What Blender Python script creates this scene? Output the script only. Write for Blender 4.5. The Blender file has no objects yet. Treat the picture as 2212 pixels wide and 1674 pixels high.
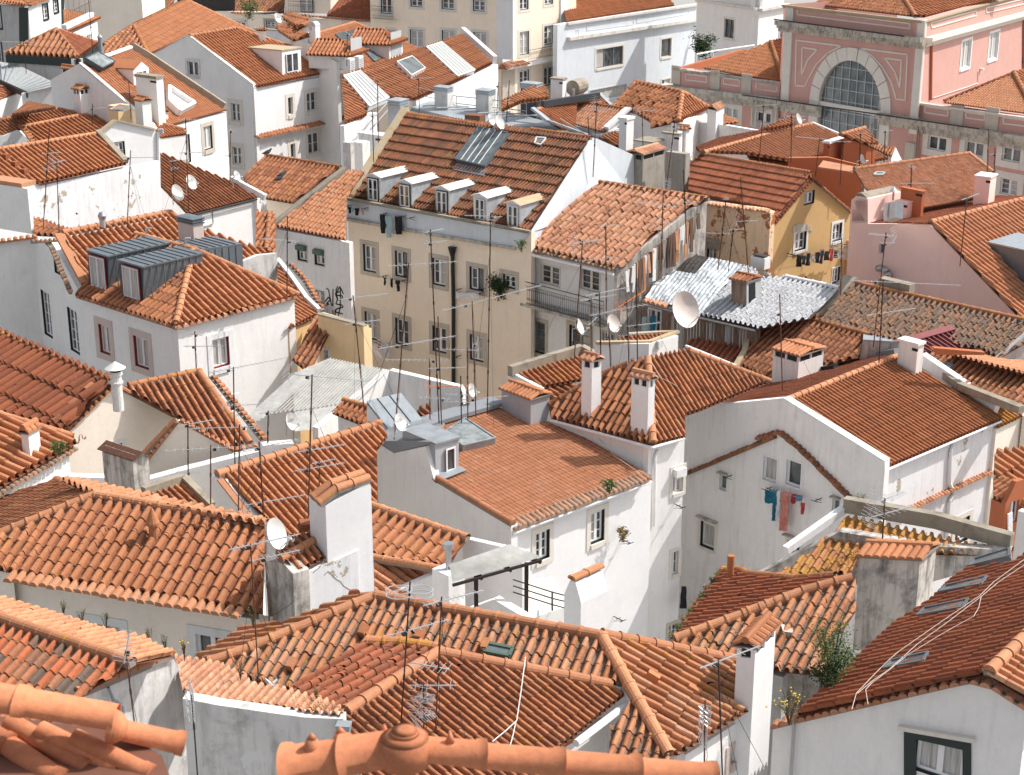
import bpy,bmesh,math,random
import numpy as np
from mathutils import Vector,Matrix,noise
from mathutils.geometry import tessellate_polygon
random.seed(7);rng=np.random.default_rng(7)
R=math.radians
PITCH=R(19.0);FPX=3500.0;CX=1106.0;CY=837.0
FW=Vector((0,math.cos(PITCH),-math.sin(PITCH)));UPV=Vector((0,math.sin(PITCH),math.cos(PITCH)));RT=Vector((1,0,0))
OX={1:0.0,2:541.5,3:1083.0,4:1616.4};OY={1:0.0,2:379.0,3:758.0,4:1191.3}
K=3.714
def conv(rc,x,y):
 if rc==0:return(x,y)
 return(OX[rc%10]+x/K,OY[rc//10]+y/K)
def pts(s):
 rc=0;out=[]
 for t in s.split():
  if ',' in t:
   v=[float(q)for q in t.split(',')]
   X,Y=conv(rc,v[0],v[1])
   if len(v)==2:out.append((X,Y))
   else:
    k=1.0 if rc==0 else K
    out.append((X,Y)+tuple(q/k for q in v[2:]))
  else:rc=int(t)
 return out
def ray(p):return FW+RT*((p[0]-CX)/FPX)-UPV*((p[1]-CY)/FPX)
def G(p,z):
 d=ray(p);return d*(z/d.z)
def proj(v):
 d=v.dot(FW);return(CX+FPX*v.dot(RT)/d,CY-FPX*v.dot(UPV)/d)
class Pl:
 def __init__(s,p,n):s.p=Vector(p);s.n=Vector(n).normalized()
 def cast(s,px):
  d=ray(px);return d*(s.p.dot(s.n)/d.dot(s.n))
 def down(s,v):
  return Vector((v.x,v.y,s.p.z-((v.x-s.p.x)*s.n.x+(v.y-s.p.y)*s.n.y)/s.n.z))
def vplane(a,b,shift=0.0):
 d=Vector((b.x-a.x,b.y-a.y,0)).normalized();n=Vector((-d.y,d.x,0))
 if n.dot(Vector((a.x,a.y,0)))<0:n=-n
 p=Pl(a+n*shift,n);p.u=d;p.o=a+n*shift;return p
def upn(d,a,up):
 n=Vector((-d.y,d.x,0)).normalized()
 away=n.dot(Vector((a.x,a.y,0)))
 if up=='away':return n if away>0 else-n
 if up=='near':return n if away<0 else-n
 if up=='right':return n if n.x>0 else-n
 if up=='left':return n if n.x<0 else-n
def splane(a,b,slope,up):
 d=Vector((b.x-a.x,b.y-a.y,0)).normalized();n=upn(d,a,up);s=R(slope)
 vd=n*math.cos(s)+Vector((0,0,math.sin(s)))
 nn=d.cross(vd).normalized()
 if nn.z<0:nn=-nn
 p=Pl(a,nn);p.u=d;p.vd=vd;return p
class MB:
 def __init__(s):s.v=[];s.f=[];s.m=[];s.uv=[];s.mats=[];s.smooth=False;s.arr=[]
 def mi(s,mat):
  if mat not in s.mats:s.mats.append(mat)
  return s.mats.index(mat)
 def poly(s,ps,mat,uv=None):
  i=len(s.v);s.v.extend([tuple(p)for p in ps]);s.f.append(tuple(range(i,i+len(ps))));s.m.append(s.mi(mat))
  s.uv.append(uv if uv else[(0.5,0.5)]*len(ps))
 def prism(s,ps,vec,mat,capmat=None):
  vec=Vector(vec);q=[Vector(p)+vec for p in ps];n=len(ps)
  s.poly(ps,capmat or mat);s.poly(q[::-1],mat)
  for i in range(n):
   j=(i+1)%n;s.poly([ps[i],q[i],q[j],ps[j]],mat)
 def box(s,o,ax,ay,az,mat):
  o=Vector(o);s.prism([o,o+ax,o+ax+ay,o+ay],az,mat)
 def bar(s,a,b,w,h,mat,up=Vector((0,0,1))):
  a=Vector(a);b=Vector(b);d=(b-a)
  if d.length<1e-6:return
  d.normalize();sd=d.cross(up)
  if sd.length<1e-4:sd=Vector((1,0,0))
  sd.normalize();u=sd.cross(d).normalized()
  s.prism([a-sd*w/2-u*h/2,a+sd*w/2-u*h/2,a+sd*w/2+u*h/2,a-sd*w/2+u*h/2],b-a,mat)
 def tube(s,a,b,r,mat,n=6,r2=None,caps=True):
  a=Vector(a);b=Vector(b);d=b-a
  if d.length<1e-6:return
  d.normalize();t=d.orthogonal().normalized();w=d.cross(t);r2=r if r2 is None else r2
  i0=len(s.v);mi=s.mi(mat)
  for k in range(n):
   c,sn=math.cos(2*math.pi*k/n),math.sin(2*math.pi*k/n)
   s.v.append(tuple(a+(t*c+w*sn)*r));s.v.append(tuple(b+(t*c+w*sn)*r2))
  for k in range(n):
   j=(k+1)%n
   s.f.append((i0+2*k,i0+2*j,i0+2*j+1,i0+2*k+1));s.m.append(mi);s.uv.append([(.5,.5)]*4)
  if caps:
   s.f.append(tuple(i0+2*k for k in range(n))[::-1]);s.m.append(mi);s.uv.append([(.5,.5)]*n)
   s.f.append(tuple(i0+2*k+1 for k in range(n)));s.m.append(mi);s.uv.append([(.5,.5)]*n)
 def path(s,ps,r,mat,n=5):
  for a,b in zip(ps[:-1],ps[1:]):s.tube(a,b,r,mat,n)
 def build(s,name,parent,loc):
  nv=len(s.v);V=[np.array(s.v,dtype=np.float64).reshape(-1,3)];
  F=list(s.f);M=list(s.m);U=[np.array([c for u in s.uv for c in u],dtype=np.float64).reshape(-1,2)]
  for(av,af,auv,am)in s.arr:
   F.extend([tuple(q+nv for q in f)for f in af]);V.append(av);nv+=len(av);U.append(auv);M.extend([s.mi(am)]*len(af)if not isinstance(am,list)else am)
  V=np.concatenate(V)-np.array(loc);U=np.concatenate(U)
  me=bpy.data.meshes.new(name);me.from_pydata(V.tolist(),[],F)
  for m in s.mats:me.materials.append(MATS[m])
  me.polygons.foreach_set('material_index',M)
  if s.smooth or s.mats==['t_near']:me.polygons.foreach_set('use_smooth',[len(f)==4 for f in F])
  ul=me.uv_layers.new(name='UVMap');ul.data.foreach_set('uv',U.ravel())
  me.update()
  o=bpy.data.objects.new(name,me);COL.objects.link(o)
  if parent is not None:o.parent=parent
  return o
NEWP={'coping','pilaster','cornice','ridge','gutter','verge','eave_tiles','verge_tiles','moulding','downpipe','drain_pipe','cornice_tiles','tile_band','railing','parapet','rear_wall','cable_run'}
COL=None;MATS={};THINGS=[]
class Thing:
 def __init__(s,name,label,cat,group=None,kind=None,loc=None):
  s.name=name;s.label=label;s.cat=cat;s.group=group;s.kind=kind;s.loc=loc;s.parts=[];THINGS.append(s);s.faces=[];s.root=None
 def part(s,name,label=None,parent=None):
  m=MB();m.pname=name;m.plabel=label;m.kids=[]
  (parent.kids if parent else s.parts).append(m);return m
 def get(s,name):
  if name in NEWP:return s.part(name)
  for p in s.parts:
   if p.pname==name:return p
  return s.part(name)
 def finish(s):
  ps=[p for p in s.parts if p.v or p.arr]
  if not ps:return
  if s.loc is None:
   a=[]
   for p in ps:
    if p.v:a.append(np.array(p.v))
    for q in p.arr:a.append(q[0])
   a=np.concatenate(a);s.loc=Vector(((a[:,0].min()+a[:,0].max())/2,(a[:,1].min()+a[:,1].max())/2,a[:,2].min()))
  if len(ps)==1 and not ps[0].kids:
   o=ps[0].build(s.name,None,s.loc);o.location=s.loc
  else:
   o=bpy.data.objects.new(s.name,None);COL.objects.link(o);o.location=s.loc;o.empty_display_size=.5
   for p in ps:
    c=p.build(p.pname,o,s.loc)
    if p.plabel:c['label']=p.plabel
    for k in p.kids:
     if k.v or k.arr:
      g=k.build(k.pname,c,s.loc)
      if k.plabel:g['label']=k.plabel
  if s.label:o['label']=s.label
  if s.cat:o['category']=s.cat
  if s.group:o['group']=s.group
  if s.kind:o['kind']=s.kind
  s.root=o
def convex(P):
 n=len(P);sg=0
 for i in range(n):
  a,b,c=P[i],P[(i+1)%n],P[(i+2)%n]
  cr=(b[0]-a[0])*(c[1]-b[1])-(b[1]-a[1])*(c[0]-b[0])
  if abs(cr)<1e-6:continue
  if sg==0:sg=1 if cr>0 else-1
  elif(cr>0)!=(sg>0):return False
 return True
def area2(P):return sum(P[i][0]*P[(i+1)%len(P)][1]-P[(i+1)%len(P)][0]*P[i][1]for i in range(len(P)))
PROF={'canal':([0,.04,.12,.275,.43,.51,.55,.78,1.0],[0,.5,.85,1.0,.85,.5,0.0,-.25,0],.43),'canalf':([0,.11,.275,.44,.55,1.0],[0,.8,1.0,.8,0.0,0],.43),'lusa':([0,.08,.20,.32,.44,.52,.75,1.0],[0,.6,1.0,1.0,.6,.05,-.05,0],.24),'lusaf':([0,.13,.30,.48,1.0],[0,.85,1,.1,0],.24),'mars':([0,.1,.2,.5,.6,.7,1.0],[0,1,0,0,1,0,0],.10),}
def tile_arr(poly,pl,pitch,row,prof,jit,org,step=.065):
 xs,hs,hh=PROF[prof];xs=np.array(xs);hs=np.array(hs)*hh*pitch;ns=len(xs)
 u,vd,n=pl.u,pl.vd,pl.n
 P2=[((p-org).dot(u),(p-org).dot(vd))for p in poly]
 A=np.array(P2);k0=int(math.floor(A[:,0].min()/pitch))-1;k1=int(math.ceil(A[:,0].max()/pitch))+1
 v0=A[:,1].min();j0=int(math.floor(v0/row+1e-4))-1;j1=int(math.ceil(A[:,1].max()/row))+1
 kk,jj=np.meshgrid(np.arange(k0,k1),np.arange(j0,j1),indexing='ij');kk=kk.ravel();jj=jj.ravel()
 cu=(kk+.5)*pitch;cv=(jj+.5)*row
 sg=1 if area2(P2)>0 else-1;keep=np.ones(len(kk),bool);m=0.9*max(pitch,row)
 for i in range(len(P2)):
  a=P2[i];b=P2[(i+1)%len(P2)];L=math.hypot(b[0]-a[0],b[1]-a[1])
  if L<1e-5:continue
  dd=sg*((b[0]-a[0])*(cv-a[1])-(b[1]-a[1])*(cu-a[0]))/L
  keep&=dd>-m
 kk=kk[keep];jj=jj[keep];N=len(kk)
 if N==0:return None
 step=step*pitch
 ju=rng.normal(0,1,N)*jit*.03*pitch;jv=rng.normal(0,1,N)*jit*.05*pitch;jz=np.abs(rng.normal(0,1,N))*jit*.04*pitch
 jr=rng.normal(0,1,N)*jit*.02
 sc=1+rng.normal(0,1,N)*jit*.03
 U=(kk[:,None]*pitch+xs[None,:]*pitch*1.0)+ju[:,None]
 H=hs[None,:]*sc[:,None]
 vb=jj*row+jv;vt=(jj+1)*row+.03*row+jv
 rot=jr[:,None]*row
 L0=np.stack([U,np.repeat(vb[:,None],ns,1),H+step+jz[:,None]],2)
 L1=np.stack([U+rot,np.repeat(vt[:,None],ns,1),H*.97+jz[:,None]*.3],2)
 L2=np.stack([U,np.repeat(vb[:,None],ns,1),H*0.8-.02],2)
 V=np.concatenate([L0,L1,L2],1).reshape(-1,3)
 base=(np.arange(N)*3*ns)[:,None]
 i=np.arange(ns-1)[None,:]
 top=np.stack([base+i,base+i+1,base+ns+i+1,base+ns+i],2).reshape(-1,4)
 ris=np.stack([base+2*ns+i,base+2*ns+i+1,base+i+1,base+i],2).reshape(-1,4)
 fu=(kk[:,None]+xs[None,:]*.98+.01)
 uva=np.stack([fu,np.repeat((jj+.02)[:,None],ns,1)],2);uvb=np.stack([fu,np.repeat((jj+.98)[:,None],ns,1)],2)
 UV=np.concatenate([uva,uvb,uva],1).reshape(-1,2)
 W=np.array(org)[None,:]+V[:,:1]*np.array(u)[None,:]+V[:,1:2]*np.array(vd)[None,:]+V[:,2:3]*np.array(n)[None,:]
 F=np.concatenate([top,ris])
 me=bpy.data.meshes.new('t');me.from_pydata(W.tolist(),[],F.tolist())
 ul=me.uv_layers.new(name='UVMap');ul.data.foreach_set('uv',UV[F.ravel()].ravel())
 bm=bmesh.new();bm.from_mesh(me);bpy.data.meshes.remove(me)
 H2=[(p.x,p.y)for p in poly];sg=1 if area2(H2)>0 else-1
 for q in range(len(poly)):
  a=poly[q];b=poly[(q+1)%len(poly)];e=Vector((b.x-a.x,b.y-a.y,0))
  if e.length<1e-4:continue
  nn=Vector((e.y,-e.x,0)).normalized()*sg
  d3=(b-a).normalized()
  off=0.05*pitch if abs(d3.dot(u))>.995 else 0.0
  bmesh.ops.bisect_plane(bm,geom=bm.verts[:]+bm.edges[:]+bm.faces[:],plane_co=a+nn*off,plane_no=nn,clear_outer=True,dist=1e-5)
 lay=bm.loops.layers.uv.active;bm.verts.index_update()
 av=np.array([v.co[:]for v in bm.verts]).reshape(-1,3)
 af=[];au=[]
 for f in bm.faces:
  af.append(tuple(v.index for v in f.verts))
  for l in f.loops:au.append(l[lay].uv[:])
 bm.free()
 if not af:return None
 return av,af,np.array(au)
def inset(P,d):
 n=len(P);sg=1 if area2([(p.x,p.y)for p in P])>0 else-1;out=[]
 for i in range(n):
  a,b,c=P[i-1],P[i],P[(i+1)%n]
  e1=Vector((b.x-a.x,b.y-a.y));e2=Vector((c.x-b.x,c.y-b.y))
  if e1.length<1e-5 or e2.length<1e-5:out.append(b.copy());continue
  e1.normalize();e2.normalize();n1=Vector((-e1.y,e1.x))*sg;n2=Vector((-e2.y,e2.x))*sg
  m=n1+n2
  if m.length<.2:m=n1
  m.normalize();k=min(d/max(m.dot(n1),.35),d*2.5)
  out.append(Vector((b.x+m.x*k,b.y+m.y*k,b.z)))
 return out
def roof(b,pl,poly,mat,c=None,pitch=None,ratio=1.6,prof='canal',jit=1.0,skirt=True,skip=(),H=12,org=None,wallmat=None,ins=.12,name='roof',deck='deck',step=.065):
 """poly: pixel string or 3D list; c = column spacing in crop px along the level line"""
 P=[pl.cast(q)for q in pts(poly)]if isinstance(poly,str)else poly
 if pitch is None:
  a=P[0];px0=proj(a);px1=proj(a+pl.u);pitch=(c/K)/abs(px1[0]-px0[0])
 row=ratio*pitch
 lo=min(P,key=lambda p:p.z);org=org or lo
 part=b.get(name)
 H2=[(p.x,p.y)for p in P];jit*=.75
 polys=[P]if convex(H2)else[[P[i]for i in t]for t in tessellate_polygon([[Vector((p.x,p.y,0))for p in P]])]
 if mat:
  for pp in polys:
   r=tile_arr(pp,pl,pitch,row,prof,jit,org,step)
   if r:part.arr.append((r[0],r[1],r[2],mat));part.mi(mat)
 dn=Vector((0,0,-.03))
 tr=polys if len(polys)>1 else[P]
 for t in tr:part.poly([q+dn for q in t],deck)
 if skirt:
  w=b.get('wall');I=inset(P,ins);wm=wallmat or b.wall
  base=min(p.z for p in P)-H
  for i in range(len(I)):
   if i in skip:continue
   a,c2=I[i],I[(i+1)%len(I)];z=Vector((0,0,-.05))
   w.poly([Vector((a.x,a.y,base)),Vector((c2.x,c2.y,base)),c2+z,a+z],wm)
 b.faces.append(pl);return P
def ridge(b,A,B,r=.13,mat='tile_ridge',L=.45,name='ridge',lift=.06,mortar=True):
 A=Vector(A);B=Vector(B)
 m=b.get(name);m.smooth=False;d=B-A;n=max(1,int(round(d.length/L)));d.normalize()
 sd=d.cross(Vector((0,0,1))).normalized();up=sd.cross(d).normalized();st=(B-A)/n
 ns=22 if mat=='t_near' else 8;mi=m.mi(mat)
 for k in range(n):
  a=A+st*k;q=a+st*1.06;jr=random.uniform(-.006,.006)
  rings=[(a,r*1.16),(a+st*.12,r*1.12),(a+st*.14,r*1.0),(q,r*.93)]
  i0=len(m.v)
  for(c,rr)in rings:
   for s in range(ns+1):
    t=math.pi*(s/ns)*1.2-math.pi*.1
    m.v.append(tuple(c+sd*(math.cos(t)*rr+jr)+up*(math.sin(t)*rr*.9+lift)))
  for ri in range(3):
   for s in range(ns):
    x=i0+ri*(ns+1)+s
    m.f.append((x,x+1,x+ns+2,x+ns+1));m.m.append(mi)
    hu=k*3+0.1;m.uv.append([(hu+.1,500.2),(hu+.12,500.2),(hu+.12,500.4),(hu+.1,500.4)])
  m.f.append(tuple(i0+s for s in range(ns+1)));m.m.append(mi);m.uv.append([(k*3+.2,500.5)]*(ns+1))
 if mortar:
  m.bar(A+up*.0,B+up*.0,r*1.7,.14,'mortar')
def ridges(b,pl,s,**k):
 P=[pl.cast(q)for q in pts(s)]
 for a,c in zip(P[:-1],P[1:]):ridge(b,a,c,**k)
def coping(b,P,w=.28,h=.12,mat='coping',name='coping'):
 m=b.get(name)
 for a,c in zip(P[:-1],P[1:]):m.bar(Vector(a)+Vector((0,0,h*.3)),Vector(c)+Vector((0,0,h*.3)),w,h,mat)
def inside(P,q):
 c=False;n=len(P)
 for i in range(n):
  a,b=P[i],P[(i+1)%n]
  if(a[1]>q[1])!=(b[1]>q[1])and q[0]<(b[0]-a[0])*(q[1]-a[1])/(b[1]-a[1])+a[0]:c=not c
 return c
def window(b,vp,u0,u1,v0,v1,sur='stone',sw=.16,fr='frame_white',glass='glass',leaves=2,bars=1,depth=.13,dark=None,curtain=None,sill=True,hood=None,name='window',arch=False,open_=False,parent=None,shutter=None):
 """u,v metres in wall plane: origin vp.o, u axis vp.u, v = world z (absolute)"""
 N=vp.n*-1.0;U=vp.u
 def pt(u,v,d):return Vector((vp.o.x+U.x*u+N.x*d,vp.o.y+U.y*u+N.y*d,v))
 w=b.part(name,parent=parent)
 def fbox(m,a0,a1,c0,c1,d0,d1,mat):m.box(pt(a0,c0,d0),U*(a1-a0),Vector((0,0,c1-c0)),N*(d1-d0),mat)
 if sur:
  p=.03
  fbox(w,u0-sw,u0,v0-sw,v1+sw,-.01,p,sur);fbox(w,u1,u1+sw,v0-sw,v1+sw,-.01,p,sur)
  fbox(w,u0,u1,v1,v1+sw,-.01,p-.003,sur);fbox(w,u0,u1,v0-sw,v0,-.01,p+(.05 if sill else-.003),sur)
 if curtain is None and glass=='glass' and random.random()<.4:curtain=random.choice(['all',[0],[leaves-1]])
 rv=dark or sur or b.wall
 for(a,c)in(((u0,v0),(u0,v1)),((u0,v1),(u1,v1)),((u1,v1),(u1,v0)),((u1,v0),(u0,v0))):
  w.poly([pt(a[0],a[1],.005),pt(c[0],c[1],.005),pt(c[0],c[1],-depth-.06),pt(a[0],a[1],-depth-.06)],rv)
 if hood:
  fbox(w,u0-sw*1.3,u1+sw*1.3,v1+sw+.05,v1+sw+.11,0,.22,hood)
 g=b.part('glass',parent=None)if False else w
 gl=MB();gl.pname='glass';gl.plabel=None;gl.kids=[]
 gl.poly([pt(u0,v0,-depth-.03),pt(u1,v0,-depth-.03),pt(u1,v1,-depth-.03),pt(u0,v1,-depth-.03)],glass,[(0,0),(1,0),(1,1),(0,1)])
 fm=MB();fm.pname='frame';fm.plabel=None;fm.kids=[]
 W=u1-u0;Hh=v1-v0;fw=min(.07,W*.09);d0,d1=-depth-.02,-depth+.03
 if dark:
  fbox(fm,u0,u0+.05,v0,v1,d0,d1+.03,dark);fbox(fm,u1-.05,u1,v0,v1,d0,d1+.03,dark);fbox(fm,u0+.05,u1-.05,v1-.05,v1,d0,d1+.03,dark);fbox(fm,u0+.05,u1-.05,v0,v0+.05,d0,d1+.03,dark)
  u0+=.05;u1-=.05;v0+=.05;v1-=.05;W-=.1;Hh-=.1
 lw=W/leaves
 for k in range(leaves):
  a0=u0+k*lw;a1=a0+lw
  if open_ and k==leaves-1:
   continue
  fbox(fm,a0,a0+fw,v0,v1,d0,d1,fr);fbox(fm,a1-fw,a1,v0,v1,d0,d1,fr)
  fbox(fm,a0+fw,a1-fw,v1-fw,v1,d0,d1,fr);fbox(fm,a0+fw,a1-fw,v0,v0+fw,d0,d1,fr)
  for q in range(bars):
   vv=v0+(q+1)*Hh/(bars+1)
   fbox(fm,a0+fw,a1-fw,vv-.015,vv+.015,d0,d1-.01,fr)
  if curtain and(curtain=='all' or(k in curtain)):
   i1=a1-fw;gl.poly([pt(a0+fw,v0+fw,-depth-.024),pt(i1,v0+fw,-depth-.024),pt(i1,v1-fw,-depth-.024),pt(a0+fw,v1-fw,-depth-.024)],'curtain',[(0,0),(1,0),(1,1),(0,1)])
 if open_:
  a0=u1-lw*.02;
  fm.bar(pt(a0,v0+.03,d1),pt(a0-.12,v0+.03,d1-.4),.04,.05,fr);fm.bar(pt(a0,v1-.03,d1),pt(a0-.12,v1-.03,d1-.4),.04,.05,fr)
  fm.bar(pt(a0-.12,v0,d1-.4),pt(a0-.12,v1,d1-.4),.04,.05,fr)
 if shutter:
  fm.box(pt(u0,v0+Hh*.72,-.02),U*W,Vector((0,0,Hh*.32)),N*.25,shutter)
 w.kids+=[fm,gl]
 return w
def wall(b,vp,top,base,wins=(),mat=None,thick=.3,name='wall',**kw):
 """top: pixel string (left to right), wins: list of (pixel string 'cx,cy,w,h ...', dict)"""
 T=[vp.cast(q)for q in pts(top)]if isinstance(top,str)else top
 mat=mat or b.wall
 o=vp.o;U=vp.u;tu=[((p-o).dot(U),p.z)for p in T]
 if tu[0][0]>tu[-1][0]:tu=tu[::-1]
 outer=[(tu[0][0],base),(tu[-1][0],base)]+tu[::-1]
 holes=[];m=b.get(name)
 for s,kws in wins:
  for q in pts(s):
   c0=vp.cast((q[0]-q[2]/2,q[1]));c1=vp.cast((q[0]+q[2]/2,q[1]))
   t0=vp.cast((q[0],q[1]-q[3]/2));t1=vp.cast((q[0],q[1]+q[3]/2))
   a,c=sorted([(c0-o).dot(U),(c1-o).dot(U)]);lo,hi=t1.z,t0.z
   ok=all(inside(outer,z)for z in((a,lo),(c,lo),(c,hi),(a,hi)))
   for h in holes:
    if not(c<h[0]or a>h[1]or hi<h[2]or lo>h[3]):ok=False
   if ok:holes.append((a,c,lo,hi))
   else:print('WIN outside',b.label,q)
   k2=dict(kw.get('wk',{}));k2.update(kws)
   window(b,vp,a,c,lo,hi,**k2)
 def P3(u,v,d=0):return Vector((o.x+U.x*u+vp.n.x*d,o.y+U.y*u+vp.n.y*d,v))
 loops=[outer]+[[(h[0],h[2]),(h[0],h[3]),(h[1],h[3]),(h[1],h[2])]for h in holes]
 flat=[q for l in loops for q in l]
 for t in tessellate_polygon([[Vector((q[0],q[1],0))for q in l]for l in loops]):
  m.poly([P3(*flat[i])for i in t],mat)
 if thick:
  back=[P3(q[0],q[1],thick)for q in outer]
  for t in tessellate_polygon([[Vector((q[0],q[1],0))for q in outer]]):m.poly([back[i]for i in t],mat)
  n=len(outer)
  for i in range(n):
   a,c=outer[i],outer[(i+1)%n];m.poly([P3(*a),P3(*c),P3(c[0],c[1],thick),P3(a[0],a[1],thick)],mat)
 return[P3(*q)for q in tu]
def dirs(b,pl):
 """horizontal unit vectors of a building: dR towards image right, dL towards image left, both away from the camera"""
 d=Vector((pl.u.x,pl.u.y,0)).normalized();n=Vector((-d.y,d.x,0));c=[d,-d,n,-n]
 aw=[q for q in c if q.y>-1e-3];aw.sort(key=lambda q:q.x);
 aw=[q for q in c if q.y>0.02]or c
 b.dR=max(aw,key=lambda q:q.x);b.dL=min(aw,key=lambda q:q.x)
def pxlen(p,d,dx):
 """metres along d from p whose projection moves dx px sideways"""
 a=proj(p)[0];c=proj(p+d)[0];return abs(dx)/max(abs(c-a),1e-3)
def boxat(m,p,dL,dR,wl,wr,h,mat,capmat=None):
 o=Vector(p);m.prism([o,o+dR*wr,o+dR*wr+dL*wl,o+dL*wl],Vector((0,0,h)),mat)
def srgb(h):
 c=[int(h[i:i+2],16)/255 for i in(0,2,4)]
 return tuple(x/12.92 if x<=.04045 else((x+.055)/1.055)**2.4 for x in c)+(1,)
class N:
 def __init__(s,name):
  m=bpy.data.materials.new(name);m.use_nodes=True;s.m=m;s.t=m.node_tree;s.t.nodes.clear();MATS[name]=m
  s.out=s.n('ShaderNodeOutputMaterial');s.b=s.n('ShaderNodeBsdfPrincipled');s.l(s.b.outputs[0],s.out.inputs[0])
 def n(s,t,**k):
  x=s.t.nodes.new(t)
  for a,v in k.items():setattr(x,a,v)
  return x
 def l(s,a,b):s.t.links.new(a,b)
 def noise(s,vec,scale,det=3,rough=.6):
  x=s.n('ShaderNodeTexNoise');x.inputs['Scale'].default_value=scale;x.inputs['Detail'].default_value=det;x.inputs['Roughness'].default_value=rough
  if vec:s.l(vec,x.inputs['Vector'])
  return x.outputs['Fac']
 def ramp(s,fac,stops,interp='LINEAR'):
  x=s.n('ShaderNodeValToRGB');x.color_ramp.interpolation=interp;e=x.color_ramp.elements
  while len(e)<len(stops):e.new(.5)
  for i,(p,c)in enumerate(stops):e[i].position=p;e[i].color=c if len(c)==4 else tuple(c)+(1,)
  s.l(fac,x.inputs[0]);return x.outputs[0]
 def mix(s,f,a,b,mode='MIX'):
  x=s.n('ShaderNodeMix',data_type='RGBA',blend_type=mode)
  for i,v in((0,f),(6,a),(7,b)):
   if hasattr(v,'links')or hasattr(v,'is_linked'):s.l(v,x.inputs[i])
   elif i==0:x.inputs[0].default_value=v
   else:x.inputs[i].default_value=v if len(v)==4 else tuple(v)+(1,)
  return x.outputs[2]
 def math(s,op,a,b=None,clamp=False):
  x=s.n('ShaderNodeMath',operation=op);x.use_clamp=clamp
  for i,v in((0,a),(1,b)):
   if v is None:continue
   if hasattr(v,'is_linked'):s.l(v,x.inputs[i])
   else:x.inputs[i].default_value=v
  return x.outputs[0]
 def pos(s):return s.n('ShaderNodeNewGeometry').outputs['Position']
 def scaled(s,v,sc):
  x=s.n('ShaderNodeVectorMath',operation='MULTIPLY');s.l(v,x.inputs[0]);x.inputs[1].default_value=sc;return x.outputs[0]
 def bump(s,h,strength,dist):
  x=s.n('ShaderNodeBump');x.inputs['Strength'].default_value=strength;x.inputs['Distance'].default_value=dist
  s.l(h,x.inputs['Height']);s.l(x.outputs[0],s.b.inputs['Normal'])
 def fin(s,col,rough=.85,spec=.3,metal=0.0):
  if hasattr(col,'is_linked'):s.l(col,s.b.inputs['Base Color'])
  else:s.b.inputs['Base Color'].default_value=col if len(col)==4 else tuple(col)+(1,)
  s.b.inputs['Roughness'].default_value=rough;s.b.inputs['Specular IOR Level'].default_value=spec;s.b.inputs['Metallic'].default_value=metal
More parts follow.
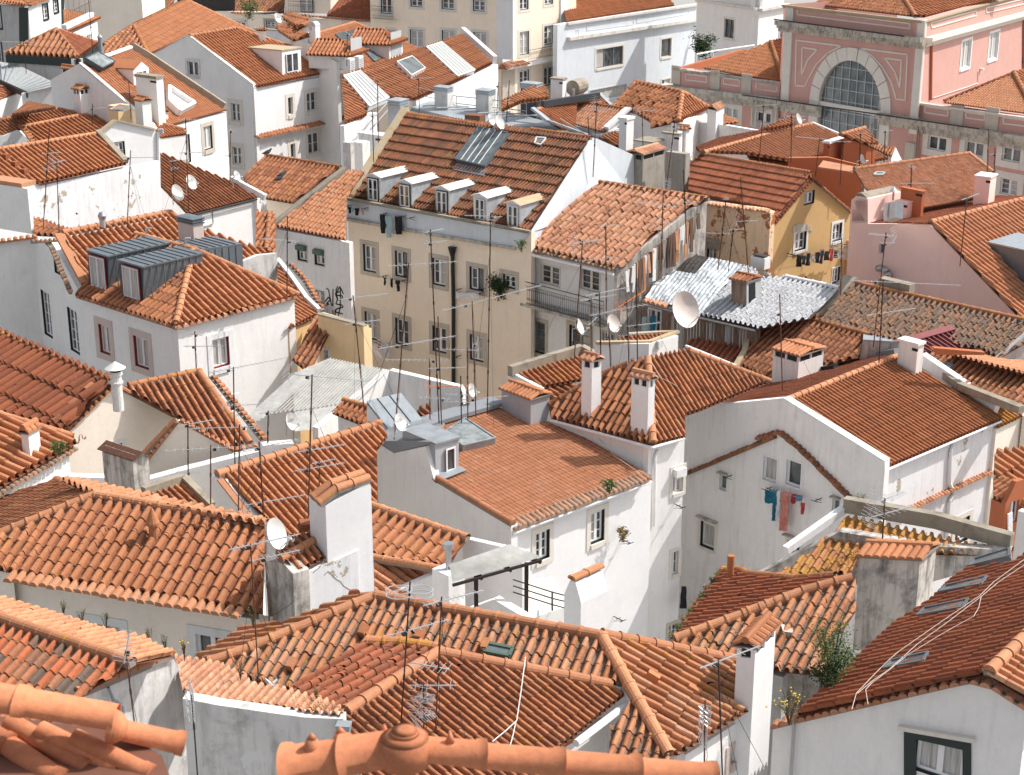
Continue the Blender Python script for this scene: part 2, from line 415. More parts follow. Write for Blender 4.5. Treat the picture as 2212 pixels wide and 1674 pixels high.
def tile_mat(name,cols,chan=.3,chancol=(.10,.075,.06),lich=.0,dirt=.3,dirtcol=(.09,.06,.045),var=.5,lichcol=(.45,.22,.03),edge=.25):
 s=N(name);uv=s.n('ShaderNodeUVMap').outputs[0];sep=s.n('ShaderNodeSeparateXYZ');s.l(uv,sep.inputs[0])
 fu=s.math('FLOOR',sep.outputs[0]);fv=s.math('FLOOR',sep.outputs[1]);cmb=s.n('ShaderNodeCombineXYZ');s.l(fu,cmb.inputs[0]);s.l(fv,cmb.inputs[1])
 oi=s.n('ShaderNodeObjectInfo');s.l(s.math('MULTIPLY',oi.outputs['Random'],91.0),cmb.inputs[2])
 wn=s.n('ShaderNodeTexWhiteNoise',noise_dimensions='3D');s.l(cmb.outputs[0],wn.inputs['Vector'])
 p=s.pos();big=s.noise(p,.55,3)
 f=s.math('ADD',s.math('MULTIPLY',wn.outputs['Value'],var),s.math('MULTIPLY',big,1-var))
 n=len(cols);c=s.ramp(f,[((i/(n-1))*.8+.1,q)for i,q in enumerate(cols)])
 br=s.n('ShaderNodeMapRange');s.l(wn.outputs['Color'],br.inputs[0]);
 sepc=s.n('ShaderNodeSeparateColor');s.l(wn.outputs['Color'],sepc.inputs[0]);s.l(sepc.outputs[1],br.inputs[0]);br.inputs[3].default_value=.88;br.inputs[4].default_value=1.10
 cm=s.n('ShaderNodeCombineXYZ');[s.l(br.outputs[0],cm.inputs[i])for i in range(3)]
 c=s.mix(1.0,c,cm.outputs[0],'MULTIPLY')
 c=s.mix(1.0,c,s.ramp(oi.outputs['Random'],[(0,(.76,.74,.74)),(.5,(.97,.97,.97)),(1,(1.08,1.12,1.14))]),'MULTIPLY')
 c=s.mix(.35,c,s.ramp(s.noise(p,14,4,.7),[(.3,(.35,.32,.30)),(.7,(1.12,1.12,1.12))]),'MULTIPLY')
 dm=s.ramp(s.math('ADD',s.math('MULTIPLY',s.noise(p,1.1,5,.7),.65),s.math('MULTIPLY',s.noise(p,9,3,.7),.35)),[(.60-dirt*.25,(0,0,0)),(.72-dirt*.12,(1,1,1))])
 c=s.mix(s.math('MULTIPLY',dm,min(1,.35+dirt*.6)),c,dirtcol)
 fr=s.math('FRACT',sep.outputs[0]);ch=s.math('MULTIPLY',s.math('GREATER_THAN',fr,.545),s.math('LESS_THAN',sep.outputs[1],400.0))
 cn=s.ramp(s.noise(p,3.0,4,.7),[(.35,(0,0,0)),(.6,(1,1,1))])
 c=s.mix(s.math('MULTIPLY',s.math('MULTIPLY',ch,chan),s.math('ADD',s.math('MULTIPLY',cn,.55),.45)),c,chancol)  # channel tint: mortar dirt plus painted-in shade between the tile covers
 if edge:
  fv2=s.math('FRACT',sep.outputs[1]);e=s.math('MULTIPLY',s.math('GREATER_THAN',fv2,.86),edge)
  c=s.mix(e,c,dirtcol)  # upper tile ends: dirt tone, also painting in shade under the overlap
 if lich:
  lm=s.ramp(s.math('ADD',s.math('MULTIPLY',s.noise(p,5.5,5,.75),.7),s.math('MULTIPLY',s.noise(p,.7,2),.3)),[(.60-lich*.14,(0,0,0)),(.64-lich*.12,(1,1,1))])
  c=s.mix(s.math('MULTIPLY',lm,.85),c,lichcol)
 s.fin(c,.8,.25);s.bump(s.noise(p,60,2),.25,.01)
def plaster(name,col,dirt=.2,dirtcol=(.28,.25,.22),streak=.3,patch=0,patchcol=(.3,.22,.15),rough=.9,bump=.25):
 s=N(name);p=s.pos();c=s.mix(.5,col,s.ramp(s.noise(p,.8,4),[(.3,(.88,.88,.89)),(.7,(1.05,1.04,1.03))]),'MULTIPLY')
 c=s.mix(.3,c,s.ramp(s.noise(p,7,4,.7),[(.3,(.85,.84,.83)),(.7,(1.06,1.06,1.06))]),'MULTIPLY')
 st=s.noise(s.scaled(p,(2.6,2.6,.28)),1.6,4,.7)
 m=s.ramp(st,[(.53-streak*.08,(0,0,0)),(.76,(1,1,1))]);c=s.mix(s.math('MULTIPLY',m,streak),c,dirtcol)
 d=s.ramp(s.noise(p,1.3,6,.72),[(.60-dirt*.18,(0,0,0)),(.72,(1,1,1))]);c=s.mix(s.math('MULTIPLY',d,min(1,dirt*1.2)),c,dirtcol)
 if patch:
  d=s.ramp(s.noise(p,.95,6,.68),[(.64-patch*.12,(0,0,0)),(.65-patch*.12,(1,1,1))]);c=s.mix(d,c,patchcol)
 s.fin(c,rough,.2);s.bump(s.noise(p,25,4,.7),bump,.015)
def simple(name,col,rough=.6,metal=0.0,spec=.4,var=.15,scale=4,stretch=(1,1,1)):
 s=N(name);p=s.scaled(s.pos(),stretch);c=s.mix(1.0,col,s.ramp(s.noise(p,scale,4,.7),[(.3,(1-var,)*3),(.7,(1+var*.5,)*3)]),'MULTIPLY');s.fin(c,rough,spec,metal)
def make_mats():
 O=(.48,.198,.094);O2=(.54,.248,.13);O3=(.37,.142,.068);BR=(.27,.125,.075);PA=(.60,.33,.21);GR=(.22,.17,.14)
 tile_mat('t_new',[O3,O,O,O2],chan=.8,chancol=(.16,.055,.03),dirt=.18,lich=.06,var=.5)
 tile_mat('t_bright',[O,O2,O2,PA],chan=.75,chancol=(.22,.075,.042),dirt=.15,var=.45)
 tile_mat('t_mid',[BR,O3,O,O2],chan=.95,chancol=(.10,.05,.032),dirt=.36,lich=.12,var=.55)
 tile_mat('t_moss',[O3,O,O2,PA],chan=1.0,chancol=(.13,.11,.09),dirt=.36,dirtcol=(.16,.12,.09),lich=.25,var=.6)
 tile_mat('t_pale',[(.34,.15,.09),(.52,.24,.14),(.58,.29,.17),(.60,.34,.22)],chan=.8,chancol=(.18,.095,.06),dirt=.42,dirtcol=(.17,.10,.07),lich=.10,var=.55)
 tile_mat('t_old',[(.13,.07,.045),BR,O3,(.48,.20,.11)],chan=.8,chancol=(.10,.075,.05),dirt=.45,lich=.30,lichcol=(.32,.17,.04),var=.5)
 tile_mat('t_dark',[(.20,.075,.045),(.30,.10,.05),(.36,.115,.055),O3],chan=.5,chancol=(.09,.045,.03),dirt=.4,dirtcol=(.10,.05,.035),var=.45)
 tile_mat('t_grey',[(.20,.14,.10),(.30,.20,.145),(.38,.22,.14),(.44,.20,.11)],chan=.8,chancol=(.15,.12,.095),dirt=.45,dirtcol=(.14,.105,.08),lich=.12,var=.6)
 tile_mat('t_lich',[O3,O,O2,(.5,.25,.1)],chan=.8,chancol=(.35,.19,.06),dirt=.2,lich=.95,lichcol=(.46,.25,.05),var=.5)
 tile_mat('t_mix',[(.16,.12,.095),(.27,.14,.085),(.44,.18,.09),(.52,.15,.065)],chan=.7,chancol=(.10,.075,.055),dirt=.25,var=.85)
 tile_mat('t_white',[(.45,.48,.50),(.60,.63,.65),(.68,.70,.72),(.52,.56,.60)],chan=.5,chancol=(.45,.50,.54),dirt=.1,dirtcol=(.35,.37,.38),edge=.4)
 tile_mat('tile_ridge',[O,O2,O2,(.55,.24,.12)],chan=0,dirt=.12,dirtcol=(.22,.13,.09),lich=.12,var=.5,edge=0)
 tile_mat('tile_ridge_old',[BR,O3,O,(.45,.22,.1)],chan=0,dirt=.4,lich=.55,var=.5,edge=0)
 tile_mat('t_near',[(.56,.20,.095),(.60,.225,.11),(.60,.225,.11),(.62,.25,.13)],chan=.15,chancol=(.4,.13,.06),dirt=.0,var=.2,edge=0)
 W=(.83,.82,.80)
 plaster('w_white',W,.16,streak=.24,dirtcol=(.48,.46,.44));plaster('w_clean',(.82,.82,.82),.03,streak=.06)
 plaster('w_dirty',(.84,.825,.80),.16,streak=.32,dirtcol=(.36,.34,.31));plaster('w_peel',(.78,.78,.79),.2,streak=.3,patch=.25,patchcol=(.42,.36,.29))
 plaster('w_cream',(.95,.82,.66),.08,dirtcol=(.55,.43,.3),streak=.18);plaster('w_beige',(.88,.80,.69),.05,streak=.1)
 plaster('w_yellow',(.60,.40,.19),.12,dirtcol=(.4,.26,.12),streak=.25);plaster('w_yellow2',(.84,.62,.36),.1,streak=.2,dirtcol=(.5,.36,.2))
 plaster('w_pink',(.60,.35,.30),.12,dirtcol=(.45,.25,.2),streak=.15);plaster('w_pinkb',(.97,.67,.60),.08,dirtcol=(.5,.3,.27),streak=.1)
 plaster('w_blue',(.66,.71,.75),.1,streak=.2);plaster('w_grey',(.50,.50,.49),.3,streak=.5,dirtcol=(.2,.19,.17))
 plaster('w_concrete',(.66,.65,.63),.5,streak=.6,dirtcol=(.22,.205,.185),patch=.35,patchcol=(.66,.66,.65))
 plaster('w_orange',(.46,.15,.07),.2,streak=.2,dirtcol=(.3,.12,.07));plaster('w_dark',(.36,.33,.29),.5,streak=.5,dirtcol=(.15,.13,.11));plaster('w_ruin',(.92,.66,.43),.3,streak=.3,patch=.75,patchcol=(.42,.16,.08),dirtcol=(.28,.23,.18))
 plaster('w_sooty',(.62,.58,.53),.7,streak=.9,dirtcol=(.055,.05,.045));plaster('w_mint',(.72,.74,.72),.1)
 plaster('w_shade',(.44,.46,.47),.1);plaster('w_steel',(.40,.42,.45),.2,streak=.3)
 plaster('stone',(.56,.50,.42),.25,streak=.3,dirtcol=(.3,.26,.21));plaster('stone_pale',(.72,.68,.61),.15,streak=.2,dirtcol=(.4,.36,.3));plaster('stone_pink',(.60,.50,.45),.1)
 plaster('stone_grime',(.55,.51,.44),.6,streak=.8,dirtcol=(.06,.055,.05))
 plaster('coping',(.68,.66,.62),.5,streak=.2,dirtcol=(.26,.23,.19));plaster('coping_white',(.80,.80,.80),.15);plaster('mortar',(.26,.22,.19),.4)
 plaster('coping_old',(.33,.29,.23),.6,dirtcol=(.12,.10,.08));plaster('coping_lich',(.46,.38,.27),.6,dirtcol=(.42,.24,.05),bump=.5)
 plaster('coping_lead',(.24,.26,.28),.3,rough=.5)
 simple('deck',(.16,.065,.04),.9);simple('ground',(.16,.15,.14),.9,scale=1);simple('cobble',(.36,.34,.32),.9,scale=6,var=.4)
 simple('frame_white',(.80,.80,.80),.45,var=.05);simple('frame_pink',(.72,.66,.66),.5);simple('dark_green',(.018,.03,.03),.5);simple('dark',(.015,.016,.018),.6);simple('red_line',(.25,.03,.03),.5)
 simple('zinc',(.17,.195,.215),.45,.35,var=.12);simple('zinc_dark',(.06,.07,.08),.5,.2);simple('zinc_light',(.42,.47,.50),.4,.35,var=.15);simple('lead',(.30,.33,.35),.5,.2,var=.25,scale=2)
 simple('foil',(.52,.56,.59),.5,.2,var=.35,scale=1.5);simple('steel',(.45,.46,.47),.35,.8);simple('galv',(.50,.52,.54),.5,.5);simple('rust',(.14,.06,.035),.85,var=.5,scale=12);simple('rust_dark',(.05,.03,.022),.85,var=.4,scale=12)
 simple('alu',(.60,.61,.62),.4,.6);simple('iron',(.02,.022,.022),.55);simple('wood',(.16,.09,.06),.8,scale=8,stretch=(1,1,4));simple('wood_dark',(.035,.025,.022),.8)
 simple('dish',(.68,.67,.64),.5,var=.08);simple('dish_pink',(.66,.59,.54),.6,var=.1);simple('plastic',(.70,.70,.68),.5);simple('cable',(.55,.48,.42),.7);simple('cable_black',(.02,.02,.02),.6)
 simple('bordeaux',(.22,.055,.055),.45,.1);simple('panel',(.05,.075,.085),.12,.1,.6);simple('blind_green',(.10,.16,.12),.6,stretch=(1,1,12));simple('shutter_white',(.7,.7,.7),.5)
 simple('fibre',(.42,.43,.42),.7,var=.2,scale=5);simple('fibre_pale',(.50,.50,.47),.8,var=.25,scale=2);simple('corr_rust',(.28,.20,.15),.8,var=.6,scale=3,stretch=(1,1,.2));simple('tarp',(.05,.045,.04),.85,var=.4)
 simple('pot',(.36,.14,.07),.8);simple('orange_plastic',(.7,.22,.05),.5)
 for n,c in(('c_black',(.015,.015,.018)),('c_teal',(.02,.16,.24)),('c_red',(.45,.05,.05)),('c_aqua',(.36,.50,.52)),('c_grey',(.35,.35,.36)),('c_white',(.75,.75,.75)),('c_pinkish',(.62,.30,.32)),('c_navy',(.03,.04,.07)),('c_salmon',(.58,.22,.18)),('c_blue',(.10,.22,.35)),('c_orange',(.75,.18,.05))):simple(n,c,.9,var=.25,scale=8)
 simple('sign_red',(.5,.03,.03),.5);simple('paint_black',(.012,.012,.012),.7);simple('logo_grey',(.30,.30,.31),.7)
 def gl(name,a,b,r=.06):
  s=N(name);p=s.pos();c=s.ramp(s.noise(s.scaled(p,(1.5,1.5,.9)),1.3,3),[(.35,a),(.65,b)]);s.fin(c,r,.7);s.bump(s.noise(p,2.0,2),.06,.05)
 gl('glass',(.012,.014,.016),(.10,.11,.115));gl('glass_pale',(.14,.16,.16),(.30,.33,.33));gl('glass_grey',(.08,.10,.105),(.17,.20,.20),.15);gl('glass_amber',(.10,.06,.03),(.32,.22,.09),.12)
 s=N('skylight');p=s.pos();s.fin(s.ramp(s.noise(p,.8,3),[(.35,(.09,.12,.125)),(.65,(.18,.22,.225))]),.12,.6)
 s=N('curtain');p=s.pos();w=s.noise(s.scaled(p,(9,9,.4)),2.0,2);s.fin(s.ramp(w,[(.3,(.30,.29,.27)),(.7,(.62,.61,.58))]),.85,.2)
 for n,c in(('leaf',[(.03,.06,.012),(.06,.11,.02),(.12,.17,.04)]),('leaf_dark',[(.012,.03,.008),(.025,.05,.012),(.05,.08,.02)]),('leaf_dry',[(.12,.10,.04),(.20,.15,.06),(.28,.20,.08)])):
  s=N(n);wn=s.n('ShaderNodeTexWhiteNoise',noise_dimensions='3D');ge=s.pos();s.l(s.scaled(ge,(14,14,14)),wn.inputs['Vector']);s.fin(s.ramp(s.noise(ge,6,2),[(.3,c[0]),(.5,c[1]),(.7,c[2])]),.6,.3)
 simple('flower',(.75,.55,.05),.7);simple('twig',(.10,.07,.045),.9)
 simple('awning',(.68,.66,.60),.8,var=.1);simple('canvas',(.78,.78,.76),.7)
ZT=[(-200,-6.0),(0,-11.0),(100,-13.5),(300,-17.0),(500,-19.0),(700,-20.5),(850,-22.0),(1000,-22.5),(1250,-20.0),(1430,-19.0),(1600,-18.6),(1900,-18.0)]
def Zd(Y):
 for(a,za),(b,zb)in zip(ZT[:-1],ZT[1:]):
  if Y<=b:return za+(zb-za)*(Y-a)/(b-a)
 return ZT[-1][1]
def planeh(A,B,h):
 h=Vector((h.x,h.y,0)).normalized();n=(B-A).cross(h).normalized()
 if n.z<0:n=-n
 p=Pl(A,n);p.u=h;vd=n.cross(h).normalized()
 if vd.z<0:vd=-vd
 p.vd=vd;return p
def House(label,wall='w_white',name='house',cat='house',group=None):
 b=Thing(name,label,cat,group);b.wall=wall;b.dR=Vector((.67,.74,0)).normalized();b.dL=Vector((-.74,.67,0)).normalized();return b
def line3(line,z=None,dz=0):
 q=pts(line);
 if z is None:z=Zd(sum(p[1]for p in q)/len(q))+dz
 return[G(p,z)for p in q],z
def F(b,line,poly,mat,c=26,z=None,dz=0,slope=25,up='away',**k):
 (a,e),z=line3(line,z,dz);pl=splane(a,e,slope,up)
 if not b.faces:dirs(b,pl)
 roof(b,pl,poly,mat,c,org=a,**k);b.z=z;return pl
def Fh(b,pl,A,B,poly,mat,c=26,same=False,**k):
 """face through 3D points A,B whose level lines are perpendicular to pl.u (or parallel when same)"""
 h=pl.u if same else Vector((-pl.u.y,pl.u.x,0))
 p2=planeh(A,B,h);roof(b,p2,poly,mat,c,**k);return p2
def gab(b,near,far,apex,z=None,dz=0,other=None):
 """gable: eave line near->far at z, apex pixel above the wall through near. returns plane, wall plane, apex3d, (other plane)"""
 (E,E2),z=line3(near+' '+far,z,dz);u=Vector((E2.x-E.x,E2.y-E.y,0)).normalized();h=Vector((-u.y,u.x,0))
 w=vplane(E,E+h);A=w.cast(pts(apex)[-1]);pl=planeh(E,A,u);b.z=z
 if not b.faces:dirs(b,pl)
 r=[pl,w,A]
 if other:E3=w.cast(pts(other)[-1]);r.append(planeh(A,E3,u))
 return r
def hip(b,corner,left,right,apex,z=None,dz=0,skew=0,slope=None):
 c=pts(corner)[-1];z=(Zd(c[1])+dz)if z is None else z
 C=G(c,z);Lp=G(pts(left)[-1],z);Rp=G(pts(right)[-1],z);uL=(Lp-C).normalized();uR=(Rp-C).normalized()
 bi=(uL+uR).normalized();
 if skew:bi=(bi+uR*skew).normalized()
 A=vplane(C,C+bi).cast(pts(apex)[-1])if not slope else splane(C,Lp,slope,'away').cast(pts(apex)[-1]);b.z=z;b.C=C
 b.dL=uL.copy();b.dR=uR.copy()
 return planeh(C,A,uL),planeh(C,A,uR),C,A
def Wl(b,line,top,wins=(),z=None,dz=0,oh=.2,H=11,mat=None,**k):
 (a,e),z=line3(line,z,dz)if isinstance(line,str)else(line,line[0].z)
 vp=vplane(a,e,oh);base=z-H;wall(b,vp,top,base,wins,mat,**k);return vp
def Wp(b,vp,top,wins=(),oh=0,H=11,mat=None,**k):
 q=Pl(vp.p+vp.n*oh,vp.n);q.u=vp.u;q.o=q.p
 wall(b,q,top,b.z-H,wins,mat,**k);return q
def gwall(pl,p3,oh=.12):
 h=Vector((-pl.u.y,pl.u.x,0));return vplane(p3,p3+h,oh)
def ext(b,vp,poly,depth,mat,name='annex',dirv=None,capmat=None,parent=None):
 """polygon drawn on a vertical plane, pushed back by depth metres"""
 P=[vp.cast(q)for q in pts(poly)];m=b.part(name,parent=parent);m.prism(P,(dirv or vp.n)*depth,mat,capmat);return m,P
def vp_at(p3,d,shift=0):return vplane(p3,p3+d,shift)
def skylight(b,pl,poly,name='skylight',h=.12,fr='zinc_dark',gl='skylight',fw=.07,bars=0,barmat='frame_white'):
 P=[pl.cast(q)for q in pts(poly)];n=pl.n;m=b.part(name);C=sum(P,Vector())/len(P)
 Q=[p+n*(h+.12)for p in P]
 for i in range(len(P)):
  j=(i+1)%len(P);m.poly([P[i]-n*.05,P[j]-n*.05,Q[j],Q[i]],fr)
  m.bar(Q[i],Q[j],fw,.05,fr,n)
 g=b.part('glass',parent=m);g.poly([q-n*.01 for q in Q],gl)
 if bars:
  for k in range(1,bars+1):
   t=k/(bars+1);m.bar(Q[0].lerp(Q[1],t)+n*.02,Q[3].lerp(Q[2],t)+n*.02,.035,.03,barmat,n)
 return m
def band(b,P,mat='t_grey',r=.09,sp=.22,out=.16,name='tile_band',drop=.02):
 """row of small half-round tiles sticking out of a wall along a 3D polyline; out direction = towards camera"""
 m=b.get(name);mi=m.mi(mat);kk=0
 for a,c in zip(P[:-1],P[1:]):
  d=c-a;n=max(1,int(d.length/sp));e=d.normalized();hz=Vector((e.x,e.y,0)).normalized();N=Vector((-hz.y,hz.x,0))
  if N.dot(Vector((a.x,a.y,0)))>0:N=-N
  up=Vector((0,0,1));up=(up-e*up.dot(e)).normalized()
  for k in range(n):
   q=a+d*((k+.5)/n)+up*random.uniform(-.01,.01);kk+=1;i0=len(m.v);rr=r*random.uniform(.9,1.1)
   for(o,s,z)in((-.05,1,.04),(out*random.uniform(.9,1.1),1.1,-drop)):
    for t in range(7):
     g=math.pi*t/6;m.v.append(tuple(q+N*o+e*(math.cos(g)*rr*s)+up*(math.sin(g)*rr*s+z)))
   for t in range(6):m.f.append((i0+t,i0+t+1,i0+8+t,i0+7+t));m.m.append(mi);m.uv.append([(kk*2+.3,500.3)]*4)
   m.f.append(tuple(i0+7+t for t in range(7)));m.m.append(mi);m.uv.append([(kk*2+.3,500.3)]*7)
   hb=q-up*(rr*.25)
  m.bar(a+N*(out*.35)-up*.02,c+N*(out*.35)-up*.02,out*.8,.05,'mortar')
def eband(b,pl,s,**k):band(b,[pl.cast(q)for q in pts(s)],**k)
def chim(b,s,style='tiles',mat='w_white',cap='t_mid',name='chimney',z=None,pl=None,dz=0,dL=None,dR=None,H=None,parent=None,sink=1.2):
 """s: 'corner_x,corner_y' 'wl,wr' 'x,top' in crop px: bottom front corner, widths of left / right faces, top y"""
 q=s.split();rc=q[0];c=pts(rc+' '+q[1])[0];wl,wr=[float(t)/K for t in q[2].split(',')];top=pts(rc+' '+q[3])[0][1]
 P=pl.cast(c)if pl else G(c,(Zd(c[1])+dz)if z is None else z)
 dL=dL or b.dL;dR=dR or b.dR
 lw=pxlen(P,dL,wl);rw=pxlen(P,dR,wr);h=(c[1]-top)/(FPX/P.dot(FW)*math.cos(math.asin(min(.6,-P.z/P.length))))
 m=b.part(name,parent=parent);B=P-Vector((0,0,sink));hb=h*(.80 if style in('tiles','barrel')else.92 if style=='slab' else.74 if style=='louvre' else 1.0)
 if style=='tiles' and h>2.2:hb=h-.45
 boxat(m,B,dL,dR,lw,rw,hb+sink,mat)
 T=P+Vector((0,0,hb));o=T-dL*.0
 k=b.part('cap',parent=m)if parent is None else m
 if style=='tiles':
  g=.28 if h>.9 else.16
  for i in(0,1):
   for j in(0,1):
    boxat(k,T+dL*(i*(lw-.1))+dR*(j*(rw-.1)),dL,dR,.1,.1,g,mat)
  if lw>.5:boxat(k,T+dL*(lw/2-.05),dL,dR,.1,rw,g,mat)
  if rw>.5:boxat(k,T+dR*(rw/2-.05),dL,dR,lw,.1,g,mat)
  boxat(k,T+dL*.06+dR*.06,dL,dR,lw-.12,rw-.12,g*.9,'dark')
  lid(k,T+Vector((0,0,g)),dL,dR,lw,rw,cap)
 elif style=='barrel':lid(k,T,dL,dR,lw,rw,cap,.16)
 elif style=='slab':
  boxat(k,T-dL*.06-dR*.06+Vector((0,0,0)),dL,dR,lw+.12,rw+.12,h-hb,cap)
  boxat(k,T-dL*.02-dR*.02-Vector((0,0,.25)),dL,dR,lw*.3,.03,.12,'dark')
 elif style=='louvre':
  st=(h-hb)/6
  for i in range(5):
   e=.05 if i%2==0 else-.02;boxat(k,T-dL*e-dR*e+Vector((0,0,i*st)),dL,dR,lw+2*e,rw+2*e,st,cap)
  A=T+dL*lw/2+dR*rw/2+Vector((0,0,h-hb));e=.08;t5=Vector((0,0,5*st))
  q4=[T-dL*e-dR*e+t5,T-dL*e+dR*(rw+e)+t5,T+dL*(lw+e)+dR*(rw+e)+t5,T+dL*(lw+e)-dR*e+t5]
  for i in range(4):k.poly([q4[i],q4[(i+1)%4],A],cap)
 return m,P,h,lw,rw
def lid(k,T,dL,dR,lw,rw,cap,hgt=None):
 """little tiled lid: half round tiles laid across, ridge along the longer side"""
 e=.09;sw_=lw*1.7>rw;long_,short=(dL,dR)if sw_ else(dR,dL);L,S=(lw,rw)if sw_ else(rw,lw)
 n=max(2,int((L+2*e)/.2));w=(L+2*e)/n;rise=hgt or.14;mi=k.mi(cap)
 k.prism([T-long_*e-short*e,T+long_*(L+e)-short*e,T+long_*(L+e)+short*(S+e),T-long_*e+short*(S+e)],Vector((0,0,.04)),'mortar')
 for s0,s1 in((-e,S/2),(S+e,S/2)):
  for i in range(n):
   c=T+long_*(-e+(i+.5)*w);a=c+short*s0+Vector((0,0,.03));q=c+short*s1+Vector((0,0,.03+rise+random.uniform(0,.03)));i0=len(k.v)
   for p in(a,q):
    for t in range(6):
     g=math.pi*t/5;k.v.append(tuple(p+long_*(math.cos(g)*w*.5)+Vector((0,0,math.sin(g)*w*.42))))
   for t in range(5):k.f.append((i0+t,i0+t+1,i0+7+t,i0+6+t));k.m.append(mi);k.uv.append([(i*2+.3,500.2+s0)]*4)
   k.f.append(tuple(i0+t for t in range(6)));k.m.append(mi);k.uv.append([(i*2+.3,500.2)]*6)
 a=T-long_*e+short*S/2+Vector((0,0,rise+.08));q=T+long_*(L+e)+short*S/2+Vector((0,0,rise+.08))
 k.tube(a,q,w*.45,cap,8)
def dormer(b,pl,s,back,side,front,roofm,win,along,wk=None,flat=True,rise=0,name='dormer',seams=False,ov=.05):
 """s: polygon px of the front face; base on plane pl; pushed back `back` m. along = horizontal dir of front"""
 q=pts(s);P0=pl.cast(q[0]);vp=vplane(P0,P0+along,0);P=[vp.cast(t)for t in q];m=b.part(name)
 low=Vector((0,0,-.4));zs=sorted(P,key=lambda p:p.z);Pm=[p.copy()for p in P]
 for i in(0,1):pass
 m.prism(P,vp.n*back,side,front)
 tops=sorted(P,key=lambda p:-p.z)[:2]if not rise else None
 r=b.part('dormer_roof',parent=m)
 if not rise:
  a,c=sorted(tops,key=lambda p:(p-vp.o).dot(vp.u));e=vp.u*ov
  Q=[a-e-vp.n*.08,c+e-vp.n*.08,c+e+vp.n*back,a-e+vp.n*back]
  r.prism([t+Vector((0,0,.005))for t in Q],Vector((0,0,.07)),roofm)
  if seams:
   n=int(back/.38)
   for k in range(1,n+1):
    t=k/(n+1);r.bar(Q[0].lerp(Q[3],t)+Vector((0,0,.09)),Q[1].lerp(Q[2],t)+Vector((0,0,.09)),.03,.05,roofm)
    for bb,sg in((a,-1),(c,1)):
     x=bb+vp.n*back*t+vp.u*sg*.012;r.bar(x,x-Vector((0,0,1.6)),.03,.03,side,vp.n)
 else:
  a,c=sorted(sorted(P,key=lambda p:-p.z)[:2],key=lambda p:(p-vp.o).dot(vp.u));e=vp.u*.1;mid=(a+c)/2+Vector((0,0,rise));f=-vp.n*.1;g=vp.n*back
  r.poly([a-e+f,mid+f,mid+g,a-e+g],roofm);r.poly([mid+f,c+e+f,c+e+g,mid+g],roofm)
  r.poly([a-e+f-Vector((0,0,.06)),mid+f-Vector((0,0,.06)),mid+f,a-e+f],'frame_white');r.poly([c+e+f-Vector((0,0,.06)),mid+f-Vector((0,0,.06)),mid+f,c+e+f],'frame_white')
  m.poly([a,c,mid],front)
 if win:
  for w in pts(win):
   c0=vp.cast((w[0]-w[2]/2,w[1]));c1=vp.cast((w[0]+w[2]/2,w[1]));t0=vp.cast((w[0],w[1]-w[3]/2));t1=vp.cast((w[0],w[1]+w[3]/2))
   x,y=sorted([(c0-vp.o).dot(vp.u),(c1-vp.o).dot(vp.u)]);vq=Pl(vp.p-vp.n*.035,vp.n);vq.u=vp.u;vq.o=vp.o-vp.n*.035
   k=dict(sur=None,depth=-.0,leaves=2,bars=1);k.update(wk or{});window(b,vq,x,y,t1.z,t0.z,parent=m,**k)if False else dwin(b,vq,x,y,t1.z,t0.z,m,**k)
 return m,vp,P
def dwin(b,vp,u0,u1,v0,v1,par,fr='frame_white',glass='glass',leaves=2,bars=1,dark=None,curtain=None,**k):
 N=-vp.n;U=vp.u;w=b.part('window',parent=par)
 def fbox(a0,a1,c0,c1,d0,d1,mat):w.box(Vector((vp.o.x+U.x*a0+N.x*d0,vp.o.y+U.y*a0+N.y*d0,c0)),U*(a1-a0),Vector((0,0,c1-c0)),N*(d1-d0),mat)
 if dark:
  fbox(u0-.05,u0,v0-.05,v1+.05,0,.05,dark);fbox(u1,u1+.05,v0-.05,v1+.05,0,.05,dark);fbox(u0,u1,v1,v1+.05,0,.05,dark)
 fbox(u0,u1,v0,v1,0,.02,glass);lw=(u1-u0)/leaves;f=.055
 for i in range(leaves):
  a,c=u0+i*lw,u0+(i+1)*lw
  fbox(a,a+f,v0,v1,.02,.06,fr);fbox(c-f,c,v0,v1,.02,.06,fr);fbox(a+f,c-f,v0,v0+f,.02,.06,fr);fbox(a+f,c-f,v1-f,v1,.02,.06,fr)
  if curtain:fbox(a+f,c-f,v0+f,v1-f,.02,.022,'curtain')
  for q in range(bars):
   vv=v0+(q+1)*(v1-v0)/(bars+1);fbox(a+f,c-f,vv-.015,vv+.015,.02,.05,fr)
 return w
def lines_on(b,vp,s,w=.06,out=.05,mat='stone_pale',name='moulding',close=False):
 P=[vp.cast(q)for q in pts(s)];m=b.get(name);
 if close:P.append(P[0])
 for a,c in zip(P[:-1],P[1:]):
  e=(c-a).normalized();o=-vp.n*(out/2);m.bar(a+o-e*w*.4,c+o+e*w*.4,w,out,mat,vp.n)
def slab_on(b,vp,s,out,mat,name='cornice',drop=None):
 P=[vp.cast(q)for q in pts(s)];m=b.get(name);m.prism(P,-vp.n*out,mat)
def pipe_on(b,vp,s,r=.05,mat='frame_white',name='downpipe',out=.08):
 P=[vp.cast(q)-vp.n*out for q in pts(s)];b.get(name).path(P,r,mat,8)
def gutter(b,a,c,mat='frame_white',r=.07):b.get('gutter').tube(a,c,r,mat,8)
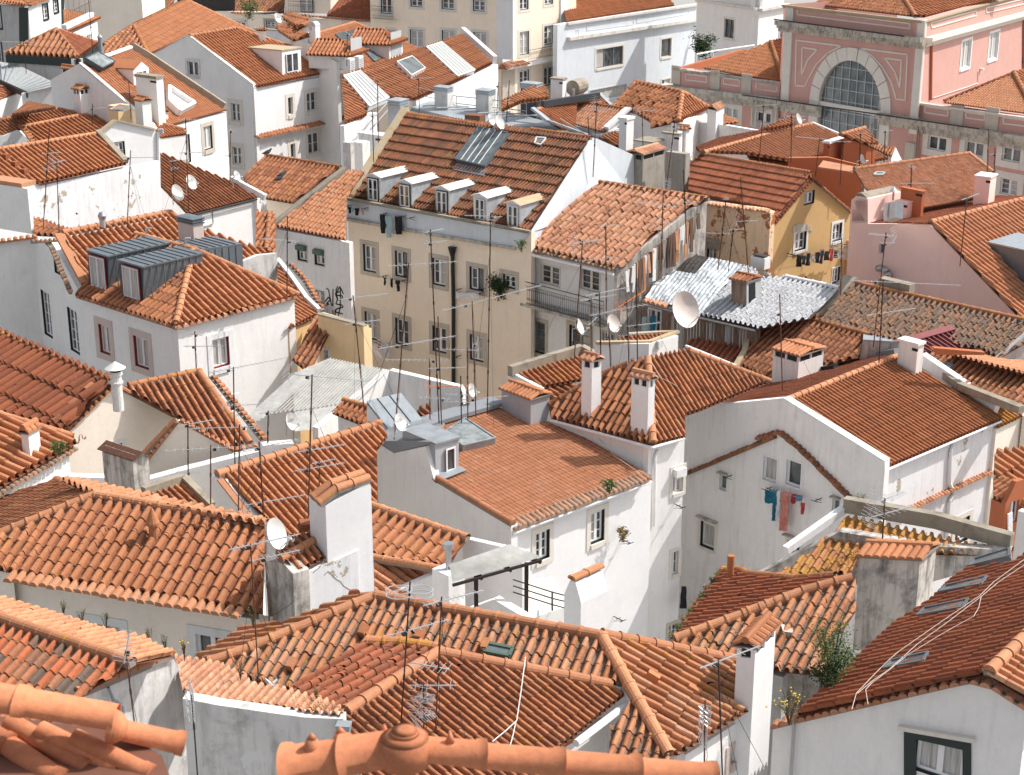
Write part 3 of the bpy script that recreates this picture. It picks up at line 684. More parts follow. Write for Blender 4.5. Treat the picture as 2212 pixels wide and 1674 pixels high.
def railing(b,P,h=1.0,sp=.13,mat='iron',curls=False,name='railing'):
 m=b.get(name);up=Vector((0,0,1))
 for a,c in zip(P[:-1],P[1:]):
  d=c-a;n=max(1,int(d.length/sp));m.tube(a+up*h,c+up*h,.022,mat,5);m.tube(a+up*.06,c+up*.06,.016,mat,4)
  if curls:m.tube(a+up*h*.82,c+up*h*.82,.012,mat,4)
  e=d.normalized()
  for k in range(n+1):
   p=a+d*(k/n);m.tube(p,p+up*h*(.82 if curls and k%n else 1),.011,mat,4,caps=False)
   if curls and k<n:
    q=a+d*((k+.5)/n);rr=sp*.33
    for zc in(.68,.25):
     ps=[q+e*(math.cos(t*math.pi/3)*rr)+up*(h*zc+math.sin(t*math.pi/3)*rr)for t in range(7)];m.path(ps,.008,mat,3)
def azv(az):return Vector((math.sin(R(az)),math.cos(R(az)),0))
def yagi(t,P,d,L,mat,n=8,el=.55,style='yagi'):
 """boom centred near P along d (may be tilted)"""
 d=d.normalized();side=d.cross(Vector((0,0,1))).normalized();up=side.cross(d).normalized();m=t.part('aerial')
 a=P-d*L*.3;b=P+d*L*.7;m.bar(a,b,.022,.022,mat)
 for k in range(n):
  q=a.lerp(b,(k+.5)/n);w=el*(1-.35*k/n)/2;m.tube(q-side*w,q+side*w,.007,mat,4,caps=False)
 if style=='corner':
  for s in(1,-1):
   for k in range(4):
    q=a+up*(s*(.05+k*.09))-d*(k*.05)*-1-d*.1;m.tube(q-side*el*.6,q+side*el*.6,.006,mat,4,caps=False)
   m.tube(a-d*.1,a+up*s*.36+d*.08,.008,mat,4)
 if style=='fold':
  q=a.lerp(b,.25);w=el*.5
  m.path([q-side*w+up*.04,q+side*w+up*.04,q+side*w-up*.04,q-side*w-up*.04,q-side*w+up*.04],.008,mat,4)
 m.box(a.lerp(b,.22)-side*.04-up*.09,side*.08,d*.1,up*.07,'cable_black')
def panel(t,P,d,mat,w=.5,h=.8):
 side=d.cross(Vector((0,0,1))).normalized();up=Vector((0,0,1));m=t.part('grid_panel')
 c=[P-side*w/2-up*h/2,P+side*w/2-up*h/2,P+side*w/2+up*h/2,P-side*w/2+up*h/2]
 m.path(c+[c[0]],.010,mat,4)
 for k in range(1,11):
  q=-up*h/2+up*h*k/11;m.tube(P-side*w/2+q,P+side*w/2+q,.005,mat,3,caps=False)
 for k in(1,2,3):m.tube(P-side*w/2+side*w*k/4-up*h/2,P-side*w/2+side*w*k/4+up*h/2,.006,mat,3,caps=False)
 for k in range(4):
  q=P-d*.1+up*(-h*.36+h*.24*k);m.tube(q-side*w*.42-up*.06,q+side*w*.42+up*.06,.007,mat,3,caps=False);m.tube(q-side*w*.42+up*.06,q+side*w*.42-up*.06,.007,mat,3,caps=False)
def helix(t,P,mat,r=.4):
 m=t.part('loop_dipole')
 for s in(-1,1):
  for z,rr in((.05,r),(-.06,r)):
   ps=[P+Vector((s*rr*.8+math.cos(k*math.pi/8)*rr,math.sin(k*math.pi/8)*rr*.8,z))for k in range(17)];m.path(ps,.012,mat,4)
def ant(label,s,booms=(),z=None,dz=0,mat='rust',r=.022,pl=None,extra=None,group='tv aerials on the roofs',lean=0,segs=True):
 """s: 'rc bx,by tx,ty'; booms: (frac, L, az, style, n, tilt, mat)"""
 q=pts(s);P=pl.cast(q[0])if pl else G(q[0],(Zd(q[0][1])+dz)if z is None else z)
 dep=P.dot(FW);hh=(q[0][1]-q[1][1])/(FPX/dep*.95);dx=(q[1][0]-q[0][0])/(FPX/dep)+0
 T=P+Vector((0,0,hh));e=q[1][0]-proj(T)[0];T.x+=e/(FPX/dep)
 e=proj(T)[1]-q[1][1];T.z+=e/(FPX/dep*.95)
 t=Thing('tv_aerial',label,'aerial',group,loc=P.copy());m=t.part('mast');B=P-(T-P).normalized()*.4
 m.tube(B,T,r,mat,6)
 if segs:
  for k in range(1,int((T-P).length/1.5)+1):c=P.lerp(T,k/(int((T-P).length/1.5)+1));m.tube(c,c+(T-P).normalized()*.12,r*1.5,mat,6)
 for bo in booms:
  fr,L,az,st,n=bo[:5];tilt=bo[5]if len(bo)>5 else 0;am=bo[6]if len(bo)>6 else 'alu';c=P.lerp(T,fr)
  if st=='panel':panel(t,c,azv(az),am,L*.6,L)
  elif st=='helix':helix(t,c,am,L)
  else:
   d=azv(az);d.z=math.tan(R(tilt));yagi(t,c,d,L,am,n,.30 if st=='uhf' else.8 if st=='vhf' else.5,{'uhf':'yagi','vhf':'fold','cor':'corner'}.get(st,'yagi'))
 if(T-P).length>2.5 and random.random()<.5:
  gw=t.part('guy_wire')
  for a_ in(random.uniform(0,3),random.uniform(3,6)):gw.tube(P.lerp(T,.8),P+Vector((math.cos(a_),math.sin(a_),0))*(T-P).length*.35,.006,'cable_black',3)
 if random.random()<.6:
  m2=t.part('cable');ps=[T-Vector((0,0,.1))]
  for k in range(1,6):ps.append(T.lerp(P,k/5)+Vector((.03*math.sin(k*2.1)+.03,-.03,0)))
  m2.path(ps,.006,'cable_black',3)
 return t,P,T
def dish(label,s,dia,az=40,el=35,z=None,dz=0,mat='dish',pl=None,logo=None,arm=True,group='satellite dishes',depth=None,post=.5):
 """s centre px; dia in crop px (max axis)"""
 c=pts(s)[-1];P=pl.cast(c)if pl else(ray(c)*depth if depth else G(c,(Zd(c[1])+dz)if z is None else z));dep=P.dot(FW);D=dia/K/(FPX/dep)
 ax=azv(az)*math.cos(R(el))+Vector((0,0,math.sin(R(el))));side=azv(az).cross(Vector((0,0,1))).normalized();up=side.cross(ax).normalized()
 t=Thing('satellite_dish',label,'dish',group);m=t.part('reflector');m.smooth=True;NR,NS=5,24;i0=0;mi=m.mi(mat)
 for side_ in(0,1):
  o=len(m.v)
  for i in range(NR+1):
   rr=D/2*i/NR;zz=(rr*rr)/(D*1.3)-D*.1-side_*.018
   for k in range(NS):
    g=2*math.pi*k/NS;m.v.append(tuple(P+side*math.cos(g)*rr*.92+up*math.sin(g)*rr+ax*zz))
  for i in range(NR):
   for k in range(NS):
    j=(k+1)%NS;m.f.append((o+i*NS+k,o+i*NS+j,o+(i+1)*NS+j,o+(i+1)*NS+k));m.m.append(mi);m.uv.append([(.5,.5)]*4)
 a=t.part('feed_arm');B=P-ax*D*.1-up*D*.5;Fp=P+ax*D*.55-up*D*.25
 a.tube(B,Fp,.02,'galv',5);a.tube(Fp,Fp-ax*.12+up*.02,.035,'plastic',6)
 k=t.part('bracket');Q=P-ax*D*.14;W=Q-ax*.18;k.tube(Q,W,.03,'galv',6);k.tube(W,W-Vector((0,0,post)),.025,'galv',6)
 if logo:
  cu=bpy.data.curves.new('logo','FONT');cu.body=logo;cu.size=D*.26;cu.extrude=.002;cu.align_x='CENTER';cu.align_y='CENTER'
  ob=bpy.data.objects.new('logo',cu);COL.objects.link(ob);dg=bpy.context.evaluated_depsgraph_get();me=bpy.data.meshes.new_from_object(ob.evaluated_get(dg));bpy.data.objects.remove(ob)
  lg=t.part('logo');lx=side if side.x>0 else-side;up2=up if up.z>0 else-up;cen=P-ax*(D*.085)+up*D*.12
  sgn=1 if ax.dot(-P.normalized())>0 else-1;cen=P+ax*(sgn*.02)+ax*(-D*.1+(0.012 if sgn>0 else-.04))+up*D*.1
  for f in me.polygons:lg.poly([cen+lx*me.vertices[v].co.x+up2*me.vertices[v].co.y+ax*(sgn*(me.vertices[v].co.z+.03))for v in f.vertices],'logo_grey')
 return t
def cloth(label,vp,s,mat,kind='shirt',out=.35,group=None,name=None):
 """s 'rc cx,cy,w,h'"""
 q=pts(s)[-1];o=-vp.n*out;c0=vp.cast((q[0]-q[2]/2,q[1]-q[3]/2))+o;c1=vp.cast((q[0]+q[2]/2,q[1]-q[3]/2))+o
 w=(c1-c0).length;h=abs(vp.cast((q[0],q[1]-q[3]/2)).z-vp.cast((q[0],q[1]+q[3]/2)).z);d=(c1-c0).normalized()
 nm=name or{'shirt':'hanging_shirt','pants':'hanging_trousers','towel':'hanging_towel','sock':'hanging_sock','scarf':'hanging_scarf'}[kind]
 t=Thing(nm,label,nm.replace('hanging_',''),group);m=t.part(nm);NX,NY=6,8;N=-vp.n
 def g(u,v):return c0+d*(u*w)-Vector((0,0,v*h))+N*(.03*math.sin(u*9+v*3+c0.x*7)*(.3+v)+.015*math.sin(v*11+u*5))
 def on(u,v):
  if kind=='shirt':return(.18<u<.82)or(v<.35)
  if kind=='pants':return v<.3 or abs(u-.5)>.08
  if kind=='sock':return.15<u<.85
  return True
 for i in range(NX):
  for j in range(NY):
   u0,u1,v0,v1=i/NX,(i+1)/NX,j/NY,(j+1)/NY
   if not on((u0+u1)/2,(v0+v1)/2):continue
   P4=[g(u0,v0),g(u1,v0),g(u1,v1),g(u0,v1)];m.poly(P4,mat);m.poly([p+N*.012 for p in P4],mat)
 if kind=='scarf':
  for k in range(140):
   p=g(random.random(),random.random());e=Vector((random.uniform(-1,1),random.uniform(-1,1),random.uniform(-1,1)))*.035;m.tube(p-e,p+e,.012,mat,3)
 for u in(.15,.85):pg=t.part('peg');p=g(u,0);pg.box(p-d*.01-Vector((0,0,.03))-N*.01,d*.02,N*.035,Vector((0,0,.07)),random.choice(['c_orange','c_blue','c_white','wood']))
 return t
def dryer(label,vp,s,out=.6,mat='dark_green',group='clothes drying racks'):
 """bracket pair: s = 'rc x,y [x2,y2]' wall points; arms stick out, with lines between"""
 q=pts(s);t=Thing('drying_rack',label,'drying rack',group);m=t.part('bracket');ends=[]
 for p in q:
  a=vp.cast(p);b=a-vp.n*out;m.tube(a,b,.018,mat,5);m.tube(b-vp.u*.16,b+vp.u*.16,.016,mat,4);m.tube(a.lerp(b,.5)-vp.u*.12,a.lerp(b,.5)+vp.u*.12,.014,mat,4);m.tube(a-Vector((0,0,.2)),b,.012,mat,4);ends.append((a,b))
 if len(ends)>1:
  l=t.part('line')
  for f in(.5,.98):l.tube(ends[0][0].lerp(ends[0][1],f),ends[1][0].lerp(ends[1][1],f),.006,'cable',3)
 return t
def bush(label,name,cat,s,size,n=500,mat='leaf',leaf=.07,z=None,dz=0,pl=None,depth=None,stems=6,flowers=0,squash=(1,1,1),group=None,P=None):
 if P is None:c=pts(s)[-1];P=pl.cast(c)if pl else(ray(c)*depth if depth else G(c,(Zd(c[1])+dz)if z is None else z))
 t=Thing(name,label,cat,group,loc=P.copy());st=t.part('stem');lf=t.part('foliage');tips=[]
 for k in range(stems):
  a=random.uniform(0,6.28);tp=P+Vector((math.cos(a)*size*.55*squash[0]*random.uniform(.3,1),math.sin(a)*size*.55*squash[1]*random.uniform(.3,1),size*squash[2]*random.uniform(.55,1.15)));mid=P.lerp(tp,.5)+Vector((0,0,size*.12));st.path([P-Vector((0,0,.1)),mid,tp],.012 if size>.4 else.006,'twig',4);tips+=[(mid,tp)]
 for k in range(n):
  a,b=random.choice(tips);q=a.lerp(b,random.random()**.7*1.1)if random.random()<.8 else P.lerp(a,random.random());q=q+Vector((random.gauss(0,1)*squash[0],random.gauss(0,1)*squash[1],random.gauss(0,.8)*squash[2]))*size*.13
  u=Vector((random.gauss(0,1),random.gauss(0,1),random.gauss(0,.6))).normalized();v=u.orthogonal().normalized();s_=leaf*random.uniform(.6,1.3)
  lf.poly([q-u*s_,q+v*s_*.35,q+u*s_,q-v*s_*.35],mat)
 if flowers:
  fl=t.part('flowers')
  for k in range(flowers):a,b=random.choice(tips);q=b+Vector((random.gauss(0,1),random.gauss(0,1),random.gauss(0,1)))*size*.12;fl.box(q,Vector((.03,0,0)),Vector((0,.03,0)),Vector((0,0,.03)),'flower')
 return t
def wire(label,ps,r=.008,mat='cable',sag=0.0,cat='cable',name='cable',group=None):
 t=Thing(name,label,cat,group);m=t.part(name);out=[]
 for a,b in zip(ps[:-1],ps[1:]):
  for k in range(8):f=k/8;out.append(a.lerp(b,f)-Vector((0,0,sag*4*f*(1-f))))
 out.append(ps[-1]);m.path(out,r,mat,4);return t
def build_near():
 global S
 b=House('weathered grey rendered house with mixed old brown tiles in the lower left corner','w_concrete')
 p1=F(b,'41 0,550 1060,900','41 -150,500 1060,900 640,1175 480,1330 100,1500 -700,1450','t_mix',64,z=-16.3,slope=24,skirt=False)
 w=gwall(p1,p1.cast(pts('41 640,1170')[0]),0.1)
 wall(b,w,'41 560,1200 640,1165 1370,835 1465,960',-30)
 (A,B),z=line3('41 0,550 1060,900',-16.3);pb=splane(A,B,17,'near')
 roof(b,pb,'41 -150,500 1060,900 1400,838 1150,700 860,640 600,560 350,480 0,380 -150,340','t_bright',64,skirt=False)
 ridges(b,p1,'41 -150,505 0,550 530,725 1060,905',r=.13,L=.42)
 P=[w.cast(q)for q in pts('41 640,1160 1375,825')];ridge(b,P[0]-w.n*-.1,P[1],r=.11,L=.55)
 a=w.cast(pts('41 1465,1100')[0]);
 l2=[a,G(pts('42 745,1330')[0],-17.15)];l2[0]=G(pts('41 1465,1245')[0],-17.15)
 v2=vplane(l2[0],l2[1],0);b.z=-17.15
 wall(b,v2,'41 1465,1180 1760,1235 2212,1300 42 430,1330 740,1345',-30,(),'w_concrete')
 p3=splane(l2[0],l2[1],13,'near');roof(b,p3,'41 1465,1120 1700,1190 2212,1250 42 400,1285 745,1318 750,1270 600,1190 240,1095 0,1060 41 1980,1000 1760,900 1400,838','t_pale',66,ratio=1.3,skirt=False)
 m=b.part('drain_box');q=v2.cast(pts('42 700,1350')[0]);m.prism([q,q+v2.u*.3,q+v2.u*.25-Vector((0,0,.3)),q+v2.u*.05-Vector((0,0,.3))],-v2.n*.25,'lead')
 m=b.part('down_pipe');m.path([w.cast(q)-w.n*.1 for q in pts('41 840,1080 880,1180 960,1230 965,1420')],.035,'lead',6)
 S['grey']=(b,p1,w,v2,p3)
 b=House('long cream-walled house with broad orange tiled roof and vent cowl at left','w_beige')
 p=F(b,'41 80,150 1960,460','31 770,1170 2130,1395 41 2110,500 1980,470 80,165 0,150 -300,100 31 -200,1560 0,1490','t_new',78,z=-20.2,slope=25,jit=1.2,ratio=1.5,skip=(2,3))
 K1,K2=p.cast(pts('31 770,1170')[0]),p.cast(pts('31 0,1490')[0]);K3=p.cast(pts('31 2130,1395')[0])
 h=Fh(b,p,K1,K2,'31 770,1160 450,1045 -200,1260 -250,1590 0,1490','t_mid',60,pitch=.27,skirt=False)
 pb=splane(K1,K3,14,'near');roof(b,pb,'31 480,1035 700,1060 1500,1235 2140,1365 2130,1400 770,1160','t_bright',78,skirt=False)
 ridges(b,p,'31 0,1480 770,1165 2140,1395',r=.15,L=.45);ridges(b,h,'31 770,1160 620,1120 450,1040',r=.12,L=.3)
 eb=[p.cast(q)for q in pts('41 80,185 1960,485')];band(b,eb,mat='t_bright',r=.12,sp=.285,out=.34,name='eave_tiles',drop=.06)
 Wl(b,'41 80,150 1960,460','41 60,230 2150,560',[('41 830,700,280,230 1700,800,240,240',dict(sur='w_mint',sw=.26,leaves=2,bars=0,sill=False,dark=None))],z=-20.2,oh=.28)
 m=b.part('vent_cowl');c=p.cast(pts('31 1235,1500')[0]);m.tube(c-Vector((0,0,.1)),c+Vector((0,0,.42)),.13,'t_new',12);m.tube(c+Vector((0,0,.42)),c+Vector((0,0,.50)),.2,'t_new',12);m.tube(c+Vector((0,0,.5)),c+Vector((0,0,.95)),.2,'t_new',12,r2=.02)
 S['left']=(b,p)
 b=House('cracked white stair tower topped with curved tiles beside the broad orange roof','w_peel')
 b.z=-19.5;C=G(pts('42 340,590')[0],-20.6);b.dR=Vector((.80,.60,0));b.dL=Vector((-.62,.78,0)).normalized()
 vr=vplane(C,C+b.dR);vl=vplane(C,C+b.dL);b.z=-20.6
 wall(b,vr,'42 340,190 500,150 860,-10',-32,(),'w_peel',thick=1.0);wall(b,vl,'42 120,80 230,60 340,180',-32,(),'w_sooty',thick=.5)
 for v_,s_ in((vr,'42 345,200 372,280 362,360 385,430 370,480'),(vr,'42 400,330 440,290 470,310'),(vr,'42 500,170 560,120 590,60'),(vr,'42 640,175 690,225 720,240 745,275 800,310'),(vr,'42 590,190 620,160 640,175'),(vl,'42 150,520 215,495 250,465 300,440 345,395'),(vl,'42 330,420 335,330 340,250')):lines_on(b,v_,s_,w=.022,out=.006,mat='mortar',name='crack')
 q=vr.cast(pts('42 860,370')[0]);v3=Pl(vr.p+vr.n*.05,vr.n);v3.u=vr.u;v3.o=vr.o+vr.n*.05
 wall(b,v3,'32 600,1245 945,1055 965,1075',-32,(),'w_clean',thick=.9,name='tall_wall')
 P=[v3.cast(q)+vr.n*.1 for q in pts('32 560,1240 700,1130 960,1040')]
 for a,c in zip(P[:-1],P[1:]):ridge(b,a,c,r=.13,L=.5);ridge(b,a+vr.n*.3+Vector((0,0,.05)),c+vr.n*.3+Vector((0,0,.05)),r=.13,L=.5)
 pr=splane(vr.cast(pts('42 390,150')[0]),vr.cast(pts('42 390,150')[0])+vr.u,22,'away');roof(b,pr,'42 390,165 640,30 32 875,1500 750,1395 480,1440 42 200,10 230,60','t_mid',62,skirt=False)
 ridges(b,pr,'42 235,75 32 760,1400',r=.13)
 m=b.part('tile_pile');c=pr.cast(pts('32 460,1470')[0]);
 for i in range(4):m.box(c+Vector((-.25+.02*i,0,.05+i*.06)),Vector((.6,.1,0)),Vector((-.1,.4,0)),Vector((0,0,.05)),'t_dark')
 S['tower']=(b,vr,vl)
 b=House('white house with large mossy multi-hipped roof in the bottom centre','w_white')
 p=F(b,'42 1000,370 43 800,690','42 1000,390 43 800,695 1340,1620 1360,1760 860,1760 870,1430 1000,1290 1060,1180 1020,1085 42 1560,790 930,740 330,1110 240,1110 41 1680,915','t_moss',74,z=-18.2,slope=22,jit=1.2,skip=tuple(range(2,12)),ratio=1.7)
 T1,T2=[p.cast(q)for q in pts('42 1000,380 43 800,690')];L1=p.cast(pts('41 1680,905')[0]);HB=p.cast(pts('43 1340,1620')[0])
 h0=Fh(b,p,T1,L1,'42 1000,370 830,345 640,440 250,600 41 1980,610 1560,865 1680,905','t_moss',0,pitch=.33,skirt=False)
 h2=Fh(b,p,T2,HB,'43 800,690 1880,890 1900,1180 2040,1240 1480,1600 1350,1660 1340,1620','t_moss',0,pitch=.30,skip=(2,3),skirt=False,jit=1.3)
 ridges(b,p,'41 1680,905 42 0,790 1000,370 43 800,690 1340,1630',r=.15,L=.55)
 ridges(b,h2,'43 800,680 1890,885',r=.15,L=.5)
 q=F(b,'43 570,1470 950,1190','42 1500,825 2212,960 43 880,1085 1010,1130 600,1470 380,1640 43 380,1900 42 900,1900 42 760,1310','t_mid',44,z=-18.9,slope=21,up='left',skirt=False,jit=1.0,prof='canal')
 A=q.cast(pts('42 1510,820')[0]);B=q.cast(pts('42 760,1310')[0]);h3=Fh(b,q,A,B,'42 935,740 1200,750 1560,795 1500,830 760,1300 600,1240 330,1105','t_dark',0,pitch=.26,skirt=False,jit=1.4)
 ridges(b,q,'42 760,1300 1500,820 43 870,1080',r=.14,L=.55);ridges(b,h3,'42 930,735 1200,745 1500,790',r=.14,mat='tile_ridge_old')
 e=[q.cast(t)for t in pts('43 600,1500 1090,1130')];gutter(b,e[0]-Vector((0,0,.12)),e[1]-Vector((0,0,.12)),'frame_white',.09)
 v=Wl(b,'43 570,1470 950,1190','43 380,1640 600,1520 845,1350',(),z=-18.9,oh=.35,thick=.2);
 m=b.get('painted_end');m.prism([v.cast(t)-v.n*.02 for t in pts('43 400,1570 410,1430 600,1500 480,1580 470,1700 400,1700')],-v.n*.02,'w_orange')
 v=vplane(h2.cast(pts('43 2030,1250')[0]),h2.cast(pts('43 1480,1600')[0]),.28);b.z=-20
 wall(b,v,'43 1480,1630 1940,1345 2060,1270',-32,[('43 1880,1620,90,90',dict(sur='stone_pink',sw=.22,leaves=2,bars=0))],'w_white')
 skylight(b,p,'42 1880,830 1915,770 2110,810 2080,870',gl='glass_grey',fr='blind_green',h=.05)
 for s in('42 860,690','42 280,960','42 1310,720','42 1840,805','43 1235,1080','43 1560,1190'):
  c=(h2 if s.startswith('43')else p).cast(pts(s)[0]);m=b.part('vent_tile');f=(h2 if s.startswith('43')else p);m.prism([c,c+f.u*.22,c+f.u*.19+f.n*.22,c+f.u*.03+f.n*.22],f.vd*.3,'t_new')
 S['centre']=(b,p,h2,q)
 b2=b;C0=pts('43 2030,1240')[0]
 chim(b,'43 2010,1290 145,165 0,770','tiles','w_clean','t_new',pl=h2,dL=Vector((-.96,.27,0)).normalized(),dR=Vector((.49,.87,0)).normalized(),sink=9)
 b=House('small white terrace house with pergola, railing and house-shaped chimney in the middle','w_clean')
 b.z=-20.5;b.dL=Vector((-.70,.71,0)).normalized();b.dR=Vector((.71,.70,0)).normalized()
 m,P,hh,lw,rw=chim(b,'43 635,640 133,210 0,420','plain','w_clean',z=-20.6)
 top=P+Vector((0,0,hh));dL,dR=b.dL,b.dR
 prof=[(0,0),(.04,.12),(.2,.38),(.28,.52),(.36,.62),(.64,.62),(.72,.52),(.8,.38),(.96,.12),(1,0)]
 m.prism([top+dL*lw*u+Vector((0,0,z*.9))for u,z in prof],dR*rw,'w_clean')
 for u in(.42,.58):ridge(b,top+dL*lw*u+Vector((0,0,.58))-dR*.05,top+dL*lw*u+Vector((0,0,.58))+dR*(rw+.05),r=.09,L=.5,mortar=False)
 (a,e),z=line3('43 180,560 500,450',-21.4);v=vplane(a,e);wall(b,v,'43 150,580 180,555 500,450 640,420',-31,(),'w_white')
 (a,e),z=line3('43 -200,440 180,550',-21.2);v=vplane(a,e);wall(b,v,'42 1720,470 1950,385 2212,540 43 180,550',-31,(),'w_white')
 m=b.part('terrace_floor');m.poly([G(t,-23.0)for t in pts('43 -300,300 400,200 560,420 180,620 -300,500')],'stone_pale')
 R0=[G(t,-22.0)for t in pts('43 100,330 410,430 520,460')];
 m=b.get('railing');
 for s in('43 95,225 405,325 540,360','43 95,275 405,375 530,405','43 95,325 405,425 520,455'):
  m.path([G(t,-20.9)for t in pts(s)],.02,'iron',5)
 m.path([G(t,-20.9)for t in pts('43 408,325 408,470')],.03,'iron',5)
 S['terr']=b
 t=Thing('pergola','dark timber pergola with sagging pale corrugated sheet roof over the terrace','pergola');A=G(pts('43 330,45')[0],-19.7)
 sh=t.part('sheet');q=[G(x,-19.6)for x in pts('42 1640,250 43 0,180 330,45 43 70,-40 42 1590,120')];q=[G(x,z)for x,z in zip(pts('42 1620,245 2100,255 43 320,45 60,-55 42 1590,110'),(-19.75,-19.7,-19.5,-19.35,-19.45))]
 n=40;a0,a1,b0,b1=q[0],q[1]*.5+q[2]*.5,q[4],q[3];a1=q[2]
 for k in range(n):
  f0,f1=k/n,(k+1)/n;dz=Vector((0,0,.03*(k%2)));dz2=Vector((0,0,.03*((k+1)%2)))
  sh.poly([a0.lerp(b0,f0)+dz,a1.lerp(b1,f0)+dz,a1.lerp(b1,f1)+dz2,a0.lerp(b0,f1)+dz2],'fibre_pale')
 fr=t.part('frame');fr.bar(a0-Vector((0,0,.1)),a1-Vector((0,0,.1)),.07,.07,'wood_dark');fr.bar(b0-Vector((0,0,.1)),b1-Vector((0,0,.1)),.07,.07,'wood_dark')
 for s in('43 185,100','42 1790,200'):
  x=G(pts(s)[0],-19.8);t.part('post').box(x-Vector((0,0,2.6)),Vector((.12,0,0)),Vector((0,.12,0)),Vector((0,0,2.6)),'wood_dark')
 for f in(.33,.66,1):fr.bar(a0.lerp(a1,f)-Vector((0,0,.16)),b0.lerp(b1,f)-Vector((0,0,.16)),.07,.1,'wood_dark')
 b=House('white gable house with dark green framed window and long shade-darkened tiled roof at bottom right','w_white')
 pl,w,A,pr=gab(b,'44 390,1320','44 1180,590','44 1915,985',z=-19.3,other='44 2500,1340')
 roof(b,pl,'44 390,1315 1915,985 2212,700 2400,500 2212,40 2120,110 1750,160 1600,260 1470,400 1180,585','t_dark',0,pitch=.30,skirt=False,ratio=1.75,jit=.8)  # darker tile colour than the right slope, painting in this slope's shade
 roof(b,pr,'44 1915,985 2500,1340 2700,900 2400,500','t_bright',0,pitch=.27,skirt=False)
 ridges(b,pl,'44 1930,980 2212,700 2400,515',r=.14,L=.42)
 Wp(b,w,'44 200,1400 400,1345 1300,1150 1780,1020 1900,1040 2240,1260',[('44 1535,1655,420,330',dict(sur=None,dark='dark_green',leaves=2,bars=0,curtain='all',depth=.1))],oh=.2)
 q=Pl(w.p+w.n*.2,w.n);q.u=w.u;q.o=q.p;band(b,[q.cast(t)for t in pts('44 200,1400 420,1345 1300,1140 1640,1060 1790,1030')],mat='t_pale',r=.105,sp=.225,out=.16,name='eave_tiles');band(b,[q.cast(t)for t in pts('44 1790,1030 1960,1070 2260,1260')],mat='t_pale',r=.105,sp=.225,out=.16,name='eave_tiles')
 m=b.get('window_surround');
 v=q;slab=[v.cast(t)for t in pts('44 1255,1430 1790,1530 1790,1900 1725,1900 1725,1585 1350,1500 1350,1900 1255,1900')];m.prism(slab,-v.n*.05,'dark_green')
 lines_on(b,v,'44 1230,1400 1815,1500',w=.10,out=.14,mat='stone_pale',name='window_hood')
 (a,e),z=line3('44 390,1320 1180,590',-19.3);wall(b,vplane(a,e,.1),[a+Vector((0,0,-.12)),e+Vector((0,0,-.12))],-31,(),'w_grey',thick=0)
 for s in('44 1545,360 1600,310 1930,235 1880,300','44 1370,550 1430,490 1780,420 1740,485','44 1100,980 1165,915 1460,850 1420,920','44 1770,155 1830,95 2110,10 2115,70'):skylight(b,pl,s,h=.02,fr='zinc',gl='skylight',name='skylight')
 S['br']=(b,pl,w)
 b=House('house with dark hip roof and succulents along its left verge, bottom right','w_grey')
 p=F(b,'43 1350,750 44 250,1010','43 1390,720 2212,440 44 0,505 440,350 700,230 860,250 860,480 750,650 700,660 640,1000 250,960 0,920 43 1880,880 1560,800 1350,750','t_moss',72,z=-20.3,slope=24,skip=(0,1,2),jit=1.2,skirt=False)
 H1,H2=[p.cast(t)for t in pts('44 830,230 43 1390,720')]
 h=Fh(b,p,H1,H2,'43 1390,720 1500,500 1740,190 1900,170 44 0,205 400,235 830,215 440,350 0,505 43 2212,440','t_dark',0,pitch=.30,skirt=False,jit=1.2)
 ridges(b,p,'43 1400,715 2212,420 44 0,500 440,335 830,225',r=.15,L=.5);ridges(b,h,'43 1780,170 1900,165 44 0,200 400,235 700,210',r=.14,mat='tile_ridge_old')
 wall(b,vplane(p.cast(pts('43 1350,760')[0]),p.cast(pts('44 250,1010')[0]),.25),'43 1350,790 1560,830 1880,900 44 280,1010',-32);S['hipr']=(b,p,h)
 m=b.part('vent_pipe');c=h.cast(pts('43 1835,220')[0]);m.tube(c,c+Vector((0,0,.75)),.11,'t_new',10)
 (a,e),z=line3('44 280,720 690,720',-19.9);v=vplane(a,e);ext(b,v,'44 275,1500 280,640 690,700 660,1500',1.0,'w_sooty','low_wall')
 b=House('house with orange lichen covered tiles behind a white parapet, below the white gable with laundry','w_dirty')
 p=F(b,'34 850,1330 1900,1580','34 810,1335 1950,1600 44 1900,30 1430,20 900,20 830,180 230,205 34 520,1600','t_lich',66,z=-19.6,slope=20,skirt=False)
 P=[p.cast(t)+Vector((0,0,.25))for t in pts('34 300,1620 770,1290 1500,1420 2110,1590')];m=b.get('parapet');m.bar(P[0]-Vector((0,0,.15)),P[1]-Vector((0,0,.15)),.22,.22,'coping_white');m.bar(P[1],P[2],.3,.45,'coping_old');m.bar(P[2],P[3],.3,.45,'coping_old')
 (a,e),z=line3('34 740,1460 1900,1640',-19.7);v=vplane(a,e);ext(b,v,'44 -150,300 34 735,1450 1380,1560 2110,1600 44 2000,40 1700,180 1450,250',.35,'w_sooty','parapet_wall')
 b.dL=Vector((-.99,.13,0)).normalized();b.dR=Vector((.59,.81,0)).normalized()
 chim(b,'44 1340,500 480,130 0,-30','barrel','w_sooty','t_new',z=-20.2);S['lich']=(b,p)
 (a,e),z=line3('44 0,400 200,380',-20.3);b.z=z
 b=House('low orange hip roof below the grey ridged dormer house','w_clean')
 p=F(b,'32 970,1250 1740,1510','32 970,1265 1730,1525 1660,1609 42 1590,130 1250,100 985,30','t_new',68,z=-20.4,slope=24,skirt=False)
 (a,e),z=line3('42 985,80 1480,175',-20.9);p2=splane(a,e,20,'away');q=F(b,'42 995,345 1480,60','42 985,80 1200,110 1480,165 1470,340 1250,390 995,340','t_bright',52,z=-21.6,slope=20,up='left',skirt=False)
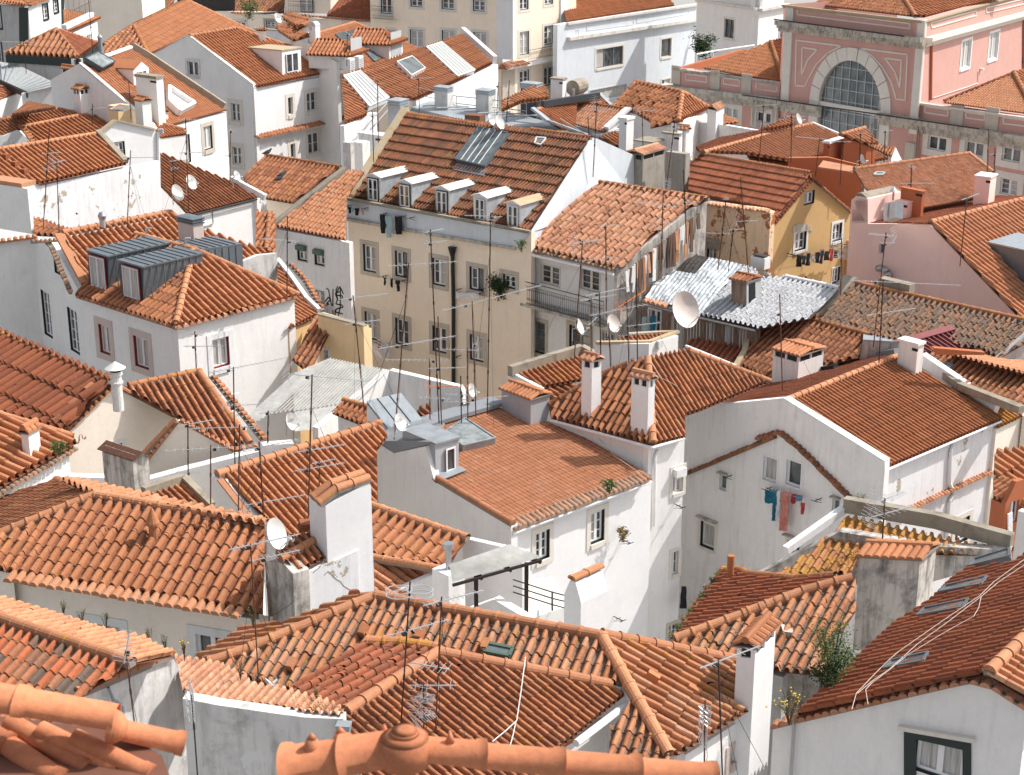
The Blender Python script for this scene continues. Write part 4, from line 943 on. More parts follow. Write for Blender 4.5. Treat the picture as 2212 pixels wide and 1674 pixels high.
 ridges(b,p,'32 970,1250 1740,1510',r=.14);ridges(b,p,'42 985,60 1250,100 1650,175',r=.12)
 (a,e),z=line3('42 985,330 1600,330',-21.6);b.z=-21.6;wall(b,vplane(a,e,.2),'42 985,400 1480,180',-31)
 (a,e),z=line3('32 1740,1510 2150,1700',-20.6);wall(b,vplane(a,e),'32 1700,1500 2180,1609',-31,thick=.2)
 b.dL=Vector((-.70,.71,0)).normalized();b.dR=Vector((.71,.70,0)).normalized()
 m,P,hh,lw,rw=chim(b,'42 1590,400 130,130 0,250','plain','w_dirty',z=-21.0);T=P+Vector((0,0,hh));m.prism([T-b.dL*.0,T+b.dR*rw,T+b.dR*rw+b.dL*lw,T+b.dL*lw],Vector((0,0,.2)),'w_clean')
 k=b.part('steel_cowl');c=T+b.dR*rw/2+b.dL*lw/2;k.tube(c,c+Vector((0,0,.85)),.09,'steel',10);k.tube(c+Vector((0,0,.85)),c+Vector((0,0,1.02)),.16,'steel',10)
 b=House('smooth orange clay ridge tiles very close in the bottom left corner','w_orange')
 N_=dict(mat='t_near',mortar=False);g=lambda q,z:G(pts(q)[0],z)
 a,e=g('41 -500,1170',-5.55),g('41 880,1400',-5.75);b.z=-5.7;d=(e-a).normalized()
 ridge(b,a,a.lerp(e,.46),r=.128,L=1.0,**N_);ridge(b,a.lerp(e,.45),e,r=.118,L=1.4,**N_)
 m=b.part('ridge_end')
 for i in range(6):g0,g1=i*math.pi/12,(i+1)*math.pi/12;m.tube(e+d*math.sin(g0)*.12,e+d*math.sin(g1)*.12,.112*math.cos(g0)+.008,'t_near',20,r2=.112*math.cos(g1)+.008,caps=False)
 for p0,p1,r in(('41 960,1500','41 1450,1610',.095),('41 -300,1350','41 480,1900',.085),('41 100,1440','41 700,1800',.075),('41 350,1500','41 950,1800',.075),('41 620,1560','41 1200,1850',.07)):ridge(b,g(p1,-6.1),g(p0,-5.95),r=r,L=.7,**N_)
 m=b.part('mortar_bed');P=[g(q,-6.0)for q in('41 -600,1250','41 980,1440','41 1300,1640','41 1400,1900','41 -600,2200')];m.poly(P,'deck')
 b=House('smooth orange clay ridge junction with round finial very close at the bottom edge','w_orange')
 C=g('42 1240,1650',-5.95);b.z=-6;a=g('42 300,1800',-6.15);ridge(b,a,C,r=.165,L=.36,**N_);e=g('43 1700,1880',-6.3);ridge(b,e,C,r=.115,L=.55,**N_);
 m=b.part('finial')
 for(z0,z1,r0,r1)in((-.12,.07,.17,.165),(.07,.10,.165,.10),(.10,.125,.10,.09),(.125,.14,.09,.03)):m.tube(C+Vector((0,-.03,z0+.10)),C+Vector((0,-.03,z1+.10)),r0,'t_near',28,r2=r1)
 for s_,h_ in(('42 1075,1470',.10),('42 1600,1530',.11),('42 720,1450',.05),('42 490,1500',.05)):
  c=g(s_,-5.84);k=b.part('ridge_horn');k.tube(c-Vector((0,0,.12)),c,.08,'t_near',14,r2=.035);k.tube(c,c+Vector((0,0,h_*.8)),.035,'t_near',14,r2=.006)
WK=dict(sur='stone',sw=.2,leaves=2,bars=1)
def build_mid():
 b=House('tall white gable house with clean orange roof and laundry below its window','w_dirty')
 pl,w,A,pr=gab(b,'34 1100,945','34 2030,550','34 300,400',z=-22.3,other='34 -500,520')
 roof(b,pl,'34 1100,940 300,405 1190,45 1400,170 1990,500 2030,550','t_new',0,pitch=.225,skirt=False,jit=.5,prof='canal',ratio=2.2)
 roof(b,pr,'34 -500,520 300,405 1190,45 1000,50 700,110 200,260 0,320','t_dark',0,pitch=.225,skirt=False,jit=.5)
 ridges(b,pl,'34 310,400 1190,50',r=.13,L=.42)
 b.z=-22.3
 g=Wp(b,w,'34 -515,470 290,392 1095,895 1095,960',[('34 175,950,110,190 365,985,120,200',dict(sur='frame_white',sw=.05,leaves=1,bars=0,sill=True)),('34 705,1250,60,120',dict(sur='w_dirty',sw=.03,leaves=1,bars=0,hood='stone_grime',glass='glass_grey')),('33 1780,1055,58,120',dict(sur='w_dirty',sw=.03,leaves=1,bars=0,hood='stone_grime',glass='glass_grey')),('33 1655,1480,115,205',dict(sur='stone_pale',sw=.12,leaves=1,bars=0,dark='dark_green',hood='stone_grime')),('34 365,1570,100,90',dict(sur='stone_pale',sw=.12,leaves=2,bars=0,hood='stone_grime'))],oh=-.25,thick=.3)
 coping(b,[g.cast(t)+g.n*.15 for t in pts('34 -515,468 290,390 1095,893')],.36,.08,'coping_white')
 band(b,[g.cast(t)for t in pts('33 1370,1040 1700,905 2212,690 34 80,700 260,655 430,790 640,1000 870,1230 990,1310')],mat='t_old',r=.13,sp=.22,out=.2)
 (a,e),z=line3('34 1100,945 2030,550',-22.3)
 v=vplane(a,e,.25);wall(b,v,'34 1075,960 1990,570',-36,[('34 1712,1440,105,190',dict(sur='stone_pale',sw=.22,dark='dark_green',bars=0))],'w_peel')
 gutter(b,a-Vector((0,0,.08)),e-Vector((0,0,.08)),'frame_white',.05)
 band(b,[v.cast(t)for t in pts('34 1120,1335 2000,935')],mat='t_pale',r=.08,sp=.2,out=.22)
 pipe_on(b,v,'34 1640,720 1610,800 1600,1060 1640,1130 1600,1200 1580,1500',.07,'w_white')
 P=[pl.cast(t)+Vector((0,0,.12))for t in pts('34 1390,80 1990,490')];b.get('coping').bar(P[0],P[1],.35,.5,'coping_white')
 P=[pr.cast(t)+Vector((0,0,.1))for t in pts('34 650,115 1190,30')];b.get('coping').bar(P[0],P[1],.3,.35,'coping_lead')
 skylight(b,pr,'34 510,185 545,150 760,120 690,160',gl='glass',fr='dark')
 chim(b,'34 1340,195 150,50 1300,-60','slab','w_dirty','w_dirty',pl=pl,dL=b.dL);
 chim(b,'34 395,240 205,200 395,60','tiles','w_dirty','t_new',pl=pr);S['rg']=(b,pl,pr,g,v)
 m=b.get('rear_wall')
 b=House('cream-white house with hipped orange roof carrying two tall slim white chimneys','w_white')
 p1,p2,C,A=hip(b,'33 1210,765','33 400,545','33 1470,690','33 1175,60',z=-21.9)
 roof(b,p1,'33 1210,755 400,545 380,440 640,290 820,190 1000,110 1175,60','t_mid',0,pitch=.30,skirt=False,jit=1.6)
 roof(b,p2,'33 1210,755 1175,60 1490,0 2150,250 1600,480 1475,520 1475,700','t_mid',0,pitch=.235,skirt=False,jit=1.0,ratio=1.9)
 ridges(b,p2,'33 1215,740 1175,60',r=.15,L=.42);ridges(b,p2,'33 1500,5 2150,250',r=.13);ridges(b,p1,'33 390,440 820,190 1010,110',r=.12,mat='tile_ridge_old')
 (a,e),z=line3('33 400,545 1210,765',-21.9);gutter(b,a-Vector((0,0,.06)),e-Vector((0,0,.06)),'frame_white',.06)
 wall(b,vplane(a,e,.2),'33 380,560 1208,775',-36)
 f=G(pts('33 1470,690')[0],-21.9);gutter(b,e-Vector((0,0,.06)),f-Vector((0,0,.06)),'frame_white',.06)
 v=vplane(e,f,.2);wall(b,v,[e+v.n*.2-Vector((0,0,.05)),e+v.n*.2+(f-e)*1.12-Vector((0,0,.05))],-36,[('33 1415,1040,80,190',dict(sur='stone_pale',sw=.15,shutter='canvas')),('43 1392,90,50,180',dict(sur='stone_pale',sw=.15)),('43 1378,640,70,110',dict(sur='stone',sw=.15))],'w_white')
 pipe_on(b,v,'33 1250,790 1222,850 1215,1400',.06,'w_white')
 chim(b,'33 720,540 80,75 720,60','tiles','w_clean','t_pale',pl=p1);chim(b,'33 1170,675 135,50 1170,210','tiles','w_clean','t_pale',pl=p1);S['hip2']=(b,p1,p2,v)
 b=House('white house with fine flat-tiled orange roof, grey dormer and old tile eave in the centre','w_white')
 pl,w,A=gab(b,'33 90,1420','33 1200,1010','32 1020,735',z=-22.9)
 roof(b,pl,'33 90,1410 1200,1000 430,555 230,590 0,460 32 1950,430 1150,700 1480,1050 1520,1060','t_bright',0,pitch=.185,ratio=1.75,prof='mars',skirt=False,jit=.6)
 g=Wp(b,w,'32 1010,735 1150,820 1400,765 1470,1030 2090,1405',oh=-.06,thick=.3,mat='w_white');b.z=-22.9
 P=[g.cast(t)+g.n*.1 for t in pts('32 1490,1040 2090,1400')];ridge(b,P[1],P[0],r=.13,L=.6)
 m=b.get('lead_flashing');P=[pl.cast(t)for t in pts('32 1015,735 1500,560 1990,420')]
 for a,c in zip(P[:-1],P[1:]):m.bar(a+Vector((0,0,.1)),c+Vector((0,0,.1)),.9,.16,'coping_lead')
 P=[g.cast(t)for t in pts('32 1020,738 1150,822 1460,748 1680,690 1560,660 1300,720')];m.prism([t+Vector((0,0,.03))for t in P[:3]]+[pl.cast(t)+Vector((0,0,.5))for t in pts('32 1560,690 1240,740')],Vector((0,0,.06)),'coping_lead')
 (a,e),z=line3('33 90,1420 1200,1010',-22.9);d=(e-a).normalized()
 m,vp,PP=dormer(b,pl,'32 1485,1010 1665,955 1672,700 1480,750',1.9,'w_steel','w_steel','lead','32 1595,865,75,185',d,wk=dict(leaves=1,bars=0))
 ap=b.part('apron');Q=[pl.cast(t)+pl.n*.09 for t in pts('32 1480,1010 1660,945 1735,975 1520,1060')];ap.prism(Q,pl.n*.03,'lead')
 skylight(b,pl,'32 1560,690 1720,590 1960,750 1700,810',h=.16,gl='glass_pale',fr='lead')
 v=vplane(a,e,.3);wall(b,v,'32 2085,1420 33 80,1440 1205,1035',-36,[('33 770,1410,110,250',dict(sur='stone_pale',sw=.2,dark='dark_green',bars=2)),('33 330,1560,110,230',dict(sur='stone_pale',sw=.2,dark='dark_green',bars=2))],'w_clean',thick=.3)
 band(b,[t+v.n*.32 for t in(a,e)],mat='t_grey',r=.10,sp=.225,out=.42,name='eave_tiles',drop=.10);gutter(b,a-Vector((0,0,.22)),e-Vector((0,0,.22)),'frame_white',.06)
 chim(b,'33 235,595 235,150 235,345','barrel','w_steel','t_new',pl=pl);S['mid']=(b,pl,v,g)
 b=House('house with long orange roof and white mortared ridge between the aerials, left of centre','w_white')
 p=F(b,'31 1740,1000 32 1030,590','31 1790,1010 32 1030,600 1100,690 1015,800 1018,1250 960,1260 600,1500 200,1500 31 2180,1400','t_new',52,z=-20.9,slope=24,skirt=False,jit=.8,ratio=1.9)
 ridges(b,p,'31 1740,1000 32 1040,585',r=.15,L=.5);g=gwall(p,p.cast(pts('31 1800,1020')[0]),0);b.z=-21;wall(b,g,'31 1690,1010 1730,1000 1810,1030 2050,1340',-32,(),'w_clean')
 P=[g.cast(t)for t in pts('31 1790,1020 2050,1350')];b.get('verge').bar(P[0]-g.n*.1,P[1]-g.n*.1,.3,.06,'t_bright')
 S['lm']=(b,p)
 b=House('little tiled roof with concrete verges behind the broad orange roof','w_dirty')
 q=F(b,'31 1200,1150 1440,1060','31 1180,1170 1290,1130 1440,1060 1650,1250 1690,1290 1300,1210','t_mid',46,z=-20.7,slope=22,up='away',skirt=False);P=[q.cast(t)+Vector((0,0,.1))for t in pts('31 1150,1150 1470,1045 1700,1270')]
 for x,y in zip(P[:-1],P[1:]):b.get('coping').bar(x,y,.25,.3,'coping_old')
 (a,e),z=line3('31 550,1040 2100,830',-21.2);v=vplane(a,e);b.z=z;b2=House('long whitewashed parapet wall running behind the broad orange roof','w_white','wall','wall');b2.z=z
 wall(b2,v,'31 550,1010 1210,1030 1500,950 2100,800 32 100,760 350,740',-32,thick=.4);S['pw']=(b2,v)
 b.dL=Vector((-.62,.78,0)).normalized();b.dR=Vector((.78,.62,0)).normalized()
 b=House('soot-blackened chimney stack capped with a folded rusty sheet','w_sooty','chimney_stack','chimney');b.dL=Vector((-.80,.6,0)).normalized();b.dR=Vector((.70,.71,0)).normalized()
 m,P,hh,lw,rw=chim(b,'31 1085,1150 245,125 1085,890','plain','w_sooty',z=-20.9,name='stack');T=P+Vector((0,0,hh));k=b.part('rusty_cap')
 c0=T+b.dR*rw/2+Vector((0,0,.28));c1=c0+b.dL*(lw+.15);c0-=b.dL*.15
 for sg in(-1,1):
  o=b.dR*sg*rw*.62-Vector((0,0,.22));k.prism([c0,c1,c1+o,c0+o],Vector((0,0,.02)),'rust')
 k.prism([T+b.dR*rw*.2,T+b.dR*rw*.8,T+b.dR*rw*.8+b.dL*lw,T+b.dR*rw*.2+b.dL*lw],Vector((0,0,.2)),'w_sooty')
 b=House('cream gable house with scalloped tile verges and a white cowl flue, left side','w_beige')
 p=F(b,'31 0,-137 880,250','31 -300,-260 880,250 540,645 470,640 0,520 -500,400','t_dark',46,z=-19.4,slope=25,skirt=False,ratio=2.4,jit=.8,step=.2)
 A=p.cast(pts('31 885,255')[0]);g=gwall(p,A,.25);b.z=-19.4
 e=g.cast(pts('31 1430,545')[0]);pr=planeh(A,e,p.u);roof(b,pr,[A,e,e+g.n*5,A+g.n*5],'t_mid',0,pitch=.25,skirt=False)
 wall(b,g,'31 470,700 900,270 1430,548',-32,[('31 930,830,110,160',dict(sur='w_mint',sw=.18,dark='dark_green',bars=0))])
 ridges(b,p,'31 -300,-262 885,250',r=.13,mat='tile_ridge_old',L=.42)
 q=Pl(g.p,g.n);q.u=g.u;q.o=g.o;band(b,[q.cast(t)for t in pts('31 530,640 905,272')],mat='t_mid',r=.10,sp=.25,out=.2,name='verge_tiles');band(b,[q.cast(t)for t in pts('31 905,272 1435,550')],mat='t_mid',r=.09,sp=.2,out=.12,name='verge_tiles')
 for s in '31 690,330|31 560,455|31 420,580'.split('|'):c=p.cast(pts(s)[0]);m=b.part('vent_tile');m.prism([c,c+p.u*.3,c+p.u*.26+p.n*.25,c+p.u*.04+p.n*.25],p.vd*.35,'t_new')
 t=b.part('flue');c=G(pts('31 935,270')[0],-19.2);s=1/(FPX/c.dot(FW));hh=140/K*s
 t.tube(c-Vector((0,0,1)),c+Vector((0,0,hh)),.2,'plastic',16);
 for f in(.1,.6):t.tube(c+Vector((0,0,hh*f)),c+Vector((0,0,hh*f+.05)),.25,'plastic',16)
 t.tube(c+Vector((0,0,hh*.8)),c+Vector((0,0,hh*.93)),.205,'dark',16);k=b.part('cone_cap',parent=t);k.tube(c+Vector((0,0,hh)),c+Vector((0,0,hh+.25)),.38,'plastic',20,r2=.02)
 S['l1']=(b,p,g)
 b=House('second cream gable with lichen-stained orange roof in front of the pyramid-roofed house','w_beige')
 p=F(b,'31 1030,290 1570,175','31 1030,290 1570,175 1640,260 1960,740 1850,780 1440,540 940,270','t_mid',55,z=-19.9,slope=30,skirt=False,jit=.8,ratio=2.0)
 ridges(b,p,'31 1030,285 1570,172',r=.12,mat='tile_ridge_old',L=.4)
 P=[p.cast(t)for t in pts('31 1590,165 2000,740')];ridge(b,P[0],P[1],r=.14,L=.5);band(b,[p.cast(t)+Vector((.15,.2,-.1))for t in pts('31 1640,200 2060,720')],mat='t_mid',r=.09,sp=.23,out=-.3,name='verge_tiles')
 c=p.cast(pts('31 1440,560')[0]);g=gwall(p,c,.1);b.z=-20.3;h=vplane(G(pts('31 1180,900')[0],-21.6),G(pts('31 1880,830')[0],-21.4));
 wall(b,h,'31 1150,930 1430,570 1900,830',-32)
 band(b,[h.cast(t)for t in pts('31 1160,900 1430,560')],mat='t_mid',r=.10,sp=.25,out=.2,name='verge_tiles');band(b,[h.cast(t)for t in pts('31 1440,555 1880,800')],mat='t_mid',r=.09,sp=.2,out=.12,name='verge_tiles');band(b,[h.cast(t)for t in pts('31 1880,800 2070,760')],mat='t_pale',r=.09,sp=.2,out=.12,name='verge_tiles')
 P=[h.cast(t)for t in pts('31 1120,870 1420,555')];ridge(b,P[0],P[1],r=.11,L=.4)
 b=House('white house at the left edge with old tile eave and a single slim tile-capped chimney','w_clean')
 p=F(b,'31 0,1105 620,740','31 -200,380 0,510 320,630 580,690 620,735 0,1100 -300,1270','t_new',58,z=-20.6,slope=18,skirt=False,jit=.7,ratio=2.0)
 (a,e),z=line3('31 0,1105 620,740',-20.6);v=vplane(a,e,.25);wall(b,v,'31 -200,1240 0,1120 540,800 550,810',-32)
 band(b,[v.cast(t)for t in pts('31 -200,1225 0,1105 580,770')],mat='t_grey',r=.10,sp=.24,out=.3,name='eave_tiles',drop=.08)
 P=[p.cast(t)for t in pts('31 -100,450 0,515 580,690')];ridge(b,P[0],P[1],r=.12);ridge(b,P[1],P[2],r=.12)
 chim(b,'31 245,850 58,85 245,620','barrel','w_clean','t_new',pl=p);S['le']=(b,p)
 b=House('white corner house with pyramid tiled roof and two standing-seam zinc dormers, left of centre','w_white')
 p1,p2,C,A=hip(b,'21 1412,1228','21 605,972','22 385,975','21 1550,600',z=-19.9)
 roof(b,p1,'21 1410,1220 605,965 700,865 1090,480 1550,600','t_mid',0,pitch=.335,skirt=False,jit=.7,ratio=1.6)
 roof(b,p2,'21 1410,1220 1550,600 22 385,972','t_new',0,pitch=.335,skirt=False,jit=.6,ratio=1.7)
 ridges(b,p2,'21 1412,1190 1552,600 22 385,965',r=.15,L=.42);ridges(b,p1,'21 1090,478 1550,600',r=.14)
 c3,l3,r3=C,G(pts('21 605,972')[0],-19.9),G(pts('22 385,975')[0],-19.9);dL,dR=b.dL,b.dR;i=(dL+dR)*.25
 vl=vplane(c3+i,l3+i);vr=vplane(c3+i,r3+i);b.z=-19.9
 wall(b,vl,[l3+i-dL*.3-Vector((0,0,.04)),c3+i-Vector((0,0,.04))],-32,[('21 840,1315,80,225 1135,1420,110,240',dict(sur='stone_pink',sw=.30,dark='red_line',bars=0,leaves=2,fr='frame_pink',curtain='all',sill=False))])
 wall(b,vr,[c3+i-Vector((0,0,.04)),r3+i-dR*.3-Vector((0,0,.04))],-32,[('21 1772,1420,135,235 31 1850,440,70,80',dict(sur='coping_white',sw=.26,dark='red_line',bars=0,curtain='all',sill=True))])
 Q=[t-Vector((0,0,.03))for t in(l3,c3,r3)];band(b,[Q[0]+dR*.12,Q[1]+dR*.12],mat='t_pale',r=.12,sp=.335,out=.12,name='eave_tiles');band(b,[Q[1]+dL*.12,Q[2]+dL*.12],mat='t_pale',r=.12,sp=.335,out=.12,name='eave_tiles')
 q=splane(G(pts('21 500,470')[0],A.z+.1),G(pts('21 1360,305')[0],A.z+.1),25,'away');roof(b,q,'21 500,470 1360,305 1450,360 1800,500 2180,625 1960,690 1560,600 1090,480 700,868','t_new',0,pitch=.33,skirt=True,jit=.9,ins=.3)
 ridges(b,q,'21 500,465 1360,300 1440,355',r=.14);P=[q.cast(t)for t in pts('21 475,470 690,865')];b.get('verge').bar(P[0],P[1],.45,.14,'t_bright')
 band(b,[q.cast(t)+Vector((-.35,0,-.1))for t in pts('21 430,510 480,560 640,930')],mat='t_grey',r=.11,sp=.26,out=.16,name='verge_tiles')
 band(b,[q.cast(t)+Vector((0,-.1,-.1))for t in pts('21 250,515 460,500')],mat='t_grey',r=.08,sp=.2,out=.16,name='verge_tiles')
 (a2,e2)=G(pts('21 705,900')[0],0),0
 for s,wn,bk in(('21 712,880 868,930 872,655 705,605','21 795,775,115,240',3.4),('21 968,965 1150,1005 1152,740 960,685','21 1062,858,125,240',3.2)):
  dormer(b,p1,s,bk,'zinc','zinc_dark','zinc',wn,dL,wk=dict(dark='red_line',bars=0,curtain=True,fr='frame_pink'),seams=True)
 Z=G(pts('21 1945,700')[0],A.z-1.0);m=b.part('zinc_dormer');v=vplane(Z,Z+dR);P=[v.cast(t)for t in pts('21 1560,690 1945,700 1945,545 1500,615')]
 P=[v.cast(t)for t in pts('21 1540,720 1950,750 1945,560 1560,610')];m.prism(P,v.n*2.2,'zinc','zinc');a,c=P[3],P[2]
 rr=b.part('dormer_roof',parent=m);Q=[a,c,c+v.n*2.2,a+v.n*2.2];rr.prism([t+Vector((0,0,.01))for t in Q],Vector((0,0,.07)),'zinc')
 for k in range(1,7):f=k/7;rr.bar(Q[0].lerp(Q[1],f)+Vector((0,0,.1)),Q[3].lerp(Q[2],f)+Vector((0,0,.1)),.03,.05,'zinc');x=a.lerp(c,f)-v.n*.015;m.bar(x,x-Vector((0,0,1.5)),.03,.03,'zinc',v.n)
 chim(b,'21 1560,560 125,80 1560,345','louvre','stone_pink','zinc',z=A.z-.3);S['pyr']=(b,p1,p2,vl,vr,q,A)
 for s,rr_ in(('21 1175,470 1175,425',.05),('21 1490,570 1490,505',.06)):
  x,y=pts(s);c=G(x,A.z+.05);hh=(x[1]-y[1])/(FPX/c.dot(FW));m=b.part('vent_pipe');m.tube(c,c+Vector((0,0,hh)),rr_,'galv',8);m.tube(c+Vector((-.0,0,hh)),c+Vector((.25,0,hh+.02)),rr_,'galv',8)
 m=b.part('turbine_cowl');c=G(pts('21 825,410')[0],A.z+.3);s=c.dot(FW)/FPX/K;m.tube(c,c+Vector((0,0,60*s)),24*s,'galv',12);m.tube(c+Vector((0,0,60*s)),c+Vector((0,0,90*s)),26*s,'steel',12,r2=35*s);m.tube(c+Vector((0,0,90*s)),c+Vector((0,0,118*s)),35*s,'steel',12,r2=18*s)
 (a,e),z=line3('21 1950,760 22 215,700',-19.6);b2=House('old lichened garden wall beside the zinc dormer','w_concrete','wall','wall');b2.z=z;wall(b2,vplane(a,e),'21 1950,690 22 60,640 215,625',-30,thick=.25)
 b=House('shaded white house with tall narrow windows and planted balcony at the left edge','w_white')
 b.z=-20.4;a,e=[G(t,-20.4)for t in pts('21 290,760 650,960')];v=vplane(a,e)
 wall(b,v,'21 250,520 400,510 480,640 640,945 655,960',-33,[('21 460,712,52,150 31 600,-1100,1,1',dict(sur=None,dark='dark_green',bars=1)),('21 375,1110,62,340 590,1245,70,330',dict(sur=None,dark='dark_green',bars=3))])
 a2=G(pts('21 -200,800')[0],-20.4);q=a-v.n*0;w2=vplane(a2,a);wall(b,w2,'21 -200,540 0,530 290,500',-33)
 band(b,[w2.cast(t)for t in pts('21 -200,535 0,530 300,490')],mat='t_new',r=.11,sp=.28,out=.3,name='eave_tiles');P=[v.cast(t)-v.n*.9 for t in pts('21 130,1310 650,1520')]
 m=b.part('balcony');P2=[v.cast(t)for t in pts('21 130,1480 660,1690')];m.prism([P2[0],P2[1],P2[1]-v.n*.9,P2[0]-v.n*.9],Vector((0,0,.12)),'stone');railing(b,[P2[0]-v.n*.85+Vector((0,0,.12)),P2[1]-v.n*.85+Vector((0,0,.12))],1.05,.12,'iron',True)
 S['lsh']=(b,v,w2)
 bush('dark leafy creeper filling the shaded balcony at the left edge','balcony_plant','plant','21 300,1400',1.3,700,'leaf_dark',.10,P=P2[0].lerp(P2[1],.35)-v.n*.5+Vector((0,0,.2)),squash=(1.3,1,.8))
 b=House('plain white rendered block capped with bare bricks at the left edge','w_white');b.dL=Vector((-.86,.51,0)).normalized();b.dR=Vector((.51,.86,0)).normalized();b.z=-19.5
 q=chim(b,'21 255,470 600,22 255,110','plain','w_white',z=-20.0,name='wall',sink=0);P,hh=q[1],q[2];m=b.part('brick_cap');m.prism([P+Vector((0,0,hh))+b.dL*.4,P+Vector((0,0,hh))+b.dL*3,P+Vector((0,0,hh))+b.dL*3+b.dR*1,P+Vector((0,0,hh))+b.dL*.4+b.dR*1],Vector((0,0,.22)),'t_pale')
 q2=F(b,'21 270,470 450,500','21 270,350 330,360 560,440 450,490 270,480','t_mid',40,z=-19.9,slope=15,skirt=False)
 b=House('narrow house with curved white verge and orange tiles between the pyramid roof and the graffiti','w_yellow2')
 p=F(b,'21 2060,290 22 1200,1200','22 0,290 160,300 180,610 50,590 0,600','t_bright',50,z=-19.9,slope=25,up='away',skirt=False)if False else None
 q=splane(G(pts('22 45,300')[0],-19.2),G(pts('22 160,310')[0],-19.2),25,'away');b.z=-19.5;roof(b,q,'22 40,290 200,310 200,640 40,590','t_new',0,pitch=.3,skirt=False)
 P=[q.cast(t)for t in pts('22 150,310 125,600')];ridge(b,P[1],P[0],r=.13)
 (a,e),z=line3('22 305,1240 500,1130',-21.3);q=splane(a,e,26,'away');dirs(b,q);roof(b,q,'22 305,1235 540,1120 480,1010 215,725 215,900 300,1010','t_new',0,pitch=.29,skirt=False,ratio=1.9)
 P=[q.cast(t)+Vector((0,0,.12))for t in pts('22 215,705 330,850 450,1020 545,1110')];[b.get('coping').bar(x,y,.2,.35,'coping_white')for x,y in zip(P[:-1],P[1:])]
 band(b,[q.cast(t)+Vector((.25,.2,0))for t in pts('22 250,720 370,850 480,1040 520,1090')],mat='t_mid',r=.11,sp=.26,out=-.25,name='verge_tiles')
 v=vplane(a,e,.15);wall(b,v,'22 305,1245 520,1150',-33,(),'w_yellow')
 b=House('small bright yellow ochre walled house with a steep strip of tiles','w_yellow2')
 b.z=-21.2;C=G(pts('22 905,1230')[0],-21.0);b.dL=Vector((-.80,.60,0)).normalized();b.dR=Vector((.62,.78,0)).normalized()
 v=vplane(C,C+b.dL);wall(b,v,'22 540,1110 905,1215',-33,[('22 610,1440,40,80',dict(sur='stone_pale',sw=.1))],thick=.35);v2=vplane(C,C+b.dR);wall(b,v2,'22 905,1215 970,1225',-33,thick=.3)
 coping(b,[v.cast(t)+v.n*.12 for t in pts('22 530,1115 905,1212')],.3,.06,'coping_old')
 l3=[G(t,-21.25)for t in pts('22 520,1150 680,1175')];q=splane(l3[0],l3[1],30,'away');roof(b,q,'22 530,1140 680,1170 470,1590 330,1480','t_mid',0,pitch=.30,skirt=False,ratio=1.5,jit=1.2)
 S['yb']=(b,v)
 b=House('long shed with pale weathered fibre cement roof and stained white gable wall','w_dirty')
 A=G(pts('32 1115,155')[0],-21.4);C=G(pts('32 640,60')[0],-21.4);b.z=-21.6
 q=splane(C,A,17,'away');dirs(b,q);roof(b,q,'32 345,185 640,60 1110,155 1000,260 800,410 640,520 540,620 355,640',None,0,pitch=.2,skirt=False,deck='fibre_pale',name='roof')
 m=b.get('ribs');pa,pb_=[q.cast(t)for t in pts('32 350,185')]*2
 for k in range(34):
  f=k/33;x=q.cast((541.5+(345+f*765)/K,758+(185-min(f,.385)/.385*125+max(0,f-.385)/.615*95)/K));y=x-q.vd*(4.6-3.2*max(0,f-.3));
  if f>.02:m.bar(x+q.n*.02,y+q.n*.02,.05,.04,'fibre_pale')
 g=vplane(q.cast(pts('32 1115,160')[0]),q.cast(pts('32 640,560')[0]));
 wall(b,g,'32 540,620 800,420 1115,155 1120,160',-33);g2=vplane(q.cast(pts('32 1115,160')[0]),q.cast(pts('32 1115,160')[0])+Vector((.80,-.36,0)));wall(b,g2,'32 1115,155 1680,290 1700,330',-33)
 S['shed']=(b,q,g,g2)
 b=House('tiny tiled lean-to in front of the shed','w_white')
 q=F(b,'32 740,410 980,470','32 740,410 940,455 980,530 900,600 650,500','t_new',42,z=-21.4,slope=22,skirt=False);ridges(b,q,'32 745,400 960,465',r=.12,mat='tile_ridge_old');b.z=-21.7
 (a,e),z=line3('32 700,530 900,600',-21.8);wall(b,vplane(a,e,.1),'32 700,520 980,590',-32,thick=.2)
 q=F(b,'32 1350,470 1430,440','32 1330,480 1430,450 1490,580 1410,590','t_mid',50,z=-21.6,slope=22,skirt=False)
 t=Thing('roof_hatch','tilted white metal stair hatch with standing seams above the orange ridge','roof hatch');A=G(pts('32 930,410')[0],-21.1);P=[G(x,z)for x,z in zip(pts('32 930,400 1205,335 1410,590 1150,680'),(-20.6,-20.6,-21.9,-22.0))]
 m=t.part('lid');m.prism(P,Vector((0,0,-.12)),'zinc_light');s=t.part('side');s.poly([P[0],P[3],P[3]-Vector((0,0,1)),P[0]-Vector((0,0,2))],'w_white');s.poly([P[3],P[2],P[2]-Vector((0,0,1)),P[3]-Vector((0,0,1))],'w_white')
 for f in(.3,.66):m.bar(P[0].lerp(P[1],f),P[3].lerp(P[2],f),.03,.06,'zinc')
 b=House('small roof sunk behind old concrete parapets beside two tall chimneys','w_concrete')
 q=F(b,'33 300,290 650,200','33 130,190 640,45 700,210 640,240 300,300','t_new',40,z=-21.9,slope=18,skirt=False);b.z=-22
 P=[q.cast(t)+Vector((0,0,.15))for t in pts('33 70,190 640,15 760,80')];[b.get('coping').bar(x,y,.3,.45,'coping_old')for x,y in zip(P[:-1],P[1:])]
 (a,e),z=line3('33 40,240 300,310',-21.9);wall(b,vplane(a,e),'33 30,215 110,190 320,305',-34,(),'w_dirty',thick=.2)
 q2=F(b,'33 310,330 510,250','33 330,320 530,260 640,300 440,400 380,400','t_mid',44,z=-22.1,slope=15,skirt=False);ridges(b,q2,'33 230,330 510,250',r=.12)
